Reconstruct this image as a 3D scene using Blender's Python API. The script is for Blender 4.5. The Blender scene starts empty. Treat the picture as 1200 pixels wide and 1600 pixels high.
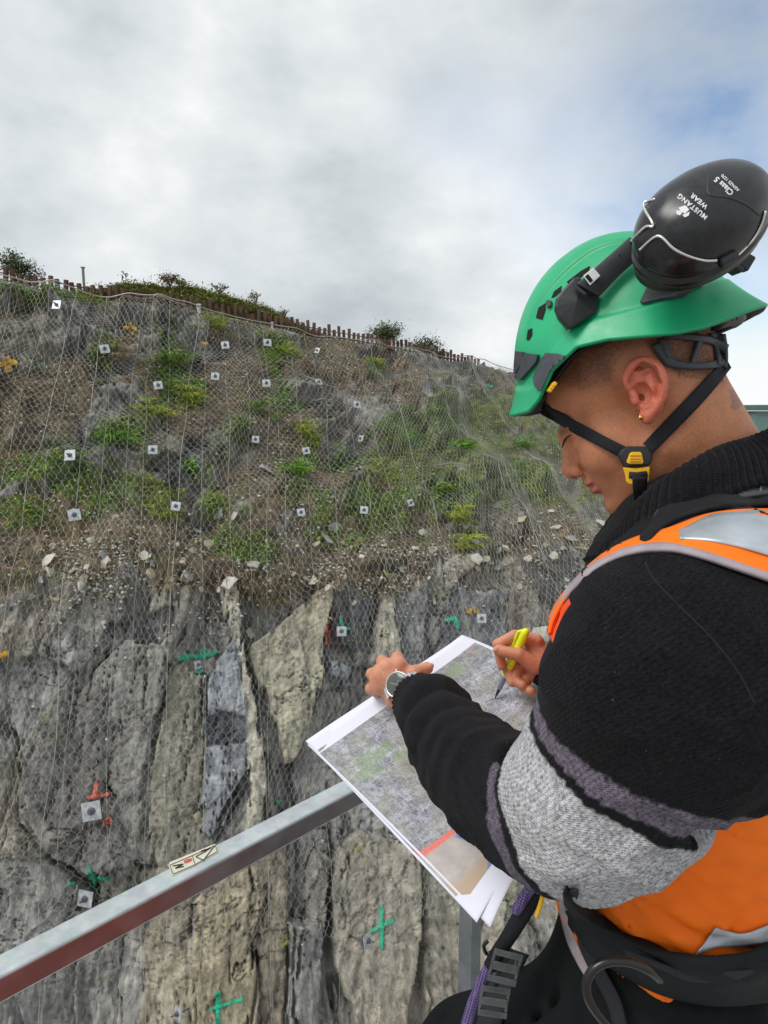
import bpy, bmesh, math, random
import numpy as np
from mathutils import Vector, Matrix
from mathutils.bvhtree import BVHTree

random.seed(7)
RNG = np.random.default_rng(7)
scene = bpy.context.scene
R = math.radians

# ---------------------------------------------------------------- camera
F = 1066.7                     # focal length in photo pixels (photo is 1200 x 1600)
HORIZON = 640.0
PITCH = math.atan((800.0 - HORIZON) / F)
CP, SP = math.cos(PITCH), math.sin(PITCH)
cam_data = bpy.data.cameras.new("camera")
cam_data.sensor_fit = 'VERTICAL'
cam_data.sensor_height = 24.0
cam_data.lens = 24.0 * F / 1600.0
cam_data.clip_start = 0.02
cam_data.clip_end = 3000.0
cam = bpy.data.objects.new("camera", cam_data)
scene.collection.objects.link(cam)
cam.location = (0, 0, 0)
cam.rotation_euler = (R(90) - PITCH, 0, 0)
scene.camera = cam

# ---------------------------------------------------------------- sky and sun
SUN_EL, SUN_AZ = R(52), R(-120)      # azimuth clockwise from +Y
world = bpy.data.worlds.new("World")
scene.world = world
world.use_nodes = True
wn, wl = world.node_tree.nodes, world.node_tree.links
wn.clear()
def WN(t, **kw):
    n = wn.new(t)
    for k, v in kw.items():
        setattr(n, k, v)
    return n
wout = WN('ShaderNodeOutputWorld')
sky = WN('ShaderNodeTexSky', sky_type='NISHITA', sun_disc=False, sun_elevation=SUN_EL, sun_rotation=SUN_AZ)
bg_sky = WN('ShaderNodeBackground'); bg_sky.inputs['Strength'].default_value = 0.14
wl.new(sky.outputs[0], bg_sky.inputs['Color'])
tc = WN('ShaderNodeTexCoord')
def pix_dir(px, py):
    v = Vector(((px - 600) / F, CP - (800 - py) / F * -SP, -SP + (800 - py) / F * CP))
    return v.normalized()
# soft cloud pattern, stretched towards the horizon like a cloud deck
mp = WN('ShaderNodeMapping'); mp.inputs['Scale'].default_value = (1.0, 1.0, 1.7)
wl.new(tc.outputs['Generated'], mp.inputs['Vector'])
n1 = WN('ShaderNodeTexNoise'); n1.inputs['Scale'].default_value = 2.3; n1.inputs['Detail'].default_value = 7; n1.inputs['Roughness'].default_value = 0.5; n1.inputs['Distortion'].default_value = 0.25
n2 = WN('ShaderNodeTexNoise'); n2.inputs['Scale'].default_value = 5.5; n2.inputs['Detail'].default_value = 8; n2.inputs['Roughness'].default_value = 0.55
wl.new(mp.outputs[0], n1.inputs['Vector']); wl.new(mp.outputs[0], n2.inputs['Vector'])
def wmath(op, a, b=None, clamp=False):
    m = WN('ShaderNodeMath', operation=op); m.use_clamp = clamp
    for i, x in enumerate((a, b)):
        if x is None: continue
        if isinstance(x, (int, float)): m.inputs[i].default_value = x
        else: wl.new(x, m.inputs[i])
    return m.outputs[0]
def blob(px, py, width):
    """1 at a direction of the sky, falling to 0 'width' (in radians) away"""
    d = pix_dir(px, py)
    vm = WN('ShaderNodeVectorMath', operation='DISTANCE')
    nv = WN('ShaderNodeVectorMath', operation='NORMALIZE')
    wl.new(tc.outputs['Generated'], nv.inputs[0]); wl.new(nv.outputs[0], vm.inputs[0]); vm.inputs[1].default_value = d
    mr = WN('ShaderNodeMapRange', interpolation_type='SMOOTHERSTEP')
    wl.new(vm.outputs['Value'], mr.inputs['Value'])
    mr.inputs['From Min'].default_value = 0; mr.inputs['From Max'].default_value = width
    mr.inputs['To Min'].default_value = 1; mr.inputs['To Max'].default_value = 0
    return mr.outputs[0]
v = wmath('ADD', wmath('MULTIPLY', wmath('SUBTRACT', n1.outputs[0], 0.5), 1.15), wmath('MULTIPLY', wmath('SUBTRACT', n2.outputs[0], 0.5), 1.3))
v = wmath('ADD', v, 0.53)
for (px, py, w, a) in SKY_BRIGHT if 'SKY_BRIGHT' in globals() else [(760, 400, .30, .42), (900, 330, .2, .2), (1180, 520, .25, .3), (1120, 200, .2, .1), (60, 220, .45, .16), (250, 120, .3, .04), (430, 330, .35, -.10), (620, 180, .4, -.08), (1180, 560, .22, .28), (500, 30, .4, .06), (880, 110, .35, -.06), (620, 420, .16, -.12), (110, 390, .25, -.05)]:
    v = wmath('ADD', v, wmath('MULTIPLY', blob(px, py, w), a))
cr = WN('ShaderNodeValToRGB')
wl.new(v, cr.inputs[0])
els = cr.color_ramp.elements
els[0].position = 0.15; els[0].color = (0.44, 0.485, 0.52, 1)
els[1].position = 0.95; els[1].color = (.88, .90, .91, 1)
e = els.new(0.5); e.color = (0.62, 0.665, 0.69, 1)
e = els.new(0.75); e.color = (0.74, 0.77, 0.79, 1)
bg_cloud = WN('ShaderNodeBackground'); bg_cloud.inputs['Strength'].default_value = 1.0
wl.new(cr.outputs[0], bg_cloud.inputs['Color'])
# gaps of blue in the deck
gap = wmath('MULTIPLY', wmath('ADD', wmath('ADD', blob(1170, 0, .22), wmath('MULTIPLY', blob(1190, 380, .22), 0.9)), wmath('ADD', wmath('MULTIPLY', blob(960, 280, .26), 0.65), wmath('MULTIPLY', blob(700, 180, .12), 0.3))), wmath('ADD', wmath('MULTIPLY', n2.outputs[0], 2.2), -0.35), True)
gap = wmath('MULTIPLY', gap, 0.95)
mixw = WN('ShaderNodeMixShader')
wl.new(gap, mixw.inputs[0]); wl.new(bg_cloud.outputs[0], mixw.inputs[1]); wl.new(bg_sky.outputs[0], mixw.inputs[2])
wl.new(mixw.outputs[0], wout.inputs['Surface'])

sun_data = bpy.data.lights.new("sun", 'SUN')
sun_data.energy = 2.0; sun_data.angle = R(28); sun_data.color = (1.0, 0.96, 0.90)
sun = bpy.data.objects.new("sun", sun_data); scene.collection.objects.link(sun)
sdir = Vector((math.sin(SUN_AZ) * math.cos(SUN_EL), math.cos(SUN_AZ) * math.cos(SUN_EL), math.sin(SUN_EL)))
sun.rotation_euler = sdir.to_track_quat('Z', 'Y').to_euler()
sun.location = (0, -5, 10)

scene.view_settings.view_transform = 'Standard'
scene.view_settings.look = 'None'
scene.view_settings.gamma = 1.0
scene.view_settings.exposure = 0.14
scene.view_settings.use_curve_mapping = False

# ---------------------------------------------------------------- helpers
COL = scene.collection
def P(px, py, d):
    """point seen at photo pixel (px, py) at distance d along the view axis"""
    x = (px - 600) / F * d
    dn = (py - 800) / F * d
    return Vector((x, d * CP - dn * SP, -d * SP - dn * CP))
def PN(px, py, d):
    px, py, d = np.broadcast_arrays(np.asarray(px, float), np.asarray(py, float), np.asarray(d, float))
    dn = (py - 800) / F * d
    return np.stack([(px - 600) / F * d, d * CP - dn * SP, -d * SP - dn * CP], -1)
def to_pix(V):
    V = np.asarray(V, float)
    dep = V[..., 1] * CP - V[..., 2] * SP
    dn = -(V[..., 1] * SP + V[..., 2] * CP)
    return V[..., 0] / dep * F + 600, dn / dep * F + 800, dep

def tag(o, label=None, cat=None, group=None, kind=None):
    if label: o['label'] = label
    if cat: o['category'] = cat
    if group: o['group'] = group
    if kind: o['kind'] = kind
    return o
def link(name, me, mats=None, parent=None, smooth=False):
    o = bpy.data.objects.new(name, me)
    COL.objects.link(o)
    if mats is not None:
        for m in (mats if isinstance(mats, (list, tuple)) else [mats]):
            me.materials.append(m)
    if parent is not None:
        o.parent = parent
        o.matrix_parent_inverse = parent.matrix_basis.inverted()
    if smooth:
        me.polygons.foreach_set('use_smooth', np.ones(len(me.polygons), bool))
    return o
def empty(name, loc, rot=(0, 0, 0)):
    o = bpy.data.objects.new(name, None)
    o.empty_display_size = 0.05
    o.location = loc; o.rotation_euler = rot
    COL.objects.link(o)
    return o
def np_mesh(name, V, Fq, attrs=None, uv=None):
    """mesh from arrays; Fq is (n,3) or (n,4)"""
    V = np.ascontiguousarray(V, np.float32); Fq = np.ascontiguousarray(Fq, np.int32)
    me = bpy.data.meshes.new(name)
    k = Fq.shape[1]
    me.vertices.add(len(V)); me.vertices.foreach_set('co', V.ravel())
    me.loops.add(Fq.size); me.loops.foreach_set('vertex_index', Fq.ravel())
    me.polygons.add(len(Fq)); me.polygons.foreach_set('loop_start', np.arange(0, Fq.size, k, dtype=np.int32))
    try: me.polygons.foreach_set('loop_total', np.full(len(Fq), k, np.int32))
    except Exception: pass
    me.update(calc_edges=True)
    if attrs:
        for nm, a in attrs.items():
            a = np.asarray(a, np.float32)
            if a.ndim == 1:
                at = me.attributes.new(nm, 'FLOAT', 'POINT'); at.data.foreach_set('value', a)
            else:
                if a.shape[1] == 3: a = np.concatenate([a, np.ones((len(a), 1), np.float32)], 1)
                at = me.attributes.new(nm, 'FLOAT_COLOR', 'POINT'); at.data.foreach_set('color', a.ravel())
    if uv is not None:
        ul = me.uv_layers.new(name='UVMap')
        ul.data.foreach_set('uv', np.asarray(uv, np.float32)[Fq.ravel()].ravel())
    return me
def bm_obj(name, bm, mats, parent=None, smooth=False, bevel=0, seg=2):
    me = bpy.data.meshes.new(name); bm.normal_update(); bm.to_mesh(me); bm.free()
    o = link(name, me, mats, parent, smooth)
    if bevel:
        b = o.modifiers.new('bevel', 'BEVEL'); b.width = bevel; b.segments = seg; b.limit_method = 'ANGLE'; b.angle_limit = R(35)
    return o
def grid_faces(nu, nv, closed_u=False):
    """faces of a (nu x nv) grid, index = i*nv + j"""
    iu = np.arange(nu if closed_u else nu - 1); jv = np.arange(nv - 1)
    I, J = np.meshgrid(iu, jv, indexing='ij'); I2 = (I + 1) % nu
    return np.stack([I * nv + J, I2 * nv + J, I2 * nv + J + 1, I * nv + J + 1], -1).reshape(-1, 4)

# value noise ------------------------------------------------------------
def _hash(ix, iy, iz, seed):
    h = (ix.astype(np.int64) * 374761393 + iy.astype(np.int64) * 668265263 + iz.astype(np.int64) * 2147483647 + seed * 1274126177) & 0xffffffff
    h = ((h ^ (h >> 13)) * 1274126177) & 0xffffffff
    h = (h ^ (h >> 16)) & 0xffffffff
    return h.astype(np.float64) / 4294967295.0
def vnoise(x, y, z=0.0, seed=0):
    x, y, z = np.broadcast_arrays(np.asarray(x, float), np.asarray(y, float), np.asarray(z, float))
    ix, iy, iz = np.floor(x), np.floor(y), np.floor(z)
    fx, fy, fz = x - ix, y - iy, z - iz
    fx, fy, fz = [t * t * (3 - 2 * t) for t in (fx, fy, fz)]
    r = 0
    zs = (0, 1) if np.any(fz > 0) else (0,)
    for dx in (0, 1):
        for dy in (0, 1):
            for dz in zs:
                w = (fx if dx else 1 - fx) * (fy if dy else 1 - fy) * ((fz if dz else 1 - fz))
                r = r + w * _hash(ix + dx, iy + dy, iz + dz, seed)
    return r * 2 - 1
def fbm(x, y, z=0.0, oct=4, seed=0, gain=0.5, lac=2.03):
    a, s, t = 1.0, 0, 0
    for o in range(oct):
        s = s + a * vnoise(np.asarray(x) * lac ** o + o * 17.3, np.asarray(y) * lac ** o + o * 5.1, np.asarray(z) * lac ** o, seed + o)
        t += a; a *= gain
    return s / t
def sstep(a, b, x):
    t = np.clip((np.asarray(x, float) - a) / (b - a), 0, 1)
    return t * t * (3 - 2 * t)
def voronoi(x, y, seed=0, jitter=0.9, full=False):
    """returns cell id random (0..1), distance to the border"""
    ix, iy = np.floor(x), np.floor(y)
    b1 = np.full(x.shape, 9.0); b2 = np.full(x.shape, 9.0); rid = np.zeros(x.shape); ox = np.zeros(x.shape); oy = np.zeros(x.shape)
    for dx in (-1, 0, 1):
        for dy in (-1, 0, 1):
            cx, cy = ix + dx, iy + dy
            jx = cx + 0.5 + (_hash(cx, cy, cx * 0, seed) - .5) * jitter
            jy = cy + 0.5 + (_hash(cx, cy, cx * 0 + 3, seed) - .5) * jitter
            d = np.hypot(x - jx, y - jy)
            h = _hash(cx, cy, cx * 0 + 7, seed)
            closer = d < b1
            b2 = np.where(closer, b1, np.minimum(b2, d))
            rid = np.where(closer, h, rid); ox = np.where(closer, x - jx, ox); oy = np.where(closer, y - jy, oy)
            b1 = np.where(closer, d, b1)
    if full: return rid, b2 - b1, ox, oy
    return rid, b2 - b1
def poly_sd(px, py, poly):
    """signed distance (pixels) to a polygon, positive inside"""
    x, y = np.asarray(px, float), np.asarray(py, float)
    best = np.full(x.shape, 1e9); inside = np.zeros(x.shape, bool)
    n = len(poly)
    for i in range(n):
        x0, y0 = poly[i]; x1, y1 = poly[(i + 1) % n]
        dx, dy = x1 - x0, y1 - y0
        t = np.clip(((x - x0) * dx + (y - y0) * dy) / (dx * dx + dy * dy + 1e-9), 0, 1)
        best = np.minimum(best, np.hypot(x - x0 - t * dx, y - y0 - t * dy))
        if y0 != y1:
            c = ((y0 > y) != (y1 > y)) & (x < (x1 - x0) * (y - y0) / (y1 - y0) + x0)
            inside ^= c
    return np.where(inside, best, -best)
def line_d(px, py, pts):
    best = np.full(np.shape(px), 1e9)
    for (x0, y0), (x1, y1) in zip(pts[:-1], pts[1:]):
        dx, dy = x1 - x0, y1 - y0
        t = np.clip(((px - x0) * dx + (py - y0) * dy) / (dx * dx + dy * dy + 1e-9), 0, 1)
        best = np.minimum(best, np.hypot(px - x0 - t * dx, py - y0 - t * dy))
    return best

# materials --------------------------------------------------------------
class M:
    """small node-material builder"""
    def __init__(s, name, color=(.5, .5, .5), rough=.6, metal=0, spec=.5):
        s.m = bpy.data.materials.new(name); s.m.use_nodes = True
        s.n, s.l = s.m.node_tree.nodes, s.m.node_tree.links
        s.b = s.n['Principled BSDF']
        s.b.inputs['Base Color'].default_value = (*color, 1); s.b.inputs['Roughness'].default_value = rough
        s.b.inputs['Metallic'].default_value = metal; s.b.inputs['Specular IOR Level'].default_value = spec
        s.base = None
    def N(s, t, ins=None, **kw):
        n = s.n.new(t)
        for k, v in kw.items(): setattr(n, k, v)
        for k, v in (ins or {}).items():
            if hasattr(v, 'is_output') or isinstance(v, bpy.types.NodeSocket): s.l.new(v, n.inputs[k])
            else: n.inputs[k].default_value = v
        return n
    def obj(s): return s.N('ShaderNodeTexCoord').outputs['Object']
    def uv(s): return s.N('ShaderNodeTexCoord').outputs['UV']
    def map(s, vec, scale=(1, 1, 1), rot=(0, 0, 0)):
        return s.N('ShaderNodeMapping', {'Vector': vec, 'Scale': scale, 'Rotation': rot}).outputs[0]
    def noise(s, vec, scale, detail=4, rough=.55, dist=0):
        return s.N('ShaderNodeTexNoise', {'Vector': vec, 'Scale': scale, 'Detail': detail, 'Roughness': rough, 'Distortion': dist}).outputs[0]
    def mr(s, v, a, b, c=0, d=1):
        return s.N('ShaderNodeMapRange', {'Value': v, 'From Min': a, 'From Max': b, 'To Min': c, 'To Max': d}).outputs[0]
    def math(s, op, a, b=0.0):
        n = s.N('ShaderNodeMath', operation=op)
        for i, x in enumerate((a, b)):
            if isinstance(x, (int, float)): n.inputs[i].default_value = x
            else: s.l.new(x, n.inputs[i])
        return n.outputs[0]
    def mix(s, fac, a, b, mode='MIX'):
        n = s.N('ShaderNodeMix', data_type='RGBA', blend_type=mode)
        for k, x in ((0, fac), (6, a), (7, b)):
            if isinstance(x, (int, float)): n.inputs[k].default_value = x
            elif isinstance(x, tuple): n.inputs[k].default_value = (*x, 1) if len(x) == 3 else x
            else: s.l.new(x, n.inputs[k])
        return n.outputs[2]
    def attr(s, name): return s.N('ShaderNodeAttribute', attribute_name=name)
    def color(s, c): s.l.new(c, s.b.inputs['Base Color']); return s
    def rough(s, c): s.l.new(c, s.b.inputs['Roughness']); return s
    def bump(s, h, strength=.5, dist=.01):
        bn = s.N('ShaderNodeBump', {'Height': h, 'Strength': strength, 'Distance': dist})
        prev = s.b.inputs['Normal'].links
        if prev: s.l.new(prev[0].from_socket, bn.inputs['Normal'])
        s.l.new(bn.outputs[0], s.b.inputs['Normal']); return s
def simple_mat(name, color, rough=.6, metal=0, var=.25, scale=8, bump=0, bscale=60, bdist=.002, spec=.5):
    m = M(name, color, rough, metal, spec)
    o = m.obj(); n = m.noise(o, scale, 5)
    dark = tuple(c * (1 - var) for c in color); lite = tuple(min(1, c * (1 + var)) for c in color)
    m.color(m.mix(m.mr(n, .3, .7), dark, lite))
    if bump: m.bump(m.noise(o, bscale, 4), bump, bdist)
    return m.m

# mesh bits --------------------------------------------------------------
def tube(bm, pts, r, seg=8, cap=True, flat=None):
    """tube along points; r number or list; flat=(a) squashes the second axis"""
    pts = [Vector(p) for p in pts]; n = len(pts)
    rr = r if isinstance(r, (list, tuple)) else [r] * n
    rings = []; prev = None
    for i, p in enumerate(pts):
        t = (pts[min(i + 1, n - 1)] - pts[max(i - 1, 0)]).normalized()
        if prev is None:
            a = t.orthogonal().normalized()
        else:
            a = (prev - t * prev.dot(t)).normalized()
        prev = a; b = t.cross(a)
        fl = flat or 1
        rings.append([bm.verts.new(p + (a * math.cos(k * 2 * math.pi / seg) + b * fl * math.sin(k * 2 * math.pi / seg)) * rr[i]) for k in range(seg)])
    for A, B in zip(rings[:-1], rings[1:]):
        for k in range(seg):
            bm.faces.new((A[k], A[(k + 1) % seg], B[(k + 1) % seg], B[k]))
    if cap:
        bm.faces.new(list(reversed(rings[0]))); bm.faces.new(rings[-1])
    return rings
def box(bm, c, sx, sy, sz, mat=None):
    mtx = Matrix.Translation(c) @ (mat.to_4x4() if mat is not None else Matrix.Identity(4)) @ Matrix.Diagonal((sx, sy, sz, 1))
    return bmesh.ops.create_cube(bm, size=1, matrix=mtx)['verts']
def wires(P0, P1, r):
    """many thin 3-sided prisms as arrays"""
    D = P1 - P0; L = np.linalg.norm(D, axis=1, keepdims=True) + 1e-9; D = D / L
    up = np.tile(np.array([[.13, .91, .39]]), (len(D), 1))
    A = np.cross(D, up); A /= np.linalg.norm(A, axis=1, keepdims=True) + 1e-9
    B = np.cross(D, A)
    V = []
    rr = np.asarray(r, float).reshape(-1, 1) if np.ndim(r) else r
    for base in (P0, P1):
        for k in range(3):
            an = k * 2 * math.pi / 3
            V.append(base + (A * math.cos(an) + B * math.sin(an)) * rr)
    V = np.stack(V, 1).reshape(-1, 3)
    o = np.arange(len(P0))[:, None] * 6
    Fq = np.concatenate([o + np.array([k, (k + 1) % 3, 3 + (k + 1) % 3, 3 + k]) for k in range(3)], 0)
    return V, Fq

# =============================================================== ROCK CUTTING
GROUND_Z = -12.0
# control lines of the cutting: c runs along the crest (photo x of the crest)
cK  = np.array([-420, -300, 0, 150, 300, 400, 500, 600, 700, 800, 900, 1000, 1120], float)
TY  = np.array([400, 408, 440, 467, 487, 506, 526, 542, 562, 583, 606, 628, 637], float)
TD  = np.array([14.5, 15, 16.5, 17.2, 18, 19.5, 21.5, 24, 28, 33, 42, 60, 120], float)
LX  = np.array([-760, -560, -130, 75, 300, 435, 575, 740, 900, 1040, 1180, 1330, 1500], float)
LY  = np.array([900, 895, 890, 893, 898, 900, 893, 885, 868, 845, 810, 760, 700], float)
LD  = np.array([11.2, 11.4, 12, 12.4, 13, 13.4, 14, 15, 17, 20, 26, 38, 80], float)
BX  = np.array([-1300, -1000, -330, -30, 300, 500, 720, 960, 1190, 1400, 1600, 1850, 2100], float)
BD0 = np.array([8.4, 8.6, 9.2, 9.6, 10.0, 10.4, 11.0, 12.0, 14.0, 17.5, 23.5, 35.0, 76.0], float)
def pline(px, d, z):
    """point in the vertical plane of photo column px at depth ~d with height z"""
    # solve for dn so that z = -d SP - dn CP
    dn = (-z - d * SP) / CP
    return np.stack([(px - 600) / F * d, d * CP - dn * SP, np.full_like(d, z)], -1)
NC = 860
cc = np.interp(np.linspace(0, 1, NC), [0, .10, .93, 1], [-420, -120, 860, 1120])
ip = lambda K: np.interp(cc, cK, K)
def smooth1(a, n=9):
    k = np.hanning(n + 2)[1:-1]; k /= k.sum()
    ap = np.concatenate([np.full((n,) + a.shape[1:], 1) * a[:1], a, np.full((n,) + a.shape[1:], 1) * a[-1:]], 0)
    return np.apply_along_axis(lambda v: np.convolve(v, k, 'same'), 0, ap)[n:-n]
Tl = smooth1(PN(cc, ip(TY), ip(TD)), 41)
Ll = smooth1(PN(ip(LX), ip(LY), ip(LD)), 41)
Bl = smooth1(pline(ip(BX), ip(BD0), GROUND_Z - 0.3), 41)
# the crest pixels are kept after smoothing
NU_, NL_ = 250, 400
tU = np.linspace(0, 1, NU_)[:, None, None]      # crest -> ledge
up_ = Tl[None] * (1 - tU) + Ll[None] * tU
ln = np.linspace(0, 1, NL_ + 1)[1:]; ln = np.interp(ln, [0, .86, 1], [0, .66, 1])[:, None, None]
lo_ = Ll[None] * (1 - ln) + Bl[None] * ln
BASE = np.concatenate([up_, lo_], 0)            # rows from crest to foot
NR = BASE.shape[0]
gpx, gpy, gd = to_pix(BASE)
# metre coordinates
S_ = np.concatenate([[0], np.cumsum(np.linalg.norm(np.diff(Ll, axis=0), axis=1))])
S = np.tile(S_[None], (NR, 1))
rowlen = np.linalg.norm(np.diff(BASE, axis=0), axis=2)
T = np.concatenate([np.zeros((1, NC)), np.cumsum(rowlen, 0)], 0)      # metres down from the crest
Tled = T[NU_ - 1][None]
du = np.gradient(BASE, axis=1); dv = np.gradient(BASE, axis=0)
NRM = np.cross(du, dv); NRM /= np.linalg.norm(NRM, axis=2, keepdims=True) + 1e-9
if (NRM[NR // 2, NC // 2] @ BASE[NR // 2, NC // 2]) > 0: NRM = -NRM
for _ in range(25):                              # soften normals across the ledge
    NRM[1:-1] = (NRM[:-2] + NRM[1:-1] + NRM[2:]) / 3
NRM /= np.linalg.norm(NRM, axis=2, keepdims=True)

lower = sstep(-.25, .25, T - Tled + fbm(S * .7, T * .3, seed=3) * 1.1 + fbm(S * 2.2, T * 1.5, seed=4) * .3)
# --- rock relief -------------------------------------------------------
wx = S + fbm(S * .7, T * .5, seed=11) * .45; wt = T + fbm(S * .5, T * .4, seed=12) * .8
disp = fbm(S * .35, T * .3, seed=1, oct=3) * .45
# slab layers : long upright panels standing at different depths
skew = wx + (T - Tled) * 0.10
r1, e1, x1_, y1_ = voronoi(skew / 1.05, wt / 6.0, seed=5, full=True)
r2, e2, x2_, y2_ = voronoi(skew / .42 + 9, wt / 2.0, seed=6, full=True)
r3, e3, x3_, y3_ = voronoi((wx + wt * .35) / .20, wt / .55, seed=8, full=True)
slab = (r1 - .5) * .55 + (r2 - .5) * .16 + (r3 - .5) * .04 + ((r1 * 13.7) % 1 - .5) * .75 * x1_ + ((r1 * 5.3) % 1 - .5) * .5 * y1_ + ((r2 * 11.3) % 1 - .5) * .34 * x2_ + ((r2 * 7.9) % 1 - .5) * .22 * y2_ + ((r3 * 9.9) % 1 - .5) * .12 * x3_ + ((r3 * 3.3) % 1 - .5) * .10 * y3_
slab -= .12 * np.exp(-(e1 / .02) ** 2) * (r2 > .35) + .04 * np.exp(-(e2 / .03) ** 2) * (r3 > .5)
# each panel tilts a little

fine = fbm(S * 2.6, T * .8, seed=21, oct=5, gain=.5) * .075 + fbm(S * 9, T * 3, seed=22, oct=3, gain=.5) * .018
fine -= np.abs(fbm(S * 1.4 + T * .5, T * .35, seed=25, oct=4)) ** .6 * .10
# upper slope : blocky outcrops with soil between
ru, eu, xu_, yu_ = voronoi((S + wt * .4) / .80, wt / .9, seed=15, full=True)
ru2, eu2, xv_, yv_ = voronoi((S - wt * .3) / .26, wt / .30, seed=16, full=True)
out = sstep(.05, .35, fbm(S * .55, T * .55, seed=31, oct=4) + sstep(1.6, .3, T) * .25)   # outcrop mask
upd = out * ((ru - .4) * .50 + (ru2 - .5) * .14 + ((ru * 7.7) % 1 - .5) * .7 * xu_ + ((ru * 3.7) % 1 - .2) * .6 * yu_ + ((ru2 * 5.7) % 1 - .5) * .22 * xv_ + ((ru2 * 9.7) % 1 - .3) * .2 * yv_) + fbm(S * 1.1, T * 1.1, seed=33, oct=5, gain=.55) * .32 + fbm(S * 6, T * 6, seed=34, oct=4, gain=.6) * .06
disp = disp + lower * (slab + fine) + (1 - lower) * upd

GREY = np.array([.30, .29, .27]); TAN = np.array([.42, .375, .275]); DARK = np.array([.10, .10, .105]); PALE = np.array([.40, .41, .42])
SOIL = np.array([.140, .118, .090]); WARM = np.array([.30, .26, .20])
def lerp(a, b, t): return a + (b - a) * t[..., None]
col = np.broadcast_to(GREY, BASE.shape).copy()
col = lerp(col, TAN, sstep(.45, .8, r1) * .6 * sstep(-.2, .3, fbm(S * .8, T * .35, seed=41)))
col = lerp(col, DARK, sstep(.2, .55, fbm(S * 1.7, T * .7, seed=42, oct=5)) * .75)
col = lerp(col, WARM, sstep(.1, .5, fbm(S * .6 + 8, T * .5, seed=43, oct=4)) * .6)
col = lerp(col, PALE, sstep(.25, .55, fbm(S * 2.2 + T, T * 2.2 - S * .7, seed=44, oct=5)) * .45)

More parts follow.
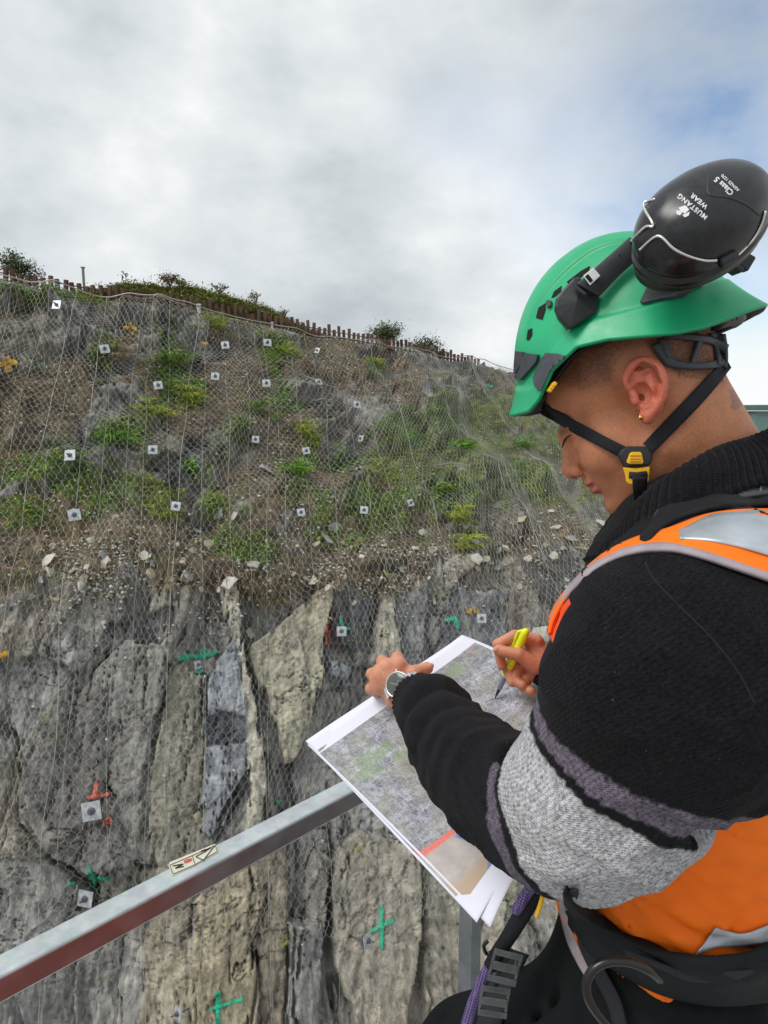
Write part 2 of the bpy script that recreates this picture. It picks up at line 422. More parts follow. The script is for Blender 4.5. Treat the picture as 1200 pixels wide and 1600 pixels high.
# --- the slabs that can be told apart (outline in photo pixels, relief, colour)
SLABS = [
 ([(385,1012),(430,978),(500,922),(517,918),(512,985),(500,1060),(490,1112),(462,1190),(440,1205),(425,1130),(400,1060)], .42, (.40,.37,.27), 7),
 ([(338,900),(372,903),(380,960),(379,1010),(396,1080),(410,1170),(412,1260),(402,1310),(384,1300),(388,1200),(378,1100),(372,1000),(352,955)], .58, (.46,.43,.34), 4),
 ([(340,1035),(372,990),(378,1080),(388,1130),(386,1200),(352,1262),(330,1312),(314,1292),(320,1150),(322,1060)], .50, (.29,.31,.34), 5),
 ([(322,1110),(386,1120),(386,1160),(322,1165)], -.02, (.06,.062,.07), 5),
 ([(262,914),(297,908),(293,950),(277,1000),(262,1040),(250,1010),(232,968)], .38, (.44,.41,.36), 5),
 ([(205,990),(245,955),(272,952),(270,985),(250,1015),(215,1020)], .0, (.09,.095,.11), 6),
 ([(150,1045),(200,1000),(255,1012),(262,1060),(240,1130),(228,1230),(215,1340),(188,1385),(165,1345),(175,1240),(140,1180),(120,1110)], .30, (.29,.28,.255), 8),
 ([(262,1045),(285,1030),(320,1060),(322,1180),(316,1290),(300,1395),(255,1385),(238,1330),(240,1200),(250,1120)], .12, (.31,.29,.22), 8),
 ([(38,1190),(88,1098),(150,1052),(172,1130),(168,1230),(205,1330),(160,1372),(95,1335),(45,1270)], .34, (.165,.155,.145), 10),
 ([(0,1040),(60,1020),(120,1050),(80,1100),(36,1180),(0,1200)], .10, (.24,.24,.235), 8),
 ([(524,908),(590,904),(588,960),(582,1016),(535,1010),(520,965)], .05, (.085,.09,.10), 4),
 ([(590,905),(618,900),(620,980),(622,1060),(600,1085),(580,1060),(588,980)], .40, (.38,.36,.28), 4),
 ([(620,908),(666,902),(662,960),(652,1060),(640,1090),(622,1060)], .28, (.20,.205,.21), 4),
 ([(700,915),(780,930),(782,1000),(725,1040),(690,1030),(684,970)], .22, (.16,.17,.185), 7),
 ([(515,1025),(550,1040),(556,1075),(535,1080),(512,1050)], .18, (.22,.24,.26), 4),
 ([(535,1325),(560,1300),(640,1318),(650,1400),(648,1490),(628,1610),(560,1620),(522,1510),(520,1400)], .34, (.33,.30,.24), 7),
 ([(490,1330),(520,1340),(515,1420),(500,1480),(478,1440),(480,1370)], .05, (.25,.23,.20), 6),
 ([(308,1400),(350,1372),(400,1345),(412,1400),(395,1480),(402,1560),(380,1700),(300,1700),(302,1500)], .26, (.41,.35,.23), 6),
 ([(238,1400),(298,1400),(300,1500),(298,1700),(220,1700),(225,1500)], .06, (.33,.29,.21), 7),
 ([(455,1440),(498,1440),(505,1520),(500,1700),(450,1700)], .30, (.28,.275,.26), 6),
 ([(410,1330),(450,1320),(455,1450),(440,1700),(405,1700),(402,1560),(398,1450)], -.05, (.26,.22,.16), 6),
 ([(655,1400),(735,1380),(740,1560),(720,1700),(660,1700)], .10, (.30,.275,.22), 8),
 ([(555,858),(635,856),(632,884),(560,890)], .26, (.36,.36,.34), 3),
 ([(636,862),(690,864),(688,884),(636,886)], .14, (.20,.20,.20), 3),
 ([(800,855),(900,860),(905,930),(860,950),(812,905)], .05, (.085,.088,.095), 10),
 ([(388,735),(430,715),(445,760),(420,790),(390,785)], .18, (.25,.24,.235), 8),
 ([(320,570),(345,565),(362,610),(345,650),(325,640),(318,600)], .20, (.29,.27,.25), 6),
 ([(255,660),(285,648),(290,680),(258,685)], .12, (.27,.26,.24), 5),
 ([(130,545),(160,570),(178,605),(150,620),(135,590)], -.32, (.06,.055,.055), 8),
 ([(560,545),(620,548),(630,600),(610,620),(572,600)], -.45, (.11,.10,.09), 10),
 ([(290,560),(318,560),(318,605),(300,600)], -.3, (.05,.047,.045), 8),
 ([(540,605),(590,610),(615,660),(585,680),(545,650)], .15, (.36,.335,.29), 8),
 ([(625,560),(655,555),(680,640),(690,720),(660,660),(640,600)], .25, (.34,.335,.32), 6),
 ([(0,600),(40,605),(45,680),(0,700)], .15, (.19,.17,.155), 10),
 ([(45,640),(120,660),(120,700),(40,700)], .05, (.16,.14,.13), 8),
 ([(500,500),(560,560),(585,590),(560,600),(520,560)], .12, (.17,.165,.16), 7),
 ([(440,560),(470,585),(475,620),(450,620)], .16, (.33,.31,.28), 5),
]
jx = fbm(S * 2.0, T * 2.0, seed=51, oct=3, gain=.5) * 10 + (r3 - .5) * 22 + (r2 - .5) * 8; jy = fbm(S * 2.0 + 50, T * 2.0, seed=52, oct=3, gain=.5) * 10 + ((r3 * 7.1) % 1 - .5) * 22
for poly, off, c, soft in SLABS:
    x0, x1 = min(p[0] for p in poly) - 30, max(p[0] for p in poly) + 30
    y0, y1 = min(p[1] for p in poly) - 30, max(p[1] for p in poly) + 30
    sel = np.where((gpx > x0) & (gpx < x1) & (gpy > y0) & (gpy < y1))
    if len(sel[0]) == 0: continue
    k = .45 if y1 - y0 > 90 else .3
    sd = poly_sd(gpx[sel] + jx[sel] * k, gpy[sel] + jy[sel] * k, poly)
    m = sstep(-1.0, 1.0 + soft * .22, sd)
    rp = random.Random(int(off * 1000) + len(poly) + int(x0)); wpx_, hpx_ = (x1 - x0) - 60, (y1 - y0) - 60
    tilt = (gpx[sel] - (x0 + x1) / 2) / wpx_ * rp.uniform(-.28, .28) + (gpy[sel] - (y0 + y1) / 2) / hpx_ * rp.uniform(-.2, .25)
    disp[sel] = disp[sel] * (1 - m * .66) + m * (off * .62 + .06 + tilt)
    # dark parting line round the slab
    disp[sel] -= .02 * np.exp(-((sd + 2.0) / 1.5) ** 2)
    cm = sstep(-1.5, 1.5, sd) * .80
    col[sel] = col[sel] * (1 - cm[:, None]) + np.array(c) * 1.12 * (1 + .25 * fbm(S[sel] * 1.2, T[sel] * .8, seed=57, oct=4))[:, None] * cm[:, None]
CRACKS = [
 ([(297,1395),(300,1470),(306,1540),(303,1640)], 3.0, .40), ([(38,1190),(34,1240),(42,1285),(80,1330),(120,1372),(150,1402)], 6, .45),
 ([(455,1200),(462,1290),(470,1350),(462,1440),(458,1520),(466,1700)], 4, .35), ([(515,1225),(522,1330),(514,1420),(520,1540),(545,1700)], 5, .40),
 ([(650,1320),(655,1400),(652,1490),(668,1560),(660,1700)], 7, .40), ([(412,1180),(416,1250),(410,1330)], 6, .35), ([(380,1320),(395,1400),(386,1440),(400,1500),(390,1580),(380,1640)], 3.5, .3),
 ([(268,925),(262,1010),(258,1040)], 2, .15), ([(230,1120),(205,1150),(150,1200)], 2.5, .15), ([(345,960),(362,985),(366,1000)], 2.5, .14), ([(318,1050),(320,1120),(318,1300)], 3, .25),
 ([(585,905),(582,960),(586,1030)], 3, .3), ([(618,900),(620,980),(622,1040)], 2, .2), ([(517,918),(516,980),(505,1050),(498,1120)], 4, .3), ([(0,1110),(30,1160),(20,1260),(0,1330)], 6, .35),
 ([(95,455),(105,500),(112,545),(130,580)], 4, .3), ([(690,990),(672,1040),(640,1100)], 3, .2), ([(740,1380),(742,1500),(738,1700)], 5, .3), ([(430,1210),(432,1280),(470,1300),(520,1300)], 3, .2),
]
for pts, w, dep in CRACKS:
    x0, x1 = min(p[0] for p in pts) - 30, max(p[0] for p in pts) + 30
    y0, y1 = min(p[1] for p in pts) - 30, max(p[1] for p in pts) + 30
    sel = np.where((gpx > x0) & (gpx < x1) & (gpy > y0) & (gpy < y1))
    if len(sel[0]) == 0: continue
    d = line_d(gpx[sel] + jx[sel] * .5, gpy[sel] + jy[sel] * .5, pts)
    brk = .35 + .65 * sstep(-.25, .25, fbm(S[sel] * 1.5, T[sel] * 1.5, seed=58, oct=2))
    disp[sel] -= dep * .7 * brk * np.exp(-(d / (w * .62)) ** 2)
    m = np.exp(-(d / (w * .8)) ** 2)[:, None] * .35
    col[sel] = col[sel] * (1 - m) + np.array([.09, .075, .06]) * m

# --- open joints : branching, mostly upright, and a flatter cross set
c1_ = fbm(S * 2.4 + T * .25, T * .28, seed=101, oct=5, gain=.6); c2_ = fbm(S * 5.5 + 30, T * .9, seed=102, oct=4, gain=.6); c3_ = fbm(S * .9 + T * .8, T * 1.7 - S * .6, seed=103, oct=5, gain=.6)
br1 = sstep(-.1, .2, fbm(S * .9, T * .6, seed=104)); br3 = sstep(0, .3, fbm(S * .7 + 9, T * .7, seed=105))
j1 = np.exp(-(c1_ / .022) ** 2) * br1; j2 = np.exp(-(c2_ / .03) ** 2) * (1 - br1) * .8; j3 = np.exp(-(c3_ / .02) ** 2) * br3
jt = np.clip(j1 + j2 * .2 + j3 * .8, 0, 1) * (.35 + .65 * lower)
disp -= j1 * .08 + j2 * .012 + j3 * .06
disp += lower * ((((c1_ * 3) % 1) - .5) * .045 + (((c3_ * 3) % 1) - .5) * .035)
col = col * (1 + .08 * lower)[..., None]
disp += fbm(S * 14, T * 8, seed=106, oct=3, gain=.7) * (.001 + .010 * (1 - lower))
col = lerp(col, np.array([.075, .065, .055]), jt * .70)
col *= (1 + .22 * fbm(S * 1.1, T * 1.0, seed=107, oct=4))[..., None]
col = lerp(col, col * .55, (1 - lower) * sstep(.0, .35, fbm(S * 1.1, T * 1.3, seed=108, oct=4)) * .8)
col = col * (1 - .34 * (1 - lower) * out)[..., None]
col = col * np.array([.93, .955, 1.0]) * .97
# --- soil and growth on the upper slope --------------------------------
upm = (1 - lower)
soil = upm * sstep(.15, -.15, out - .35 + fbm(S * 2.5, T * 2.5, seed=61, oct=4) * .4)
ledge = np.exp(-((T - Tled + .35) / .95) ** 2) * sstep(-.3, .3, fbm(S * .9, T * .9, seed=62) + .25)
soil = np.clip(soil + ledge * .9, 0, 1) * (1 - (lower > .97) * .85)
scol = SOIL[None, None] * (1 + .45 * fbm(S * 5, T * 5, seed=63, oct=4)[..., None]) + np.array([.05, .024, .006]) * sstep(.1, .5, fbm(S * 1.3, T * 1.5, seed=64))[..., None]
col = lerp(col, scol, soil)
GREENS = [(190,688,38,16,1.3),(60,735,85,35,.85),(195,782,95,26,1),(272,580,30,48,.9),(300,628,18,26,1),(435,552,24,24,1),(640,690,48,36,1.3),(745,700,62,32,.9),(330,742,40,22,.5),(560,722,50,28,.6),
 (455,742,22,20,.8),(700,770,60,36,.8),(800,745,60,40,.7),(400,862,42,24,.8),(30,800,50,30,.9),(345,850,30,30,.6),(60,466,110,13,1.2),(582,570,14,14,1),(330,795,36,18,.7),(580,790,90,40,.6),
 (480,700,24,30,.6),(430,640,40,40,.5),(240,650,22,26,.8),(690,640,30,30,.7),(850,700,50,60,.5),(900,780,60,30,.4),(260,800,40,20,.6),(720,810,14,16,1.2),(500,830,60,20,.5),(60,905,70,16,.6),
 (160,560,24,22,.8),(395,445,30,14,.5),(770,640,60,30,.7),(320,510,16,14,.6),(480,790,50,26,.6),(640,745,40,30,.8),(360,700,30,24,.4),(230,900,40,14,.4),(560,850,70,12,.5),(100,620,30,18,.35)]
green = np.zeros(S.shape)
for (x, y, a, b, k) in GREENS:
    q = ((gpx - x) / a) ** 2 + ((gpy - y) / b) ** 2
    green = np.maximum(green, k * np.exp(-q * .9))
green = green * (1 - lower * .8)
gn = fbm(S * 3, T * 3, seed=71, oct=4)
gmask = np.clip(sstep(.22, .55, green + gn * .55 + upm * .10 * sstep(300, 700, gpx)), 0, 1)
gcol = np.array([.085, .125, .03]) * (1 + .4 * fbm(S * 6, T * 6, seed=72)[..., None])
gcol = gcol + np.array([.06, .05, 0]) * sstep(0, .5, fbm(S * .9, T * .9, seed=73))[..., None]
col = lerp(col, gcol, gmask * .7)
disp += gmask * .05
col = np.clip(col * (1 + .16 * fbm(S * 12, T * 12, seed=75, oct=3)[..., None]), .02, .8)
# the crest rounds off into the plateau
crest = np.exp(-(T / .35) ** 2)
disp = disp * (1 - crest * .85)
WALL = BASE + NRM * disp[..., None]

# plateau behind the crest, foot in front of the wall ---------------------
back = np.array([-.27, .96, 0])
hump_c = np.array([-420, 0, 90, 140, 200, 300, 400, 450, 500, 560, 700, 1120], float)
hump_h = np.array([.1, .05, .08, .34, .68, .84, .80, .55, .24, .10, .05, .05])
hh = np.interp(cc, hump_c, hump_h)
rows = []
for k, t in enumerate([.2, .45, .8, 1.2, 1.7, 2.3, 3.2, 4.5, 7, 12, 30, 90]):
    rise = hh * math.sin(min(1, max(0, t - .6) / 1.7) * math.pi / 2) if t < 4 else hh * max(0, 1 - (t - 3.2) / 6)
    r = Tl + back * t; r[:, 2] = Tl[:, 2] - .05 + rise + fbm(S_ * 1.5, np.full(NC, t * 1.5), seed=81) * .12 * min(1, t) - (max(0, t - 7) * .05)
    rows.append(r)
rows = np.array(rows[::-1])
ALL = np.concatenate([rows, WALL], 0)
grass_row = np.array([.10, .115, .04]) * (1 + .4 * fbm(np.tile(S_, (len(rows), 1)) * 2, np.arange(len(rows))[:, None] * .7 + S_ * 0, seed=82)[..., None])
grass_row[-3:] = grass_row[-3:] * .4 + np.array([.12, .07, .045]) * .6
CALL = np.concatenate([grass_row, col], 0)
rock = M('cut_rock', rough=.9, spec=.25)
vc = rock.attr('Col').outputs['Color']; o = rock.obj()
fn = rock.noise(rock.map(o, (1, 1, .6)), 3.6, 9, .62, .6)
fn2 = rock.noise(o, 38, 6, .7)
fn3 = rock.noise(rock.map(o, (1.5, 1.5, .10), (0, .12, 0)), 6, 7, .55, .5)
c1 = rock.mix(rock.mr(fn, .32, .68), (.55, .55, .56), (1.45, 1.43, 1.38))
c2 = rock.mix(rock.mr(fn2, .3, .7), (.80, .80, .80), (1.2, 1.2, 1.2))
c3 = rock.mix(rock.mr(fn3, .3, .7), (.68, .67, .66), (1.3, 1.3, 1.3))
cA = rock.mix(1.0, vc, c1, 'MULTIPLY'); cB = rock.mix(1.0, cA, c2, 'MULTIPLY'); cB = rock.mix(1.0, cB, c3, 'MULTIPLY')
wrp = rock.N('ShaderNodeTexNoise', {'Vector': o, 'Scale': 1.8, 'Detail': 6.0, 'Roughness': .7}).outputs['Color']
wv_ = rock.N('ShaderNodeVectorMath', {0: rock.map(o, (1, 1, .28), (.1, .45, .1)), 1: rock.N('ShaderNodeVectorMath', {0: wrp, 'Scale': .9}, operation='SCALE').outputs[0]}, operation='ADD').outputs[0]
vor = rock.N('ShaderNodeTexVoronoi', {'Vector': wv_, 'Scale': 2.3}, feature='DISTANCE_TO_EDGE').outputs[0]
cr_ = rock.mr(vor, 0.0, .02, 0, 1)
wq = rock.noise(o, 1.3, 4, .5); crk = rock.math('ADD', cr_, rock.mr(wq, .36, .50, 0, 1)); cB = rock.mix(rock.mr(crk, 0, 1, .5, 0), cB, (.045, .04, .035)); rock.color(cB)
rock.bump(fn, .9, .09).bump(fn3, .5, .03).bump(fn2, .55, .010).bump(rock.noise(o, 110, 4, .7), .3, .004).bump(cr_, .6, .03)
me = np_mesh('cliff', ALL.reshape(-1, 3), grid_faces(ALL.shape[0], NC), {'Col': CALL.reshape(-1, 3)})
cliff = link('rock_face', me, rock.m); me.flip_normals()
tag(cliff, 'tall grey and tan rock cutting with upright slabs below and a vegetated slope above', 'rock face', kind='structure')
me.polygons.foreach_set('use_smooth', np.ones(len(me.polygons), bool))

# sampler on the wall: (column c index float, row float) or by photo pixel
wpx, wpy, wdep = to_pix(WALL)
def wall_at(px, py):
    """nearest wall vertex seen at a photo pixel: point, normal"""
    q = (wpx - px) ** 2 + (wpy - py) ** 2
    q = np.where((wpx > px - 40) & (wpx < px + 40) & (wpy > py - 40) & (wpy < py + 40), q, 1e9)
    near = q < max(q.min() + 9, 9)
    dd = np.where(near, wdep, 1e9)
    i = np.unravel_index(np.argmin(dd), dd.shape)
    p = PN(px, py, wdep[i])
    return Vector(p), Vector(NRM[i]), float(S[i]), float(T[i]), i

# ground at the foot of the cutting, reaching the horizon --------------------
gm = M('ground_gravel', rough=.95)
go = gm.obj(); gm.color(gm.mix(gm.mr(gm.noise(go, 1.5, 8), .3, .7), (.26, .25, .23), (.42, .40, .37))); gm.bump(gm.noise(go, 14, 6), .7, .05)
bm = bmesh.new()
for sx0, sx1, sy0, sy1 in [(-1500, 1500, -1500, 1500)]:
    bm.faces.new([bm.verts.new(v) for v in ((sx0, sy0, GROUND_Z), (sx1, sy0, GROUND_Z), (sx1, sy1, GROUND_Z), (sx0, sy1, GROUND_Z))])
bmesh.ops.subdivide_edges(bm, edges=bm.edges[:], cuts=20, use_grid_fill=True)
tag(bm_obj('ground', bm, gm.m), 'bare gravel ground at the foot of the cutting', 'ground', kind='structure')

# =============================================================== WIRE NETTING
from numpy.lib.stride_tricks import sliding_window_view
def maxfilt(a, r):
    for ax in (0, 1):
        pad = [(0, 0), (0, 0)]; pad[ax] = (r, r)
        b = np.pad(a, pad, mode='edge'); a = sliding_window_view(b, 2 * r + 1, axis=ax).max(-1)
    return a
def blur(a, r):
    for ax in (0, 1):
        for _ in range(2):
            pad = [(0, 0), (0, 0)]; pad[ax] = (r + 1, r)
            b = np.cumsum(np.pad(a, pad, mode='edge'), axis=ax)
            a = (np.take(b, np.arange(2 * r + 1, b.shape[ax]), ax) - np.take(b, np.arange(0, b.shape[ax] - 2 * r - 1), ax)) / (2 * r + 1)
    return a
hl = disp - crest * 0
netd = blur(maxfilt(hl, 8), 8) * .5 + blur(maxfilt(hl, 3), 3) * .5
netd = netd + .035 + np.abs(fbm(S * .9, T * .35, seed=91)) * .10
NET = BASE + NRM * netd[..., None]
def net_pt(s, t):
    """s metres along, t in 0..1 row fraction coordinates given as row float"""
    ci = np.interp(s, S_, np.arange(NC))
    ri = np.clip(t, 0, NR - 1.001); ci = np.clip(ci, 0, NC - 1.001)
    i0, j0 = ri.astype(int), ci.astype(int); a, b = (ri - i0)[:, None], (ci - j0)[:, None]
    return (NET[i0, j0] * (1 - a) + NET[i0 + 1, j0] * a) * (1 - b) + (NET[i0, j0 + 1] * (1 - a) + NET[i0 + 1, j0 + 1] * a) * b
Tmid = T[:, NC // 2]      # row <-> metres on a middle column
def row_of(t): return np.interp(t, Tmid, np.arange(NR))
s0 = np.interp(-170, ip(TY) * 0 + cc, S_); s1 = np.interp(885, cc, S_)
W_, H_ = .125, .115
ni = int((s1 - s0) / W_); tmaxm = Tmid[-1] * .80; nj = int(tmaxm / H_)
I, J = np.meshgrid(np.arange(ni), np.arange(nj), indexing='ij'); I = I.ravel(); J = J.ravel()
wob = lambda s, t: s + fbm(s * .35, t * .25, seed=93) * .55 + np.sin(t * .9 + s * .3) * .06
def NP_(i, tt):
    s = s0 + i * W_
    t = tt * H_
    s2 = wob(s, t)
    t2 = t + fbm(s * .3, t * .3, seed=94) * .35 + .12
    return net_pt(s2, row_of(np.maximum(t2, 0)))
off = (J % 2) * .5
A0 = NP_(I + off, J + 0.0); A1 = NP_(I + off, J + .38)                 # twisted uprights
J1 = J + 1.0
L1 = NP_(I + off - .5, J1); R1 = NP_(I + off + .5, J1)
P0 = np.concatenate([A0, A1, A1]); P1 = np.concatenate([A1, L1, R1])
rad = np.concatenate([np.full(len(A0), .0037), np.full(2 * len(A0), .0024)])
mid = (P0 + P1) / 2
cx, cy, cd = to_pix(mid)
keep = (cx > -260) & (cx < 1130) & (cy < 1720)
rad = rad * np.clip(cd / 13.0, .95, 1.15)
Vn, Fn = wires(P0[keep], P1[keep], rad[keep])
wire_m = M('galvanised_wire', (.50, .50, .47), .5, .25)
wo = wire_m.obj(); wire_m.color(wire_m.mix(wire_m.mr(wire_m.noise(wo, 1.2, 4), .35, .65), (.38, .375, .34), (.60, .60, .57)))
net = link('wire_netting', np_mesh('net', Vn, Fn), wire_m.m)
tag(net, 'hexagonal wire netting draped over the whole rock cutting', 'rockfall netting')
# selvedge ropes that run down the netting, parts of it
bm0 = None
rope_m = simple_mat('rope_wire', (.40, .39, .35), .55, .2, .2, 3)
rs = np.interp(np.array([-120,-60,-20,15,48,80,112,140,165,190,218,245,268,292,318,338,362,390,415,440,470,505,540,575,610,640,665,690,720,750,780,815,850]), cc, S_)
for q, s in enumerate(rs):
    tt = np.linspace(.05, Tmid[-1] * (.86 if q % 3 else .74), 60)
    sw = s + fbm(np.full(60, s) + q * 3.1, tt * .12, seed=95) * .40 + (tt - 4) * random.uniform(-.025, .025)
    pts = net_pt(sw, row_of(tt)) + (NRM[0, NC // 2] * .02)[None]
    x_, y_, d_ = to_pix(pts)
    rr = (.0040 if random.random() < .7 else .0062) * np.clip(d_ / 14, .8, 1.3)
    V1, F1 = wires(pts[:-1], pts[1:], rr[:-1])
    link('netting_rope', np_mesh('rope', V1, F1), rope_m, net)
# top cable along the crest
tp = net_pt(np.linspace(s0, s1, 240), row_of(np.full(240, .06))) + np.array([0, 0, .03])
V1, F1 = wires(tp[:-1], tp[1:], np.full(239, .018)); link('crest_cable', np_mesh('rope', V1, F1), rope_m, net)
# slack folds of doubled netting on the right of the slope
for fx0, fx1, wd in [(652, 690, 1.0), (700, 742, .8), (748, 790, .8)]:
    sa, sb = np.interp([fx0, fx1], cc, S_)
    n = 10
    for k in range(n):
        u = k / (n - 1)
        tt = np.linspace(.1, Tmid[NU_ - 1] * 1.02, 60)
        sw = sa + (sb - sa) * .5 + (u - .5) * (.10 + .55 * (tt / tt.max()) ** 1.2) * wd + np.sin(tt * 9 + k * 2.1) * .025 + fbm(tt * .5, tt * 0 + k * .21, seed=97) * .12
        pts = net_pt(sw, row_of(tt)) + (NRM[0, NC // 2] * (.05 + .05 * math.sin(k)))[None]
        if k == 0: accV, accF, base_i = [], [], 0
        V1, F1 = wires(pts[:-1], pts[1:], np.full(59, .0026)); accV.append(V1); accF.append(F1 + base_i); base_i += len(V1)
    link('netting_fold', np_mesh('fold', np.concatenate(accV), np.concatenate(accF)), rope_m, net)

# =============================================================== CREST FENCE
rust_m = M('rusty_steel', rough=.85)
ro = rust_m.obj(); rust_m.color(rust_m.mix(rust_m.mr(rust_m.noise(ro, 4, 6), .3, .7), (.065, .033, .024), (.16, .088, .062))); rust_m.bump(rust_m.noise(ro, 30, 4), .4, .01)
fence = empty('post_fence', tuple(Tl[NC // 2] + np.array([0, .3, 0])))
tag(fence, 'long rusty brown fence of short upright steel posts along the crest of the cutting', 'fence')
xs = [-22.0]
while xs[-1] < 748: xs.append(xs[-1] + float(np.interp(xs[-1], [0, 200, 500, 640, 760], [12.2, 11.2, 8.2, 6.2, 5.0])))
xs = xs[:100]
def crest_at(px):
    return np.array([np.interp(px, gpx[0], Tl[:, k]) for k in range(3)])
for k, x in enumerate(xs):
    p = crest_at(x) + back * .30
    d = to_pix(p)[2]
    w = min(.105, .42 * 9.5 / F * d) if x > 220 else .085
    h = .40 + random.uniform(-.09, .08)
    bm = bmesh.new()
    for (cx_, sx_, sy_) in ((0, w, .012), (-w / 2, .012, .07), (w / 2, .012, .07)):      # channel section
        box(bm, Vector((cx_, .0 if sx_ == w else .035, h / 2 - .25)), sx_ - .002, sy_, h + .5 - abs(cx_) * .05)
    bm.transform(Matrix.Translation(Vector(p)) @ Matrix.Rotation(random.gauss(0, .045), 4, 'Y') @ Matrix.Rotation(-.15 + random.uniform(-.1, .1), 4, 'Z'))
    bm_obj('fence_post', bm, rust_m.m, fence)
# rails that tie the posts, behind them
for dz, r_ in ((.10, .022), (.27, .015)):
    bm = bmesh.new()
    tube(bm, [crest_at(x) + back * .36 + np.array([0, 0, dz]) for x in np.linspace(-22, 748, 60)], r_, 5)
    bm_obj('fence_rail', bm, rust_m.m, fence)

# =============================================================== PLANTS
def leaf_mat(name, c, var=.35, trans=.25):
    m = M(name, c, .7, spec=.3)
    n = m.noise(m.obj(), 6, 3)
    oi = m.attr('Tint').outputs['Color']
    m.color(m.mix(1.0, m.mix(m.mr(n, .3, .7), tuple(x * (1 - var) for x in c), tuple(x * (1 + var) for x in c)), oi, 'MULTIPLY'))
    m.b.inputs['Transmission Weight'].default_value = 0.0
    m.b.inputs['Subsurface Weight'].default_value = 0
    return m.m
grass_m = leaf_mat('grass_blades', (.14, .225, .045)); lime_m = leaf_mat('lime_grass', (.32, .38, .055)); bright_m = leaf_mat('bright_weeds', (.15, .31, .035))
straw_m = leaf_mat('dry_straw', (.30, .235, .15)); leaf_m = leaf_mat('bush_leaves', (.07, .10, .035)); russet_m = leaf_mat('russet_leaves', (.17, .095, .055)); heath_m = leaf_mat('heath', (.22, .22, .07))
bark_m = simple_mat('bark', (.12, .09, .07), .9)
def blades(roots, nrm, n, L, W, droop, spread, seed=0, tint=.3):
    """arrays for n curved blades at every root"""
    rg = np.random.default_rng(seed)
    Rt = np.repeat(np.asarray(roots, float), n, 0); N_ = np.repeat(np.asarray(nrm, float), n, 0)
    m = len(Rt)
    ang = rg.uniform(0, 2 * np.pi, m); tl = rg.uniform(.1, 1, m) * spread
    up = np.array([0, 0, 1.0]) * .75 + N_ * .35
    side = np.stack([np.cos(ang), np.sin(ang), np.zeros(m)], 1)
    D = up + side * tl[:, None] + N_ * (tl * .25)[:, None]; D /= np.linalg.norm(D, axis=1, keepdims=True)
    LL = (L if np.ndim(L) == 0 else np.repeat(L, n)) * rg.uniform(.45, 1.1, m)
    wdir = np.stack([-np.sin(ang), np.cos(ang), np.zeros(m)], 1) + rg.normal(0, .4, (m, 3)); wdir /= np.linalg.norm(wdir, axis=1, keepdims=True)
    WW = W * rg.uniform(.6, 1.3, m)
    base = Rt + side * (rg.uniform(0, .25, m) * LL)[:, None]
    V = []
    for k, (u, wk) in enumerate(((0, .7), (.4, 1.0), (.75, .75), (1.0, .08))):
        c = base + D * (u * LL)[:, None] + np.array([0, 0, -1.0]) * (droop * u ** 2.2 * LL)[:, None] + (side + N_ * .5) * (droop * .5 * u ** 2 * LL)[:, None]
        V += [c - wdir * (WW * wk)[:, None], c + wdir * (WW * wk)[:, None]]
    V = np.stack(V, 1).reshape(-1, 3)
    o = np.arange(m)[:, None] * 8
    Fq = np.concatenate([o + np.array([2 * k, 2 * k + 1, 2 * k + 3, 2 * k + 2]) for k in range(3)], 0)
    t = 1 + rg.uniform(-tint, tint, m); t2 = 1 + rg.uniform(-tint * .4, tint * .4, m)
    C_ = np.stack([t * t2, t, t * .9], 1)
    return V, Fq, np.repeat(C_, 8, 0)
def leaves(centres, size, seed=0, tint=.35, up=.3):
    """one folded leaf quad per centre"""
    rg = np.random.default_rng(seed); C_ = np.asarray(centres, float); m = len(C_)
    n = rg.normal(0, 1, (m, 3)); n[:, 2] = np.abs(n[:, 2]) + up; n /= np.linalg.norm(n, axis=1, keepdims=True)
    a = np.cross(n, rg.normal(0, 1, (m, 3))); a /= np.linalg.norm(a, axis=1, keepdims=True); b = np.cross(n, a)
    s_ = (np.asarray(size) * rg.uniform(.5, 1.3, m))[:, None]
    V = np.stack([C_ - a * s_, C_ - b * s_ * .42 + n * s_ * .12, C_ + a * s_, C_ + b * s_ * .42 + n * s_ * .12], 1).reshape(-1, 3)
    Fq = np.arange(m * 4).reshape(-1, 4)
    t = 1 + rg.uniform(-tint, tint, m)
    return V, Fq, np.repeat(np.stack([t, t, t * .9], 1), 4, 0)
def plant_obj(name, arr, mat, parent=None):
    V, Fq, C_ = arr
    return link(name, np_mesh(name, V, Fq, {'Tint': C_}), mat, parent)
# general growth that nobody could count ---------------------------------
vis = (wpx > -120) & (wpx < 1080) & (wpy > 380) & (wpy < 1650)
def pick(maskw, n, seed):
    rg = np.random.default_rng(seed)
    w = (maskw * vis * (wdep ** 1.0)).ravel(); w = w / w.sum()
    return rg.choice(len(w), n, p=w)
Wf, Nf = WALL.reshape(-1, 3), NRM.reshape(-1, 3)
jit = lambda n, s, sd: np.random.default_rng(sd).normal(0, s, (n, 3))
yel = sstep(.0, .4, fbm(S * .9, T * .9, seed=73))
i_ = pick((gmask ** 1.5 + .10 * upm * sstep(-.1, .4, fbm(S * 2, T * 2, seed=77))) * (T > .1), 6500, 1); m1 = len(i_); o_ = plant_obj('grass', blades(Wf[i_] + jit(m1, .05, 5), Nf[i_], 8, .14, .005, .6, 1.0, 1, .45), grass_m); tag(o_, 'short green grass growing in patches on the netted slope', 'grass', kind='stuff')
i_ = pick(gmask ** 2 * yel, 1800, 2); o_ = plant_obj('yellow_grass', blades(Wf[i_] + jit(1800, .05, 6), Nf[i_], 9, .15, .006, .6, .9, 2), lime_m); tag(o_, 'yellowish green grass in patches on the netted slope', 'grass', kind='stuff')
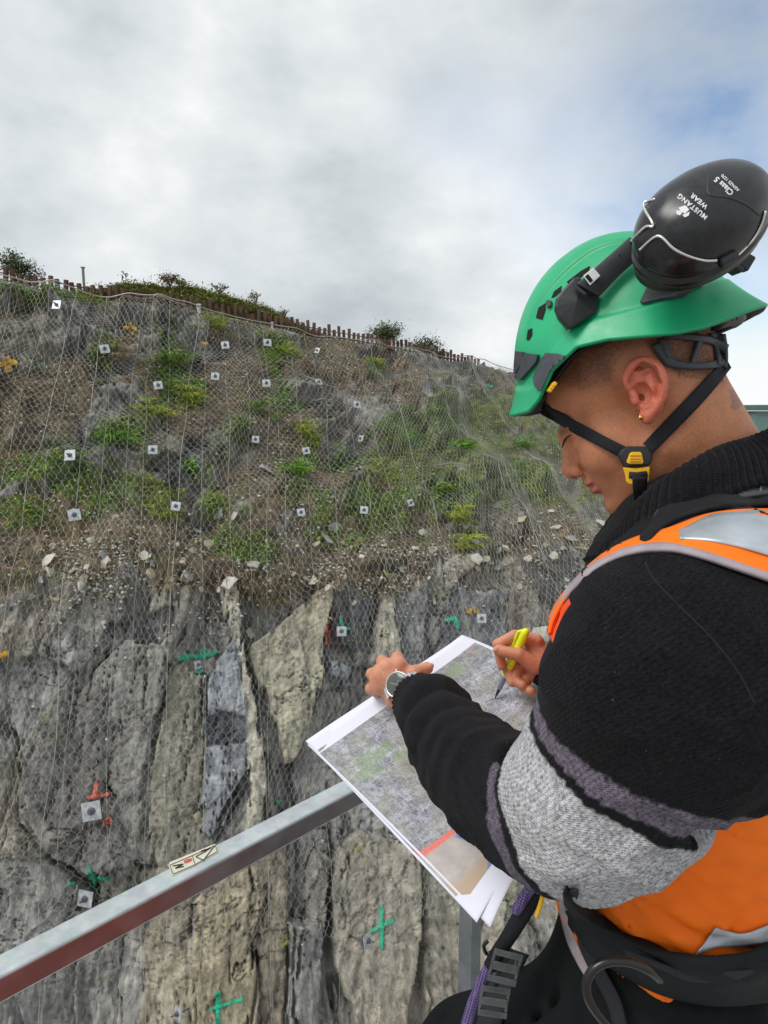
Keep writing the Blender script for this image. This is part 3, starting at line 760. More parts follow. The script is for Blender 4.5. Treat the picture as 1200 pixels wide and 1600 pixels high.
i_ = pick(gmask ** 1.5 * sstep(.2, -.2, gn * 0 + fbm(S * 1.5, T * 1.5, seed=78)), 16000, 3); o_ = plant_obj('leafy_weeds', leaves(Wf[i_] + Nf[i_] * .06 + jit(16000, .05, 7), .035, 3), bright_m); tag(o_, 'low leafy weeds spread over the netted slope', 'weeds', kind='stuff')
i_ = pick((soil * .8 + ledge * .6) * (1 - gmask * .5), 7000, 4); o_ = plant_obj('dry_grass', blades(Wf[i_] + jit(7000, .05, 8), Nf[i_], 6, .17, .0045, 1.1, 1.8, 4), straw_m); tag(o_, 'dead straw coloured grass and stalks lying on the ledge and slope', 'dry grass', kind='stuff')
i_ = pick(soil * (1 - gmask), 6000, 14); o_ = plant_obj('leaf_litter', leaves(Wf[i_] + Nf[i_] * .03 + jit(6000, .04, 17), .035, 13, .5), straw_m); tag(o_, 'brown dead leaves caught on the soil of the slope', 'leaf litter', kind='stuff')
# mixed heath on the mound behind the posts
hm = []
mv = rows.reshape(-1, 3); mx, my, md = to_pix(mv)
hp = np.tile(hh[None], (len(rows), 1)).ravel() * (md < 30)
rg = np.random.default_rng(5)
w = (hp * ((mx > -60) & (mx < 640)) * (np.repeat(np.arange(len(rows)), NC) > 4) * (np.repeat(np.arange(len(rows)), NC) < 9)); w = w / w.sum()
i_ = rg.choice(len(w), 5200, p=w)
up3 = np.tile(np.array([[0, 0, 1.0]]), (5200, 1))
o_ = plant_obj('heath_grass', blades(mv[i_] + jit(5200, .09, 9) * [1, 1, .3], up3, 9, .30, .010, .5, .8, 6), heath_m); tag(o_, 'olive green rough grass on the mound behind the post fence', 'grass', kind='stuff')
i_ = rg.choice(len(w), 9000, p=w)
o_ = plant_obj('heath_scrub', leaves(mv[i_] + jit(9000, .10, 10) + [0, 0, .1], .035, 7, .5), russet_m); tag(o_, 'low reddish brown scrub on the mound behind the post fence', 'scrub', kind='stuff')
i_ = rg.choice(len(w), 9000, p=w)
o_ = plant_obj('heath_shrubs', leaves(mv[i_] + jit(9000, .10, 11) + [0, 0, .13], .04, 8, .5), lime_m if False else grass_m); tag(o_, 'low green shrubs on the mound behind the post fence', 'shrubs', kind='stuff')

# grass tussocks that stand out ------------------------------------------
TUSS = [(435, 552, .42, lime_m, 'lime green grass tussock just below the crest, in the middle of the slope'),
 (268, 566, .55, grass_m, 'long drooping green grass tussock high on the left of the slope'),
 (300, 628, .42, lime_m, 'pale green grass tussock right of the plate with a yellow dash'),
 (232, 648, .40, lime_m, 'yellow green tussock left of the bare grey rock patch'),
 (184, 560, .38, straw_m, 'yellowish tussock beside the plate high on the left'),
 (186, 686, .55, bright_m, 'vivid green mat of weeds on the left half of the slope'),
 (720, 812, .38, lime_m, 'yellow green tussock right of centre at the foot of the slope'),
 (582, 568, .42, lime_m, 'bright yellow green plant in the dark hollow under the crest'),
 (725, 856, .40, lime_m, 'grass tuft on the ledge above the grey rock with the yellow number'),
 (478, 682, .36, lime_m, 'yellow tipped tuft in the middle of the slope'),
 (340, 508, .36, lime_m, 'small yellow green tuft just under the crest net'),
 (465, 735, .36, bright_m, 'green leafy clump right of the grey slab in mid slope'),
 (392, 640, .36, grass_m, 'short tuft beside the column of three plates'),
 (255, 610, .30, grass_m, 'small tuft directly above the plate with a yellow dash')]
for k, (x, y, L_, m_, lb) in enumerate(TUSS):
    p, n, s_, t_, ii = wall_at(x, y)
    n_ = 14
    pts = np.array(p)[None] + np.random.default_rng(k).normal(0, .16, (n_, 3)) * [1, .5, .8] + np.array(n)[None] * .02
    o_ = plant_obj('grass_tussock', blades(pts - np.array(p), np.tile(np.array(n)[None], (n_, 1)), 26, L_, .007, .9, .8, 40 + k), m_)
    o_.location = p; tag(o_, lb, 'grass tussock', 'grass tussocks on the netted slope')
# leafy bushes -----------------------------------------------------------
def bush(px, py, d, w, h, nst, nleaf, mat, label, size=.05, twig=False, group=None, base=None):
    b = base if base is not None else P(px, py, d)
    e = empty('bush' if not twig else 'shrub', b)
    rg_ = random.Random(int(px * 7 + py))
    bm = bmesh.new(); tips = []
    for k in range(nst):
        a = rg_.uniform(0, 2 * math.pi); r = rg_.uniform(.1, .5) * w
        q = Vector((math.cos(a) * r, math.sin(a) * r * .7, h * rg_.uniform(.55, 1)))
        mid_ = q * .5 + Vector((rg_.uniform(-.05, .05), rg_.uniform(-.05, .05), .1 * h))
        tube(bm, [b, b + mid_, b + q], [.018, .012, .005], 5)
        tips.append((mid_, q))
        for j in range(3):
            s_ = mid_.lerp(q, rg_.uniform(.1, .8)); e2 = s_ + Vector((rg_.uniform(-.3, .3) * w, rg_.uniform(-.2, .2) * w, rg_.uniform(.05, .3) * h))
            tube(bm, [b + s_, b + e2], [.008, .004], 4); tips.append((s_, e2))
    bm_obj('stems', bm, bark_m, e)
    rgn = np.random.default_rng(int(px + py))
    C_ = []
    for s_, q in tips:
        t_ = rgn.uniform(.35 if not twig else .5, 1.05, (nleaf // len(tips), 1))
        C_.append(np.array(s_) * (1 - t_) + np.array(q) * t_ + rgn.normal(0, (.10 if not twig else .03) * w, (len(t_), 3)))
    o_ = plant_obj('foliage', leaves(np.array(b)[None] + np.concatenate(C_), size, int(px)), mat, e)
    tag(e, label, 'bush', group)
    return e
def behind_crest(px, off=.9): 
    p = crest_at(px) + back * off
    return Vector(p)
g_ = 'bushes along the crest'
def cb(px, off, w, h, nst, nl, mat, lb, size=.05, twig=False, dz=0):
    b = behind_crest(px, off); b.z += dz; bush(px, 0, 0, w, h, nst, nl, mat, lb, size, twig, g_, b)
cb(18, 1.0, 1.0, .95, 12, 1500, leaf_m, 'dark green bush behind the first posts at the far left', .04)
cb(45, 1.0, .5, .55, 6, 400, russet_m, 'small reddish bush beside the far left dark bush', .035)
cb(187, 2.2, .25, .38, 2, 50, leaf_m, 'thin lone sapling rising from the left end of the grassy mound', .035, True, .75)
cb(266, 1.6, .60, .35, 8, 600, russet_m, 'red brown bushy shrub on top of the mound', .035, False, .80)
cb(285, 1.7, .4, .25, 6, 300, heath_m, 'low olive shrub beside the red brown one on the mound', .035, False, .8)
cb(350, 2.0, .60, .30, 9, 110, leaf_m, 'sparse twiggy shrub right of the top of the mound', .03, True, .95)
cb(410, 1.8, .55, .34, 9, 160, russet_m, 'dark twiggy shrub on the falling end of the mound', .03, True, .85)
cb(455, 1.8, .5, .40, 8, 120, leaf_m, 'leggy shrub near the low right end of the mound', .03, True, .50)
cb(506, 1.6, .4, .32, 5, 60, leaf_m, 'wispy plant standing above the bare posts', .03, True, .1)
cb(612, 1.0, 1.3, .85, 16, 2600, leaf_m, 'round dark green bush behind the posts right of the middle', .045)
cb(676, 1.0, 1.6, .66, 14, 2000, leaf_m, 'low spreading bush further right along the crest', .05)
cb(700, 1.0, .8, .35, 8, 700, russet_m, 'reddish bush touching the rightmost posts', .05)
WB = [(640, 690, .75, .35, bright_m, 'broad leafy green bush in the middle right of the slope'), (725, 700, .8, .3, bright_m, 'leafy green patch under the fold of the netting'),
      (690, 770, .7, .3, grass_m, 'weedy clump left of the lower folds of netting'), (605, 550, .35, .22, russet_m, 'orange brown dead plant in the dark hollow'),
      (300, 735, .6, .25, bright_m, 'leafy clump in the left middle of the slope'), (825, 700, .8, .3, grass_m, 'green clump left of the face of the man')]
for (x, y, w, h, m_, lb) in WB:
    p, n, *_ = wall_at(x, y); bush(x, y, 0, w, h, 9, 700, m_, lb, .045, False, 'leafy bushes on the netted slope', Vector(p) - Vector(n) * .02 + Vector((0, 0, -.1)))
# thin marker posts on the crest
def crest_post(px, hgt, r_, mat, lb, off=.5, lean=0):
    b = behind_crest(px, off); bm = bmesh.new()
    tube(bm, [(0, 0, -.3), (lean * hgt, 0, hgt)], [r_, r_], 8); box(bm, Vector((lean * hgt, 0, hgt + r_ * .2)), r_ * 2.4, r_ * 2.4, r_ * .8)
    o_ = bm_obj('marker_post', bm, mat); o_.location = b; tag(o_, lb, 'post', 'marker posts on the crest')
crest_post(128, .78, .035, simple_mat('weathered_post', (.20, .19, .18), .8), 'tall thin grey post standing above the fence on the left')
crest_post(311, .20, .045, simple_mat('white_post', (.62, .62, .58), .6), 'short white topped post at the net edge left of centre', -.05)
crest_post(425, .12, .03, bpy.data.materials['white_post'], 'tiny white post end in front of the posts right of the mound', -.05)

# =============================================================== BOLT PLATES
plate_m = M('zinc_plate', (.72, .76, .80), .35, .35); po = plate_m.obj()
plate_m.color(plate_m.mix(plate_m.mr(plate_m.noise(po, 14, 5), .3, .7), (.30, .32, .33), (.66, .70, .73)))
bolt_m = simple_mat('bolt_steel', (.16, .17, .20), .45, .7)
PL = [(90, 496, 14, .3, 'plate nearest the crest at the far left, under yellow green grass'), (164, 560, 14, .35, 'plate beside the yellowish tussock high on the left'), (345, 553, 12, .1, 'plate high on the slope above a streak of bare pale rock'),
 (411, 547, 12, .1, 'top plate right of the lime tussock column, close to the crest'), (331, 601, 12, 0, 'plate on the bare grey rock patch in the upper slope'), (247, 616, 13, .15, 'plate just under a short yellow paint dash'),
 (410, 613, 12, 0, 'plate midway down the upper slope, below the one beside the lime tussock'), (486, 620, 10, .3, 'small tilted plate above the middle of the slope'), (490, 558, 9, .8, 'edge on plate in dark rock right of the lime tussock'),
 (551, 646, 11, .2, 'plate left of the pale broken rock in mid slope'), (111, 722, 17, .2, 'plate on the grassy left side with a red dot on its bolt'), (239, 714, 14, .1, 'plate right of the vivid green mat'),
 (394, 703, 11, 0, 'plate at the top of the grey slab in mid slope'), (474, 716, 11, .15, 'plate above the leafy clump in mid slope'), (552, 710, 10, .9, 'strongly tilted plate above a white streak in mid slope'),
 (118, 815, 18, .35, 'tilted plate low on the left where grass gives way to stones'), (275, 803, 14, .05, 'plate above the stony part of the ledge, left of centre'), (467, 812, 12, .1, 'plate low on the slope above a flat grey stone'),
 (562, 815, 12, .1, 'plate low on the slope right of the middle'), (635, 802, 11, .5, 'rightmost plate of the lowest row on the slope'), (-6, 590, 14, .1, 'plate cut by the left edge of the picture under the yellow cross'),
 (530, 989, 15, .1, 'plate on the dark block under a green angle mark'), (744, 970, 14, .3, 'plate under the yellow number at the edge of the ledge'), (147, 1265, 28, .05, 'large plate under the red cross on the left'),
 (141, 1396, 24, .25, 'plate under the green cross just above the rail'), (570, 1465, 20, .9, 'edge on plate left of the large green cross'), (281, 1574, 18, .8, 'plate near the bottom edge left of the lowest green cross'),
 (310, 1043, 12, 1.0, 'bolt head hanging under the broken green cross')]
PLN = {}
for k, (x, y, sz, yaw, lb) in enumerate(PL):
    p, n, s_, t_, ii = wall_at(x, y); d = to_pix(np.array(p))[2]
    w = sz / F * d
    up_v = Vector((0, 0, 1)); nn = (n * .35 + Vector((0, -1, .12)) * .65).normalized() if n.y < 0 else n
    nn = (Matrix.Rotation(yaw * (1 if k % 2 else -1), 3, 'Z') @ nn).normalized()
    xax = up_v.cross(nn).normalized(); yax = nn.cross(xax)
    rm = Matrix((xax, yax, nn)).transposed()
    rm = rm @ Matrix.Rotation(random.uniform(-.15, .15), 3, 'Z')
    out_ = .10 + netd[ii] - disp[ii]
    e = empty('bolt_plate', p + n * out_); e.rotation_euler = rm.to_euler()
    bpy.context.view_layer.update() if False else None
    MW = Matrix.Translation(p + n * out_) @ rm.to_4x4()
    bm = bmesh.new(); box(bm, Vector((0, 0, 0)), w, w, .014); 
    o_ = bm_obj('plate', bm, plate_m.m, None, bevel=.003); o_.parent = e
    bm = bmesh.new(); hr = w * .12
    bmesh.ops.create_cone(bm, segments=6, radius1=hr * 1.5, radius2=hr * 1.5, depth=hr * 1.4, cap_ends=True, matrix=Matrix.Translation((0, 0, .007 + hr * .7)))
    bmesh.ops.create_uvsphere(bm, u_segments=12, v_segments=6, radius=hr * 1.9, matrix=Matrix.Translation((0, 0, .007)) @ Matrix.Diagonal((1, 1, .4, 1)))
    o_ = bm_obj('nut', bm, bolt_m); o_.parent = e
    bm = bmesh.new(); tube(bm, [(0, 0, -.5), (0, 0, .10 + hr)], hr * .62, 8); o_ = bm_obj('bolt', bm, bolt_m); o_.parent = e
    tag(e, 'square pale metal ' + lb, 'bolt plate', 'rock bolt plates')

# =============================================================== SPRAY MARKS
def paint(name, strokes, color, label, w=6, frag=.15):
    """strokes: photo-pixel polylines sprayed on the rock; the sheet follows the rock's relief"""
    m = bpy.data.materials.get('paint_' + name)
    if m is None:
        mm = M('paint_' + name, color, .8); no = mm.noise(mm.obj(), 25, 5, .7)
        mm.color(mm.mix(mm.mr(no, .35, .65), tuple(c * .7 for c in color), color)); mm.l.new(mm.mr(mm.noise(mm.obj(), 48, 6, .75), .40, .50), mm.b.inputs['Alpha']); m = mm.m
    bm = bmesh.new(); ctr = None
    for st in strokes:
        ww = st[0] if isinstance(st[0], (int, float)) else w
        pts = st[1:] if isinstance(st[0], (int, float)) else st
        # resample
        rs_ = []
        for (x0, y0), (x1, y1) in zip(pts[:-1], pts[1:]):
            n_ = max(2, int(math.hypot(x1 - x0, y1 - y0) / 2.5))
            rs_ += [(x0 + (x1 - x0) * k / n_, y0 + (y1 - y0) * k / n_) for k in range(n_)]
        rs_.append(pts[-1])
        prev = None
        for k, (x, y) in enumerate(rs_):
            x1, y1 = rs_[min(k + 1, len(rs_) - 1)]; x0, y0 = rs_[max(k - 1, 0)]
            dx, dy = x1 - x0, y1 - y0; L = math.hypot(dx, dy) or 1; nx, ny = -dy / L, dx / L
            hw = ww * .42 * (1 + random.uniform(-.35, .35)) * (.5 if k in (0, len(rs_) - 1) else 1)
            rowv = []
            for a in (-1, -.33, .33, 1):
                p, n, *_ = wall_at(x + nx * hw * a, y + ny * hw * a)
                q = p + n * .012 - p.normalized() * .015
                if ctr is None: ctr = q.copy()
                rowv.append(bm.verts.new(q - ctr))
            if prev:
                for a in range(3):
                    bm.faces.new((prev[a], prev[a + 1], rowv[a + 1], rowv[a]))
            prev = rowv
    o_ = bm_obj('spray_mark', bm, m, smooth=True); o_.location = ctr
    s_ = o_.modifiers.new('thickness', 'SOLIDIFY'); s_.thickness = .0012
    tag(o_, label, 'spray mark', 'spray paint marks on the rock'); return o_
GRN = (.03, .56, .33); RED = (.75, .17, .12); YEL = (.72, .42, .03)
paint('green', [(10, (278, 1030), (295, 1025), (318, 1026)), (10, (318, 1012), (319, 1030)), (8, (322, 1024), (342, 1018)), (7, (304, 1050), (318, 1048))], GRN, 'broken green cross on the split rock left of centre')
paint('green', [(8, (596, 1416), (596, 1483)), (8, (574, 1458), (590, 1449), (617, 1437))], GRN, 'large clean green cross on the pale slab under the rail')
paint('green', [(9, (341, 1548), (341, 1604)), (7, (328, 1577), (350, 1570), (380, 1560))], GRN, 'green cross at the bottom edge of the picture')
paint('green', [(7, (137, 1352), (145, 1368), (150, 1386)), (7, (138, 1372), (172, 1374)), (6, (106, 1382), (120, 1378))], GRN, 'green cross above the rail on the left')
paint('green', [(6, (532, 962), (535, 982), (548, 983))], GRN, 'green angle mark on the dark block')
paint('green', [(7, (694, 970), (712, 966), (716, 984))], GRN, 'green hook shaped mark above the papers')
paint('green', [(5, (433, 1250), (438, 1258))], GRN, 'small green dash just above the rail')
paint('green', [(7, (760, 601), (770, 604))], GRN, 'faint green dot high on the far right of the slope')
paint('green', [(6, (808, 687), (815, 691))], GRN, 'small green dot left of the brow of the man')
paint('red', [(7, (151, 1222), (148, 1244)), (7, (136, 1247), (173, 1240))], RED, 'red inverted T painted above the large plate')
paint('red', [(5, (160, 1292), (163, 1282), (172, 1277), (174, 1290)), (4, (163, 1286), (172, 1285))], RED, 'red scribbled number beside the large plate')
paint('red', [(8, (512, 978), (511, 1008))], (.62, .22, .18), 'faded pink upright dash beside the dark block')
paint('yellow', [(9, (0, 572), (14, 566), (28, 568)), (8, (13, 556), (14, 582))], YEL, 'yellow cross at the left edge of the picture')
paint('yellow', [(8, (193, 512), (214, 514)), (7, (203, 504), (208, 524))], (.48, .24, .04), 'brownish yellow cross high on the left under the crest')
paint('yellow', [(6, (247, 603), (258, 602))], YEL, 'yellow dash above a plate in the upper slope')
paint('yellow', [(5, (315, 536), (326, 538))], YEL, 'small yellow dash below the crest net')
paint('yellow', [(5, (336, 709), (341, 711))], YEL, 'small yellow spot in mid slope')
paint('yellow', [(9, (-6, 1027), (6, 1023), (14, 1019))], (.75, .38, .03), 'orange yellow dash at the left edge beside the dark rock')
paint('yellow', [(3.5, (729, 951), (730, 957), (736, 957)), (3.5, (735, 950), (736, 963)), (3.5, (741, 951), (742, 957), (747, 956)), (3.5, (746, 950), (747, 963))], YEL, 'yellow number 44 above the plate at the ledge')

# =============================================================== LOOSE STONES
stone_ms = [simple_mat('pale_stone', (.52, .50, .44), .9, 0, .25, 12, .4, 40, .01), simple_mat('grey_stone', (.30, .31, .31), .9, 0, .3, 12, .4, 40, .01), simple_mat('tan_stone', (.44, .38, .28), .9, 0, .25, 12, .4, 40, .01)]
def stone_mesh(seed, flat=.5):
    rg_ = random.Random(seed); bm = bmesh.new()
    pts = [bm.verts.new(Vector((rg_.uniform(-1, 1), rg_.uniform(-1, 1), rg_.uniform(-1, 1) * flat)).normalized() * rg_.uniform(.35, .55) * 1.0) for _ in range(13)]
    for v in pts: v.co.z *= flat; v.co.x *= 1.25
    bmesh.ops.convex_hull(bm, input=pts)
    bmesh.ops.delete(bm, geom=[v for v in bm.verts if not v.link_faces], context='VERTS')
    me = bpy.data.meshes.new('stone'); bm.to_mesh(me); bm.free(); return me
SM = []
for k in range(12):
    me = stone_mesh(k, .35 + .05 * (k % 6)); me.materials.append(stone_ms[0 if k % 5 < 3 else (1 if k % 5 == 3 else 2)]); SM.append(me)
def stone(px, py, w, k, label, group, rot=None):
    p, n, s_, t_, ii = wall_at(px, py); d = to_pix(np.array(p))[2]; s = w / F * d
    o_ = bpy.data.objects.new('loose_stone', SM[k % 12]); COL.objects.link(o_)
    o_.location = p + n * s * .12; o_.scale = (s, s, s)
    q = n.to_track_quat('Z', 'Y').to_euler(); o_.rotation_euler = (q.x + random.uniform(-.4, .4), q.y + random.uniform(-.3, .3), q.z + random.uniform(-1.5, 1.5))
    tag(o_, label, 'stone', group)
for (x, y, w, k, lb) in [(512, 845, 30, 3, 'flat grey stone lying below a plate on the slope edge'), (75, 878, 30, 0, 'pale flat stone on the left part of the ledge'), (235, 896, 26, 4, 'tan angular stone on the ledge above the left grey slab'),
   (357, 910, 30, 1, 'large pale angular stone capping the narrow pillar'), (400, 972, 24, 2, 'pale pointed stone right of the narrow pillar'), (392, 990, 20, 5, 'long pale stone below the pointed one'), (450, 860, 22, 8, 'dark flat stone above the tan slab'),
   (340, 805, 22, 3, 'grey block in the grass right of the ledge plate'), (365, 808, 18, 0, 'pale block beside the grey block in the grass'), 
   (842, 990, 34, 1, 'pale stone behind the pen hand'), (815, 985, 26, 2, 'tan stone left of the pen hand'), (415, 735, 30, 8, 'grey boulder face in mid slope'), (1010 - 70, 820, 24, 0, 'pale stone below the chin of the man'), (880, 742, 18, 1, 'pale stone left of the nose of the man')]:
    stone(x, y, w, k, lb, 'larger stones on the cutting')
rg_ = random.Random(4); n_ = 0
while n_ < 150:
    x = rg_.uniform(0, 960); y = float(np.interp(x, [0, 300, 500, 700, 850, 960], [895, 880, 885, 875, 850, 830])) + rg_.gauss(-6, 34)
    stone(x, y, rg_.choice([5, 6, 7, 8, 9, 11, 14, 18, 22]), rg_.randrange(12), 'small loose angular stone lying among dry grass on the ledge', 'small loose stones on the ledge'); n_ += 1
# rubble too small to count
i_ = pick((ledge * .6 * sstep(-.1, .4, fbm(S * 1.5, T * 1.5, seed=79)) + soil * .05 + .001), 5000, 21)
rg = np.random.default_rng(3); m = len(i_)
c_ = Wf[i_] + Nf[i_] * .01 + rg.normal(0, .04, (m, 3)); r_ = rg.uniform(.012, .045, (m, 1))
oc = np.array([[1.2, 0, 0], [-1.1, .2, 0], [0, 1, .1], [.1, -1, 0], [0, 0, .8], [0, .1, -.8]])
V_ = (c_[:, None] + (oc[None] * rg.uniform(.6, 1.2, (m, 6, 3))) * r_[:, None]).reshape(-1, 3)
tri = np.array([[0, 2, 4], [2, 1, 4], [1, 3, 4], [3, 0, 4], [2, 0, 5], [1, 2, 5], [3, 1, 5], [0, 3, 5]])
Ft = (np.arange(m)[:, None, None] * 6 + tri[None]).reshape(-1, 3)
tag(link('rubble', np_mesh('rubble', V_, Ft), stone_ms[0]), 'fine pale rubble strewn over the ledge and slope', 'rubble', kind='stuff')
# far hall at the right edge ----------------------------------------------
hb = P(1215, 668, 60)
e = empty('industrial_hall', (hb.x, hb.y, GROUND_Z)); zt = P(1215, 632, 60).z
hall_m = simple_mat('hall_cladding', (.16, .26, .25), .6, 0, .1, .3); roof_m = simple_mat('hall_roof', (.10, .17, .16), .6, 0, .1, .3)
bm = bmesh.new(); box(bm, Vector((hb.x + 7, hb.y + 6, (zt + GROUND_Z) / 2 - .3)), 18, 12, zt - GROUND_Z - .6); bm_obj('wall', bm, hall_m, e)
bm = bmesh.new(); box(bm, Vector((hb.x + 7, hb.y + 6, zt - .28)), 18.6, 12.6, .5); bm_obj('roof', bm, roof_m, e, bevel=.05)
tag(e, 'teal clad hall roof seen far away at the right edge of the picture', 'building')

# =============================================================== SOLID SCULPTING (signed distance fields -> mesh)
class Field:
    def __init__(s, lo, hi, h):
        s.lo = np.array(lo, float); s.h = h
        s.n = np.ceil((np.array(hi, float) - s.lo) / h).astype(int) + 1
        s.ax = [(s.lo[k] + np.arange(s.n[k]) * h).astype(np.float32) for k in range(3)]
        s.d = np.full(tuple(s.n), .08, np.float32)
    def _sl(s, lo, hi):
        out = []
        for k in range(3):
            a = int(max(0, math.floor((lo[k] - s.lo[k]) / s.h))); b = int(min(s.n[k], math.ceil((hi[k] - s.lo[k]) / s.h) + 1))
            if b <= a: return None
            out.append(slice(a, b))
        return tuple(out)
    def _apply(s, fn, lo, hi, k, mode):
        sl = s._sl(lo, hi)
        if sl is None: return
        X = s.ax[0][sl[0]][:, None, None]; Y = s.ax[1][sl[1]][None, :, None]; Z = s.ax[2][sl[2]][None, None, :]
        v = fn(X, Y, Z).astype(np.float32); d = s.d[sl]
        if mode == 'sub': v = -v
        if k <= 0:
            s.d[sl] = np.minimum(d, v) if mode == 'add' else np.maximum(d, v)
        else:
            if mode == 'add':
                h = np.clip(.5 + .5 * (d - v) / k, 0, 1); s.d[sl] = d + (v - d) * h - k * h * (1 - h)
            else:
                h = np.clip(.5 - .5 * (d - v) / k, 0, 1); s.d[sl] = d + (v - d) * h + k * h * (1 - h)
    def cap(s, a, b, ra, rb=None, k=.01, mode='add', pad=.03):
        a = np.array(a, float); b = np.array(b, float); rb = ra if rb is None else rb
        ba = b - a; L2 = float(ba @ ba) + 1e-12
        def fn(X, Y, Z):
            t = np.clip(((X - a[0]) * ba[0] + (Y - a[1]) * ba[1] + (Z - a[2]) * ba[2]) / L2, 0, 1)
            return np.sqrt((X - a[0] - t * ba[0]) ** 2 + (Y - a[1] - t * ba[1]) ** 2 + (Z - a[2] - t * ba[2]) ** 2) - (ra + (rb - ra) * t)
        m = max(ra, rb) + pad + k
        s._apply(fn, np.minimum(a, b) - m, np.maximum(a, b) + m, k, mode)
    def chain(s, pts, rs, k=.01, mode='add', inner=.004):
        for i in range(len(pts) - 1):
            s.cap(pts[i], pts[i + 1], rs[i], rs[i + 1], k if i == 0 else inner, mode)
    def ell(s, c, r, k=.01, mode='add', M3=None, pad=.03):
        c = np.array(c, float); r = np.array(r, float); Q = np.eye(3) if M3 is None else np.array(M3, float)   # rows = axes
        def fn(X, Y, Z):
            dx, dy, dz = X - c[0], Y - c[1], Z - c[2]
            l = [dx * Q[i, 0] + dy * Q[i, 1] + dz * Q[i, 2] for i in range(3)]
            k0 = np.sqrt((l[0] / r[0]) ** 2 + (l[1] / r[1]) ** 2 + (l[2] / r[2]) ** 2)
            k1 = np.sqrt((l[0] / r[0] ** 2) ** 2 + (l[1] / r[1] ** 2) ** 2 + (l[2] / r[2] ** 2) ** 2) + 1e-6
            return k0 * (k0 - 1) / k1
        m = r.max() + pad + k
        s._apply(fn, c - m, c + m, k, mode)
    def mesh(s):
        d = s.d; nx, ny, nz = d.shape; ins = d < 0
        cnt = np.zeros((nx - 1, ny - 1, nz - 1), np.int8)
        for dx in (0, 1):
            for dy in (0, 1):
                for dz in (0, 1):
                    cnt += ins[dx:nx - 1 + dx, dy:ny - 1 + dy, dz:nz - 1 + dz]
        act = (cnt > 0) & (cnt < 8)
        ci = np.argwhere(act); idx = np.full(act.shape, -1, np.int64); idx[act] = np.arange(len(ci))
        acc = np.zeros((len(ci), 3)); num = np.zeros(len(ci))
        C8 = {}
        for dx in (0, 1):
            for dy in (0, 1):
                for dz in (0, 1):
                    C8[(dx, dy, dz)] = d[ci[:, 0] + dx, ci[:, 1] + dy, ci[:, 2] + dz].astype(float)
        for a in C8:
            for ax in range(3):
                if a[ax] == 0:
                    b = list(a); b[ax] = 1; b = tuple(b)
                    va, vb = C8[a], C8[b]; cr = (va < 0) != (vb < 0)
                    t = np.where(cr, va / (va - vb + 1e-12), 0)
                    p = np.tile(np.array(a, float), (len(ci), 1)); p[:, ax] += t
                    acc += p * cr[:, None]; num += cr
        V = s.lo + (ci + acc / num[:, None]) * s.h
        quads = []
        for ax in range(3):
            sh = [slice(0, n) for n in (nx, ny, nz)]
            o1, o2 = [(1, 2), (2, 0), (0, 1)][ax]
            A = [slice(None)] * 3; B = [slice(None)] * 3
            A[ax] = slice(0, -1); B[ax] = slice(1, None)
            for o in (o1, o2): A[o] = slice(1, -1); B[o] = slice(1, -1)
            ia, ib = ins[tuple(A)], ins[tuple(B)]
            e = np.argwhere(ia != ib)
            if len(e) == 0: continue
            flip = ia[e[:, 0], e[:, 1], e[:, 2]]
            base = e.copy(); base[:, o1] += 1; base[:, o2] += 1
            def cell(u, w):
                c = base.copy(); c[:, o1] -= u; c[:, o2] -= w
                return idx[c[:, 0], c[:, 1], c[:, 2]]
            q = np.stack([cell(1, 1), cell(0, 1), cell(0, 0), cell(1, 0)], 1)
            q = np.where(flip[:, None], q, q[:, ::-1]); quads.append(q)
        Fq = np.concatenate(quads); Fq = Fq[(Fq >= 0).all(1)]
        return V, Fq
def relax(V, Fq, it=2, lam=.5):
    e = np.concatenate([Fq[:, [0, 1]], Fq[:, [1, 2]], Fq[:, [2, 3]], Fq[:, [3, 0]]])
    n = len(V)
    deg = np.bincount(e.ravel(), minlength=n).astype(float)[:, None]
    for _ in range(it):
        for l in (lam, -lam * 1.02):
            s_ = np.zeros_like(V)
            for k in range(3):
                s_[:, k] = np.bincount(e[:, 0], V[e[:, 1], k], n) + np.bincount(e[:, 1], V[e[:, 0], k], n)
            V = V + (s_ / deg - V) * l
    return V
def bvh_of(V, Fq):
    return BVHTree.FromPolygons([tuple(v) for v in V], [tuple(int(i) for i in f) for f in Fq])
def bvh_obj(*obs):
    dg = bpy.context.evaluated_depsgraph_get(); VV, FF, b = [], [], 0
    for o in obs:
        me = o.evaluated_get(dg).to_mesh(); mw = o.matrix_world
        VV += [tuple(mw @ v.co) for v in me.vertices]; FF += [tuple(i + b for i in p.vertices) for p in me.polygons]; b = len(VV)
    return BVHTree.FromPolygons(VV, FF)
def ray(bvh, px, py):
    dr = P(px, py, 1.0).normalized()
    loc, nor, i, dist = bvh.ray_cast(Vector((0, 0, 0)), dr, 4)
    if loc is None: return None, None
    if nor.dot(dr) > 0: nor = -nor
    return loc, nor
def path(pts, n):
    """even resample of a 2D/3D polyline through a Catmull-Rom"""
    a = np.array(pts, float); m = len(a)
    ext = np.concatenate([[2 * a[0] - a[1]], a, [2 * a[-1] - a[-2]]])
    out = []
    for i in range(m - 1):
        p0, p1, p2, p3 = ext[i:i + 4]
        for t in np.linspace(0, 1, 24, endpoint=False):
            out.append(.5 * ((2 * p1) + (-p0 + p2) * t + (2 * p0 - 5 * p1 + 4 * p2 - p3) * t * t + (-p0 + 3 * p1 - 3 * p2 + p3) * t ** 3))
    out.append(a[-1]); out = np.array(out)
    L = np.concatenate([[0], np.cumsum(np.linalg.norm(np.diff(out, axis=0), axis=1))])
    q = np.linspace(0, L[-1], n)
    return np.stack([np.interp(q, L, out[:, k]) for k in range(out.shape[1])], 1)
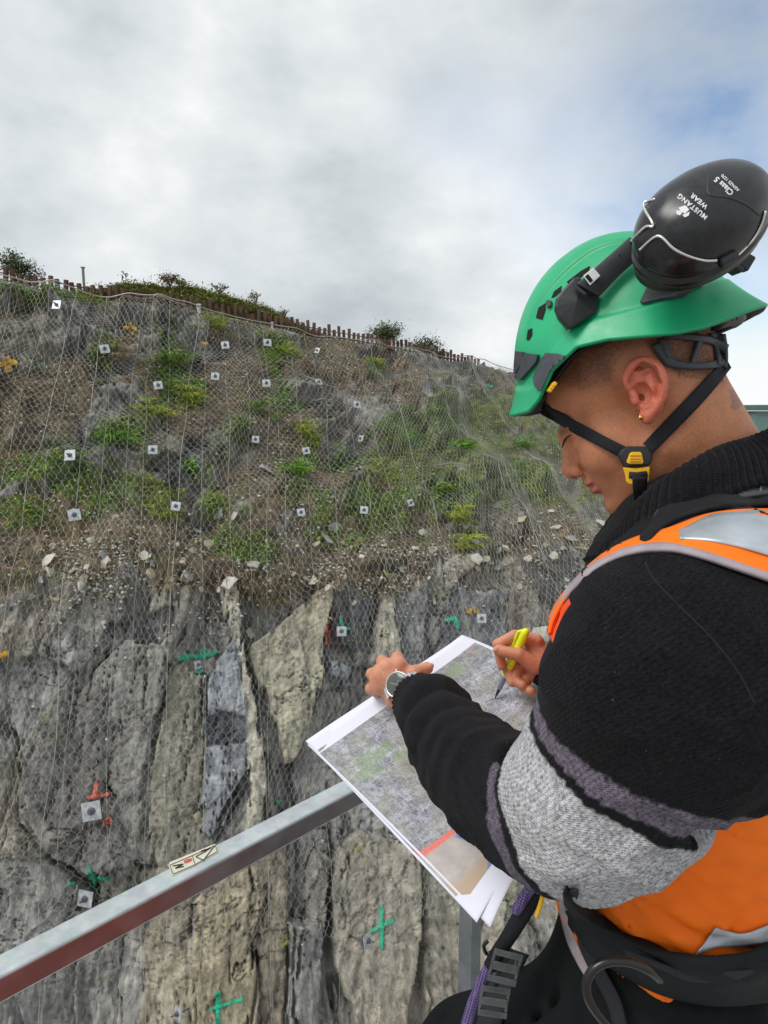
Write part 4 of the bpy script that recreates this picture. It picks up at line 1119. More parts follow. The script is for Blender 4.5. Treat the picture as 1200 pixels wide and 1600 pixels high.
def ribbon(name, bvh, eA, eB, off, thick, mat, parent, nl=60, nw=5, smooth_it=6, depths=None, bulge=0, edge_dz=0):
    """strip between two photo-pixel edges laid on a body; becomes a band of real thickness"""
    A, B = path(eA, nl), path(eB, nl)
    G = np.full((nl, nw, 3), np.nan)
    D = np.full((nl, nw), np.nan)
    for i in range(nl):
        for j in range(nw):
            t = j / (nw - 1); q = A[i] * (1 - t) + B[i] * t
            loc, nor = ray(bvh, q[0], q[1])
            if loc is not None:
                w = loc + nor * off; D[i, j] = to_pix(np.array(w))[2]
    if depths is not None:
        D = np.tile(np.interp(np.linspace(0, 1, nl), np.linspace(0, 1, len(depths)), depths)[:, None], (1, nw))
    # fill the misses and smooth the distance field
    for j in range(nw):
        ok = ~np.isnan(D[:, j])
        if ok.sum() >= 2: D[:, j] = np.interp(np.arange(nl), np.arange(nl)[ok], D[ok, j])
    cm = np.nanmean(D, axis=1)
    for j in range(nw):
        D[:, j] = np.where(np.isnan(D[:, j]), cm, D[:, j])
    for _ in range(smooth_it):
        E = np.pad(D, ((1, 1), (0, 0)), mode='edge'); Sm = (E[:-2] + E[1:-1] + E[2:]) / 3; D = np.minimum(D, Sm) * .5 + Sm * .5
    for i in range(nl):
        for j in range(nw):
            t = j / (nw - 1); q = A[i] * (1 - t) + B[i] * t
            G[i, j] = np.array(P(q[0], q[1], D[i, j] - bulge * 4 * t * (1 - t)))
    uv = np.stack(np.meshgrid(np.linspace(0, 1, nl), np.linspace(0, 1, nw), indexing='ij'), -1)
    Lm = np.sum(np.linalg.norm(np.diff(G[:, nw // 2], axis=0), axis=1)); Wm = np.linalg.norm(G[nl // 2, -1] - G[nl // 2, 0])
    uv = uv * np.array([Lm, Wm])
    o = link(name, np_mesh(name, G.reshape(-1, 3), grid_faces(nl, nw), uv=uv.reshape(-1, 2)), mat, parent, True)
    s_ = o.modifiers.new('thick', 'SOLIDIFY'); s_.thickness = thick; s_.offset = 0
    # make sure the strip faces the viewer side outwards
    return o
def patch(name, bvh, poly, off, thick, mat, parent, step=5, bevel=.0008, dz=None):
    """flat-ish plate with an outline given in photo pixels, wrapped on a body"""
    bm = bmesh.new()
    vs = [bm.verts.new((x, -y, 0)) for x, y in poly]
    f = bm.faces.new(vs)
    bmesh.ops.triangulate(bm, faces=[f])
    for _ in range(6):
        long_ = [e for e in bm.edges if e.calc_length() > step]
        if not long_: break
        bmesh.ops.subdivide_edges(bm, edges=long_, cuts=1)
        bmesh.ops.triangulate(bm, faces=bm.faces[:])
    last = None; miss = []
    for v in bm.verts:
        px, py = v.co.x, -v.co.y
        loc, nor = ray(bvh, px, py)
        if loc is None: miss.append(v); continue
        v.co = loc + nor * off
        if nor.dot(loc.normalized()) > -.15: v.co = loc - loc.normalized() * off
    hit = [v for v in bm.verts if v not in set(miss)] if miss else None
    for v in miss:
        px, py = v.co.x, -v.co.y
        c = min(hit, key=lambda q: (to_pix(np.array(q.co))[0] - px) ** 2 + (to_pix(np.array(q.co))[1] - py) ** 2)
        v.co = P(px, py, to_pix(np.array(c.co))[2])
    bmesh.ops.recalc_face_normals(bm, faces=bm.faces)
    fc = sum((f.normal.dot(f.calc_center_median()) for f in bm.faces))
    if fc > 0: bmesh.ops.reverse_faces(bm, faces=bm.faces)
    o = bm_obj(name, bm, mat, parent, True)
    s_ = o.modifiers.new('thick', 'SOLIDIFY'); s_.thickness = thick; s_.offset = 1
    e = o.modifiers.new('split', 'EDGE_SPLIT'); e.split_angle = R(50)
    return o

# =============================================================== HEAD AND BODY
PSI, TH = R(20), R(30)
f0 = Vector((-math.cos(PSI), math.sin(PSI), 0)); hl_ = Vector((-math.sin(PSI), -math.cos(PSI), 0)); z0 = Vector((0, 0, 1))
hf_ = f0 * math.cos(TH) - z0 * math.sin(TH); hu_ = z0 * math.cos(TH) + f0 * math.sin(TH)
HO = P(1003, 625, .76) - hl_ * .078
HM = np.array([hf_, hl_, hu_]); HOn = np.array(HO)
def H2W(q): return HOn + np.asarray(q, float) @ HM
def W2H(p): return (np.asarray(p, float) - HOn) @ HM.T
NECK = W2H(P(1150, 800, .84))

hd = Field((-.17, -.12, -.20), (.145, .12, .145), .00165)
hd.ell((-.012, 0, .055), (.098, .074, .080), 0)
hd.ell((.040, 0, .040), (.060, .062, .052), .02)
hd.ell((.042, 0, -.025), (.054, .057, .062), .02)
for s in (-1, 1):
    hd.ell((.060, s * .036, -.032), (.028, .022, .024), .03)
    hd.cap((.005, s * .046, -.058), (.068, s * .016, -.096), .017, .015, .022)
    hd.cap((.097, s * .006, .008), (.080, s * .044, .012), .008, .007, .012)
hd.ell((.040, 0, -.066), (.044, .046, .040), .03)
hd.ell((.080, 0, -.099), (.017, .020, .015), .014)
hd.ell((.078, 0, -.062), (.022, .028, .024), .014)
# neck and throat
hd.cap((-.035, 0, -.015), tuple(NECK), .058, .066, .03)
hd.cap((.010, 0, -.055), tuple(NECK + [.03, 0, .01]), .038, .05, .03)
for s in (-1, 1): hd.cap((-.03, s * .045, -.03), tuple(NECK + [.02, s * .02, 0]), .014, .016, .03)
# eyes
for s in (-1, 1):
    hd.ell((.105, s * .033, -.011), (.018, .016, .0105), .010, 'sub')
    hd.ell((.0800, s * .032, -.012), (.0140, .0145, .0125), .003)
    hd.ell((.0945, s * .033, -.0165), (.004, .013, .0012), .002, 'sub')
# nose
hd.cap((.096, 0, .002), (.109, 0, -.032), .0088, .0122, .010)
hd.ell((.110, 0, -.036), (.0132, .0128, .0110), .006)
for s in (-1, 1):
    hd.ell((.102, s * .0140, -.0395), (.0110, .0072, .0088), .004)
    hd.ell((.107, s * .0065, -.0465), (.0055, .0035, .004), .0025, 'sub')
    hd.ell((.093, s * .019, -.037), (.006, .002, .009), .004, 'sub')
hd.cap((.098, 0, -.047), (.100, 0, -.055), .0045, .004, .008)
# lips
hd.ell((.0975, 0, -.0590), (.0090, .028, .0058), .005)
hd.ell((.0950, 0, -.0705), (.0095, .025, .0068), .005)
for s in (-1, 1): hd.cap((.109, 0, -.0645), (.084, s * .030, -.0665), .0017, .0015, .0022, 'sub')
hd.ell((.098, 0, -.0825), (.006, .016, .004), .006, 'sub')
# ears
EA = R(-21)
def ear_pt(s, a, b, w):
    """a forward, b up along the ear, w outward"""
    ca, sa = math.cos(EA), math.sin(EA)
    a, b = a * .84 - .001, b * .88 - .005
    f_, u_ = a * ca + b * sa, -a * sa + b * ca
    return (f_ - .003, s * (.0755 + w + max(0, -a) * .42 + .003), u_ + .010)
for s in (-1, 1):
    E_ = lambda a, b, w: ear_pt(s, a, b, w)
    hd.ell(E_(-.004, .004, -.004), (.017, .008, .030), .006)
    plate_pts = [((.004, .022), (-.012, .026)), ((-.012, .026), (-.018, .006)), ((-.018, .006), (-.009, -.016)), ((-.002, .004), (-.014, .012)), ((.002, .016), (-.010, .010))]
    for (a, b) in plate_pts: hd.cap(E_(*a, .002), E_(*b, .002), .0052, .0052, .005)
    helix = [(.008, .003, .000), (.0155, .014, .004), (.0155, .028, .006), (.006, .039, .007), (-.007, .042, .007), (-.0195, .035, .007), (-.0265, .021, .006), (-.0275, .006, .005), (-.0225, -.009, .004), (-.0135, -.021, .003), (-.004, -.029, .002)]
    hp_ = path([E_(*q) + (r_,) for q, r_ in zip(helix, [.0035, .0042, .0045, .0045, .0045, .0046, .0046, .0044, .0044, .0046, .006])], 26)
    hd.chain([tuple(q[:3]) for q in hp_], [float(q[3]) for q in hp_], .003, inner=.002)
    hd.ell(E_(-.004, -.027, .002), (.0085, .0050, .0095), .004)
    hd.chain([E_(.004, .028, .004), E_(-.009, .022, .005), E_(-.0155, .008, .005), E_(-.0105, -.008, .004), E_(-.002, -.015, .004)], [.0022, .0032, .0036, .0034, .003], .003)
    hd.ell(E_(-.001, .001, .007), (.0105, .0095, .0125), .003, 'sub')
    hd.ell(E_(-.004, .028, .010), (.012, .0052, .005), .003, 'sub')
    hd.chain([E_(.012, .020, .007), E_(-.006, .036, .009), E_(-.018, .028, .009), E_(-.022, .010, .008), E_(-.017, -.006, .007)], [.0024, .0026, .0026, .0024, .0018], .002, 'sub')
    hd.cap(E_(.008, -.006, .002), E_(.0085, .002, .003), .0050, .0040, .004)
    hd.ell(E_(.0005, -.003, -.002), (.0030, .008, .0042), .0015, 'sub')
hv, hfc = hd.mesh(); hv = relax(hv, hfc, 1)
hvW = H2W(hv)

# skin colour -------------------------------------------------------------
f_, l_, u_ = hv[:, 0], hv[:, 1], hv[:, 2]; al = np.abs(l_)
SK = np.array([.62, .255, .128])
hc = np.tile(SK, (len(hv), 1))
nz = fbm(f_ * 60, l_ * 60, u_ * 60, oct=3, seed=5)
hc *= (1 + .07 * nz)[:, None]
def mixc(c, m, to): return c * (1 - m[:, None]) + np.array(to) * m[:, None]
cheek = np.exp(-(((f_ - .065) / .03) ** 2 + ((u_ + .035) / .025) ** 2)) * .35
hc = mixc(hc, cheek, (.60, .235, .14))
nose_m = np.exp(-(((f_ - .115) / .014) ** 2 + (l_ / .016) ** 2 + ((u_ + .036) / .014) ** 2)) * .6
hc = mixc(hc, nose_m, (.62, .21, .14))
er = sstep(.0745, .0835, al) * (f_ < .03) * (f_ > -.05) * sstep(-.045, -.030, u_) * (u_ < .07)
hc = mixc(hc, er * .85, (.66, .17, .115))
lips = np.exp(-(((u_ + .0590) / .0050) ** 2)) + np.exp(-(((u_ + .0705) / .0058) ** 2))
lips = np.clip(lips, 0, 1) * sstep(.082, .089, f_) * sstep(.032, .026, al)
hc = mixc(hc, np.clip(lips, 0, 1) * .75, (.46, .14, .11))
# cropped hair : above a line that runs from the temple round the ear to the nape
hair_line = np.interp(f_, [-.12, -.08, -.045, -.03, .0, .02, .05, .075, .095], [-.035, -.03, .0, .045, .050, .030, .038, .062, .080])
hm_ = sstep(-.010, .022, u_ - hair_line + nz * .003) * (1 - er)
sp = .75 + .25 * vnoise(f_ * 700, l_ * 700, u_ * 700, seed=9)
hc = mixc(hc, hm_ * .84 * sp, (.055, .028, .020))
side = sstep(.012, -.002, np.abs(f_ - .018)) * sstep(-.01, .03, u_) * (al > .05) * .30
hc = mixc(hc, np.clip(side, 0, 1), (.10, .05, .03))
brow = np.exp(-((u_ - (.012 - (al - .03) * .05)) / .0048) ** 2) * sstep(.010, .016, al) * sstep(.050, .040, al) * (f_ > .07)
brow *= .7 + .3 * vnoise(f_ * 500, l_ * 500, u_ * 200, seed=12)
hc = mixc(hc, np.clip(brow, 0, 1) * .85, (.035, .022, .018))
lash = np.exp(-((u_ + .0172) / .0014) ** 2) * np.exp(-((al - .033) / .013) ** 2) * (f_ > .07)

beard = np.exp(-(((u_ + .095) / .018) ** 2)) * sstep(.05, .08, f_) * .14 * (.6 + .4 * vnoise(f_ * 600, l_ * 600, u_ * 600, seed=19))
hc = mixc(hc, beard, (.14, .08, .06))
for (a, b, c_, r_) in [(.020, .057, -.052, .0012), (.058, .05, -.018, .0013), (.045, .05, -.045, .0010), (-.05, .06, -.055, .0012), (-.035, .06, -.06, .001), (.075, .045, -.028, .001), (.035, .055, -.035, .0009)]:
    hc = mixc(hc, np.exp(-((f_ - a) ** 2 + (u_ - c_) ** 2) / r_ ** 2) * (l_ > 0) * .7, (.20, .07, .045))
# grey tattoo at the side of the nape (irregular blot)
tx, ty, _d = to_pix(hvW)
tat = np.exp(-(((tx - 1150) / 13) ** 2 + ((ty - 622) / 19) ** 2))
tat = sstep(.38, .55, tat + .35 * vnoise(tx / 7, ty / 7, seed=33)) * (l_ > .01)
hc = mixc(hc, tat * .55, (.17, .13, .12))

skin = M('skin', rough=.48, spec=.45)
sc = skin.attr('Col').outputs['Color']; so = skin.obj()
pn = skin.noise(so, 420, 4, .6); pn2 = skin.noise(so, 45, 4)
skin.color(skin.mix(1.0, skin.mix(1.0, sc, skin.mix(skin.mr(pn2, .3, .7), (.88, .86, .86), (1.1, 1.1, 1.1)), 'MULTIPLY'), skin.mix(skin.mr(pn, .3, .7), (.84, .82, .80), (1.10, 1.10, 1.10)), 'MULTIPLY'))
skin.rough(skin.mr(pn2, .3, .7, .42, .60))
skin.b.inputs['Subsurface Weight'].default_value = .10
skin.b.inputs['Subsurface Radius'].default_value = (.010, .004, .002)
skin.b.inputs['Subsurface Scale'].default_value = .6
skin.bump(pn, .5, .0010).bump(skin.noise(so, 130, 4, .6), .25, .0015)

# hands : built in photo pixels with z in pixels towards the camera (about 1 mm each)
def hand_field(d0, lo, hi):
    fl = Field(lo, hi, 1.25); return fl
def hand_world(V, d0):
    dd = d0 - V[:, 2] * d0 / F
    return PN(V[:, 0], V[:, 1], dd)
LH0 = 1.115
lh = hand_field(LH0, (560, 1000, -60), (720, 1150, 45)); lh.d[:] = 30
def hcap(fl, a, b, ra, rb, k=5, mode='add'): fl.cap(a, b, ra, rb, k, mode, pad=12)
hcap(lh, (690, 1140, -4), (624, 1088, -2), 27, 22, 0)
hcap(lh, (624, 1088, 0), (612, 1062, 2), 22, 22, 8)
lh.ell((612, 1059, 2), (34, 30, 17), 8, pad=12); lh.ell((600, 1062, 0), (22, 24, 15), 6, pad=12)
for kn, m1, e1, r in [((593, 1072, 2), (580, 1076, -14), (590, 1084, -38), 9.0), ((594, 1056, 5), (582, 1053, -14), (593, 1060, -42), 9.6), ((606, 1043, 6), (598, 1034, -16), (606, 1042, -46), 10.0), ((624, 1040, 6), (621, 1028, -14), (627, 1038, -44), 9.8)]:
    hcap(lh, (614, 1060, 0), kn, 15, r + 1.8, 9); hcap(lh, kn, m1, r + 1.4, r + .6, 5); hcap(lh, m1, e1, r, r * .85, 2)
hcap(lh, (622, 1066, 0), (648, 1053, 8), 17, 13.5, 8); hcap(lh, (648, 1053, 8), (667, 1044, 3), 12.6, 10, 4)
hcap(lh, (646, 1053, 9), (655, 1048, 12), 6, 5, 5)
lh.ell((673, 1040, 8.5), (5.5, 4.5, 3), 1.5, pad=8)
lhv, lhf = lh.mesh(); lhv = relax(lhv, lhf, 1)
RH0 = 1.055
rh = hand_field(RH0, (745, 965, -50), (905, 1110, 55)); rh.d[:] = 30
hcap(rh, (900, 1062, -14), (846, 1034, -4), 25, 23, 0)
rh.ell((838, 1026, -4), (20, 32, 20), 8, pad=12)
# index
for pts, rs in [([(838, 1002, 4), (804, 994, 10), (778, 1007, 4), (784, 1040, -4)], [12, 10, 9, 7.4]),
                ([(838, 1040, 12), (812, 1023, 20), (780, 1017, 15)], [13.5, 10.8, 8.8]),
                ([(838, 1018, -12), (806, 1022, -16), (794, 1046, -14), (801, 1066, -6)], [11, 9.8, 9, 8]),
                ([(838, 1034, -12), (812, 1042, -16), (804, 1062, -8), (817, 1071, 2)], [11, 9.6, 8.8, 7.8]),
                ([(840, 1048, -8), (824, 1060, -12), (818, 1074, -6), (830, 1080, 4)], [10.5, 8.6, 8, 7])]:
    for i in range(len(pts) - 1): hcap(rh, pts[i], pts[i + 1], rs[i], rs[i + 1], 4 if i == 0 else 1.6)
rh.ell((775, 1015, 22), (5.5, 4.5, 2.6), 1.2, pad=8)          # thumb nail bed
rhv, rhf = rh.mesh(); rhv = relax(rhv, rhf, 1)
def hand_col(V, nails):
    c = np.tile(np.array([.60, .275, .17]), (len(V), 1)); n_ = fbm(V[:, 0] / 14, V[:, 1] / 14, V[:, 2] / 14, oct=3, seed=3)
    c *= (1 + .10 * n_)[:, None]
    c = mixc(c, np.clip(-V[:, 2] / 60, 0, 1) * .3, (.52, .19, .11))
    for (x, y, z, r) in nails:
        m_ = np.exp(-(((V[:, 0] - x) ** 2 + (V[:, 1] - y) ** 2 + (V[:, 2] - z) ** 2) / r ** 2) ** 2)
        c = mixc(c, m_ * .8, (.72, .40, .32))
    return c
lhc = hand_col(lhv, [(674, 1040, 10, 5)])
for x, y in [(590, 1072), (592, 1055), (604, 1041), (623, 1036)]:
    lhc = mixc(lhc, np.exp(-((lhv[:, 0] - x) ** 2 + (lhv[:, 1] - y) ** 2) / 80) * .4, (.60, .24, .16))
rhc = hand_col(rhv, [(774, 1015, 24, 6)])
# inner body under the clothes (one more shell of the same mesh)
YB = R(20)
tf = np.array([-math.cos(YB), math.sin(YB), 0]); tl_ = np.array([-math.sin(YB), -math.cos(YB), 0]); tu = np.array([0, 0, 1.0])
TM = np.array([tf, tl_, tu]); TC = np.array(P(1075, 1000, .815))
def T2W(q): return TC + np.asarray(q, float) @ TM
def W2T(p): return (np.asarray(p, float) - TC) @ TM.T
ARM = [((1125, 935, .655), .084), ((1052, 1062, .605), .094), ((980, 1194, .625), .088), ((890, 1264, .665), .075), ((782, 1230, .76), .059), ((706, 1160, .88), .047), ((676, 1113, .955), .044), ((650, 1094, 1.01), .037)]
ARMP = np.array([P(*a) for a, r in ARM]); ARMR = np.array([r for a, r in ARM])
bd = Field((.0, .35, -.95), (.75, 1.35, .05), .008)
bd.ell(TC, (.105, .165, .18), 0, M3=TM); bd.ell(T2W((0, 0, -.26)), (.10, .15, .17), .05, M3=TM); bd.ell(T2W((-.02, 0, .10)), (.07, .17, .055), .04, M3=TM)
for i in range(len(ARMP) - 1): bd.cap(ARMP[i], ARMP[i + 1], max(.02, ARMR[i] * .62), max(.02, ARMR[i + 1] * .62), .02)
RARM = np.array([T2W((.02, -.19, .12)), np.array(P(985, 1130, 1.12)), np.array(P(900, 1062, 1.085)), np.array(P(868, 1046, 1.065))])
for i in range(3): bd.cap(RARM[i], RARM[i + 1], [.05, .04, .03][i], [.04, .03, .024][i], .02)
HIPL, KNL, ANL = T2W((.03, .10, -.44)), np.array(P(742, 1668, .93)), None
HIPR, KNR = T2W((.0, -.10, -.44)), T2W((.06, -.13, -.86))
FLOOR = -1.72
ANL = KNL + np.array([.06, .0, 0]); ANL[2] = FLOOR + .09
ANR = KNR + np.array([.05, 0, 0]); ANR[2] = FLOOR + .09
bdV, bdF = bd.mesh()
lg = Field((-.05, .45, FLOOR), (.75, 1.45, -.45), .012)
for a, b, c in ((HIPL, KNL, ANL), (HIPR, KNR, ANR)):
    lg.cap(a, b, .075, .05, .03); lg.cap(b, c, .048, .035, .02); lg.cap(c + [0, 0, -.04], c + np.array([-.16, .05, -.05]), .035, .028, .02)
lgV, lgF = lg.mesh()
parts_ = [(hvW, hfc, hc), (hand_world(lhv, LH0), lhf[:, ::-1], lhc), (hand_world(rhv, RH0), rhf[:, ::-1], rhc), (bdV, bdF, np.tile(SK, (len(bdV), 1))), (lgV, lgF, np.tile(SK, (len(lgV), 1)))]
b = 0; VV, FF, CC = [], [], []
for V_, F_, C_ in parts_:
    VV.append(V_); FF.append(F_ + b); CC.append(C_); b += len(V_)
person = link('person', np_mesh('person', np.concatenate(VV), np.concatenate(FF), {'Col': np.concatenate(CC)}), skin.m, None, True)
tag(person, 'man with cropped hair in black striped sweater and orange vest, bent over papers', 'person')
head_bvh = bvh_of(hvW, hfc)

ear_pos = Vector(H2W(ear_pt(1, -.003, -.026, .0085))); gold = simple_mat('gold_stud', (.75, .50, .18), .2, 1.0)
bm = bmesh.new(); q_ = ray(head_bvh, 1002, 652); c_ = q_[0] + q_[1] * .0015
bmesh.ops.create_uvsphere(bm, u_segments=16, v_segments=10, radius=.0030, matrix=Matrix.Translation(c_)); bm_obj('ear_stud', bm, gold, person, True)
lash_m = simple_mat('eyelashes', (.02, .012, .010), .8)
def on_head(name, px, off, r, mat, n=14):
    pts = []
    for x, y in path(px, n):
        l, n_ = ray(head_bvh, x, y)
        if l is not None: pts.append(l + n_ * off)
    rr = [r * (.35 + .65 * math.sin(math.pi * min(1, (k + .7) / len(pts)))) for k in range(len(pts))]
    bm = bmesh.new(); tube(bm, pts, rr, 6); return bm_obj(name, bm, mat, person, True)
if ray(head_bvh, 884, 690)[0] is not None: on_head('eyelashes', [(879, 699), (881, 691), (885, 684), (892, 679)], .0004, .0013, lash_m)
# short cropped hair standing off the skin of the shaved side
cand = np.where((hm_ > .45) & (hv[:, 2] < .10) & (hv[:, 0] > -.085))[0]
rgh = np.random.default_rng(11); pk = rgh.choice(cand, 15000)
hp0 = hv[pk] + rgh.normal(0, .0006, (15000, 3)); nrm_h = hp0 - np.array([-.012, 0, .04]); nrm_h /= np.linalg.norm(nrm_h, axis=1, keepdims=True)
hp1 = hp0 + nrm_h * rgh.uniform(.0003, .0011, (15000, 1)) + np.array([-.0004, 0, -.0008])
Vh, Fh = wires(H2W(hp0), H2W(hp1), np.full(15000, .00012)); link('hair', np_mesh('hair', Vh, Fh), simple_mat('cropped_hair', (.030, .018, .013), .7), person)

# =============================================================== SWEATER
def knit_mat(name, stitch=.0036, fuzz=.5):
    m = M(name, (.02, .02, .022), .95, spec=.15)
    ca = m.attr('Col').outputs['Color']; uv = m.uv(); ob = m.obj()
    sx = m.N('ShaderNodeSeparateXYZ', {'Vector': uv})
    u = m.math('DIVIDE', sx.outputs[0], stitch); w_ = m.math('DIVIDE', sx.outputs[1], stitch * .78)
    fu = m.math('FRACT', u); tri = m.math('MULTIPLY', m.math('ABSOLUTE', m.math('SUBTRACT', fu, .5)), 2.0)
    ph = m.math('MULTIPLY', m.math('ADD', w_, m.math('MULTIPLY', tri, .9)), 6.2832)
    hgt = m.math('ADD', m.math('MULTIPLY', m.math('SINE', ph), .5), .5)
    wale = m.math('SINE', m.math('MULTIPLY', fu, 3.1416))
    hgt = m.math('ADD', m.math('MULTIPLY', hgt, .6), m.math('MULTIPLY', wale, .7))
    nz = m.noise(ob, 260, 3, .6); nz2 = m.noise(ob, 60, 3)
    shade = m.mix(m.mr(nz, .3, .7), (.45, .45, .45), (1.6, 1.6, 1.63))
    lint = m.mr(m.noise(ob, 330, 2, .5), .755, .775, 0, .4)
    shade2 = m.mix(m.mr(hgt, .1, 1.0), (.72, .72, .72), (1.12, 1.12, 1.12))
    m.color(m.mix(lint, m.mix(1.0, m.mix(1.0, ca, shade, 'MULTIPLY'), shade2, 'MULTIPLY'), (.30, .30, .32)))
    m.bump(hgt, .55, .0012).bump(nz, .5, .001).bump(nz2, .3, .003)
    m.b.inputs['Sheen Weight'].default_value = .10 * fuzz; m.b.inputs['Sheen Roughness'].default_value = .5
    m.b.inputs['Sheen Tint'].default_value = (.6, .6, .65, 1)
    return m.m
knit = knit_mat('knit_wool')
BLK = np.array([.0065, .0065, .008]); LGR = np.array([.39, .385, .40]); PUR = np.array([.125, .105, .135])
sw = Field((-.02, .32, -.80), (.80, 1.45, -.02), .0038)
sw.ell(TC, (.128, .19, .205), 0, M3=TM)
sw.ell(T2W((.01, 0, -.22)), (.130, .178, .19), .06, M3=TM)
sw.ell(T2W((-.015, 0, .095)), (.095, .195, .075), .05, M3=TM)
sw.cap(T2W((-.02, 0, .10)), np.array(P(1165, 830, .85)), .085, .070, .04)
# arm: dense chain with folds on the forearm
ap = path([tuple(p) + (r,) for p, r in zip(ARMP, ARMR)], 60); armP, armR = ap[:, :3].copy(), ap[:, 3].copy()
armL = np.concatenate([[0], np.cumsum(np.linalg.norm(np.diff(armP, axis=0), axis=1))])
tot = armL[-1]; at_ = armL / tot
fold = np.zeros(60)
for c_, w_, a_ in [(.90, .022, .055), (.80, .028, .075), (.715, .022, .05), (.66, .022, .045), (.61, .018, .03), (.855, .014, -.07), (.758, .014, -.055), (.688, .012, -.045), (.635, .012, -.04)]:
    fold += 2.6 * a_ * np.exp(-((at_ - c_) / w_) ** 2)
armR = armR * (1 + fold)
for i in range(len(armP) - 4):
    sw.cap(armP[i], armP[i + 1], armR[i], armR[i + 1], .030 if i < 12 else .004)
for i in range(3): sw.cap(RARM[i], RARM[i + 1], [.075, .058, .050][i], [.062, .050, .034][i], .03)
# a few broad creases pressed into the cloth
def seg3(pp, n=12): return path(pp, n)
for cr_, r_, k_ in [([P(1170, 1240, .60), P(1110, 1265, .58), P(1060, 1250, .56)], .008, .03), ([P(800, 1165, .70), P(812, 1220, .67), P(850, 1290, .63)], .004, .02)]:
    q = seg3([tuple(v) for v in cr_])
    for i in range(len(q) - 1): sw.cap(q[i], q[i + 1], r_, r_, k_, 'sub')
swV, swF = sw.mesh(); swV = relax(swV, swF, 2)
# slack cloth: soft folds pulled between shoulder, elbow and armpit
def vnormals(V, Fq):
    n = np.cross(V[Fq[:, 2]] - V[Fq[:, 0]], V[Fq[:, 3]] - V[Fq[:, 1]]); N_ = np.zeros_like(V)
    for k in range(4):
        for a in range(3): N_[:, a] += np.bincount(Fq[:, k], n[:, a], len(V))
    return N_ / (np.linalg.norm(N_, axis=1, keepdims=True) + 1e-12)
swN = vnormals(swV, swF)
if ((swV - np.array(P(1080, 1100, .80))) * swN).sum(1).mean() < 0: swN = -swN
pa = np.array(P(1130, 900, .62)); pb = np.array(P(900, 1280, .66)); pe = (pb - pa) / np.linalg.norm(pb - pa); pf = np.cross(pe, np.array([0.2, -.9, .3])); pf /= np.linalg.norm(pf)
q1, q2 = (swV - pa) @ pe, (swV - pa) @ pf
g1 = fbm(q1 * 9 + q2 * 9, q2 * 26 - q1 * 10, swV[:, 1] * 8, oct=2, seed=201); g2 = fbm(q1 * 26, q2 * 9 + q1 * 8, swV[:, 1] * 8, oct=2, seed=202)
swV = swV + swN * ((.5 - np.abs(g1) ** .7) * .010 + (.5 - np.abs(g2) ** .7) * .006)[:, None]
# parameters along the arm for the stripes and the knit
def arm_param(V):
    best = np.full(len(V), 9.0); tt = np.zeros(len(V)); uu = np.zeros(len(V)); ws = np.zeros(len(V)); cx_ = np.zeros(len(V)); sx_ = np.zeros(len(V))
    ref = np.array([0, 0, 1.0])
    for i in range(len(armP) - 1):
        a, b = armP[i], armP[i + 1]; ab = b - a; L2 = ab @ ab
        t = np.clip(((V - a) @ ab) / L2, 0, 1); c = a + t[:, None] * ab; d = np.linalg.norm(V - c, axis=1) - (armR[i] * (1 - t) + armR[i + 1] * t)
        ax = ab / math.sqrt(L2); e1 = ref - ax * (ref @ ax); e1 /= np.linalg.norm(e1); e2 = np.cross(ax, e1)
        dv_ = V - c; ang = np.arctan2(dv_ @ e2, dv_ @ e1)
        best = np.minimum(best, d); w = np.exp(-np.clip(d - .0, -.2, 1) / .0075)
        ws += w; tt += w * (armL[i] + t * math.sqrt(L2)); cx_ += w * np.cos(ang); sx_ += w * np.sin(ang)
    return tt / ws, np.arctan2(sx_, cx_) * .075, best
ta, ua, da = arm_param(swV)
loc_ = W2T(swV)
th_ = np.arctan2(loc_[:, 1], loc_[:, 0]) * .16
on_arm = (np.abs(da) < .03)
# stripe positions are read off at the photo pixels where they cross the middle of the sleeve
def arm_t(px, py):
    x, y, d_ = to_pix(armP); k = np.argmin((x - px) ** 2 + (y - py) ** 2); 
    k0, k1 = max(k - 1, 0), min(k + 1, len(armP) - 1)
    a = np.array([x[k0], y[k0]]); b = np.array([x[k1], y[k1]]); t = np.clip(((px, py) - a) @ (b - a) / ((b - a) @ (b - a)), 0, 1)
    return armL[k0] + t * (armL[k1] - armL[k0])
S1 = arm_t(1003, 1143) - .008; S2 = S1 + .020; S3 = S2 + .012; S4 = arm_t(903, 1247) + .014; S5 = S4 + .011; S6 = S5 + .019
wig = fbm(swV[:, 0] * 300, swV[:, 1] * 300, swV[:, 2] * 300, oct=1, seed=2) * .0006
ev_ = np.array(P(1180, 1250, .60) - P(850, 1040, .60)); ev_ /= np.linalg.norm(ev_)
lat = (swV - np.array(P(1010, 1150, .57))) @ ev_
tq = ta + wig + np.abs(((ua / .0036) % 1) - .5) * .0025
tq = tq - .16 * .04 * np.log1p(np.exp(-(lat - .02) / .04)) * sstep(S4, S1, ta) * on_arm
c = np.tile(BLK, (len(swV), 1))
def band(a, b, colr):
    m_ = sstep(a - .0006, a + .0006, tq) * sstep(b + .0006, b - .0006, tq) * on_arm
    return m_
c = mixc(c, band(S1, S2, PUR), PUR); c = mixc(c, band(S3, S4, LGR), LGR); c = mixc(c, band(S5, S6, PUR), PUR * .92)
uvx = np.where(on_arm, ua, th_); uvy = np.where(on_arm, ta, loc_[:, 2])
sweater = link('sweater', np_mesh('sweater', swV, swF, {'Col': c}, uv=np.stack([uvx, uvy], 1)), knit, person, True)
tag(sweater, 'black knitted sweater with grey and mauve sleeve bands')
sw_bvh = bvh_of(swV, swF)
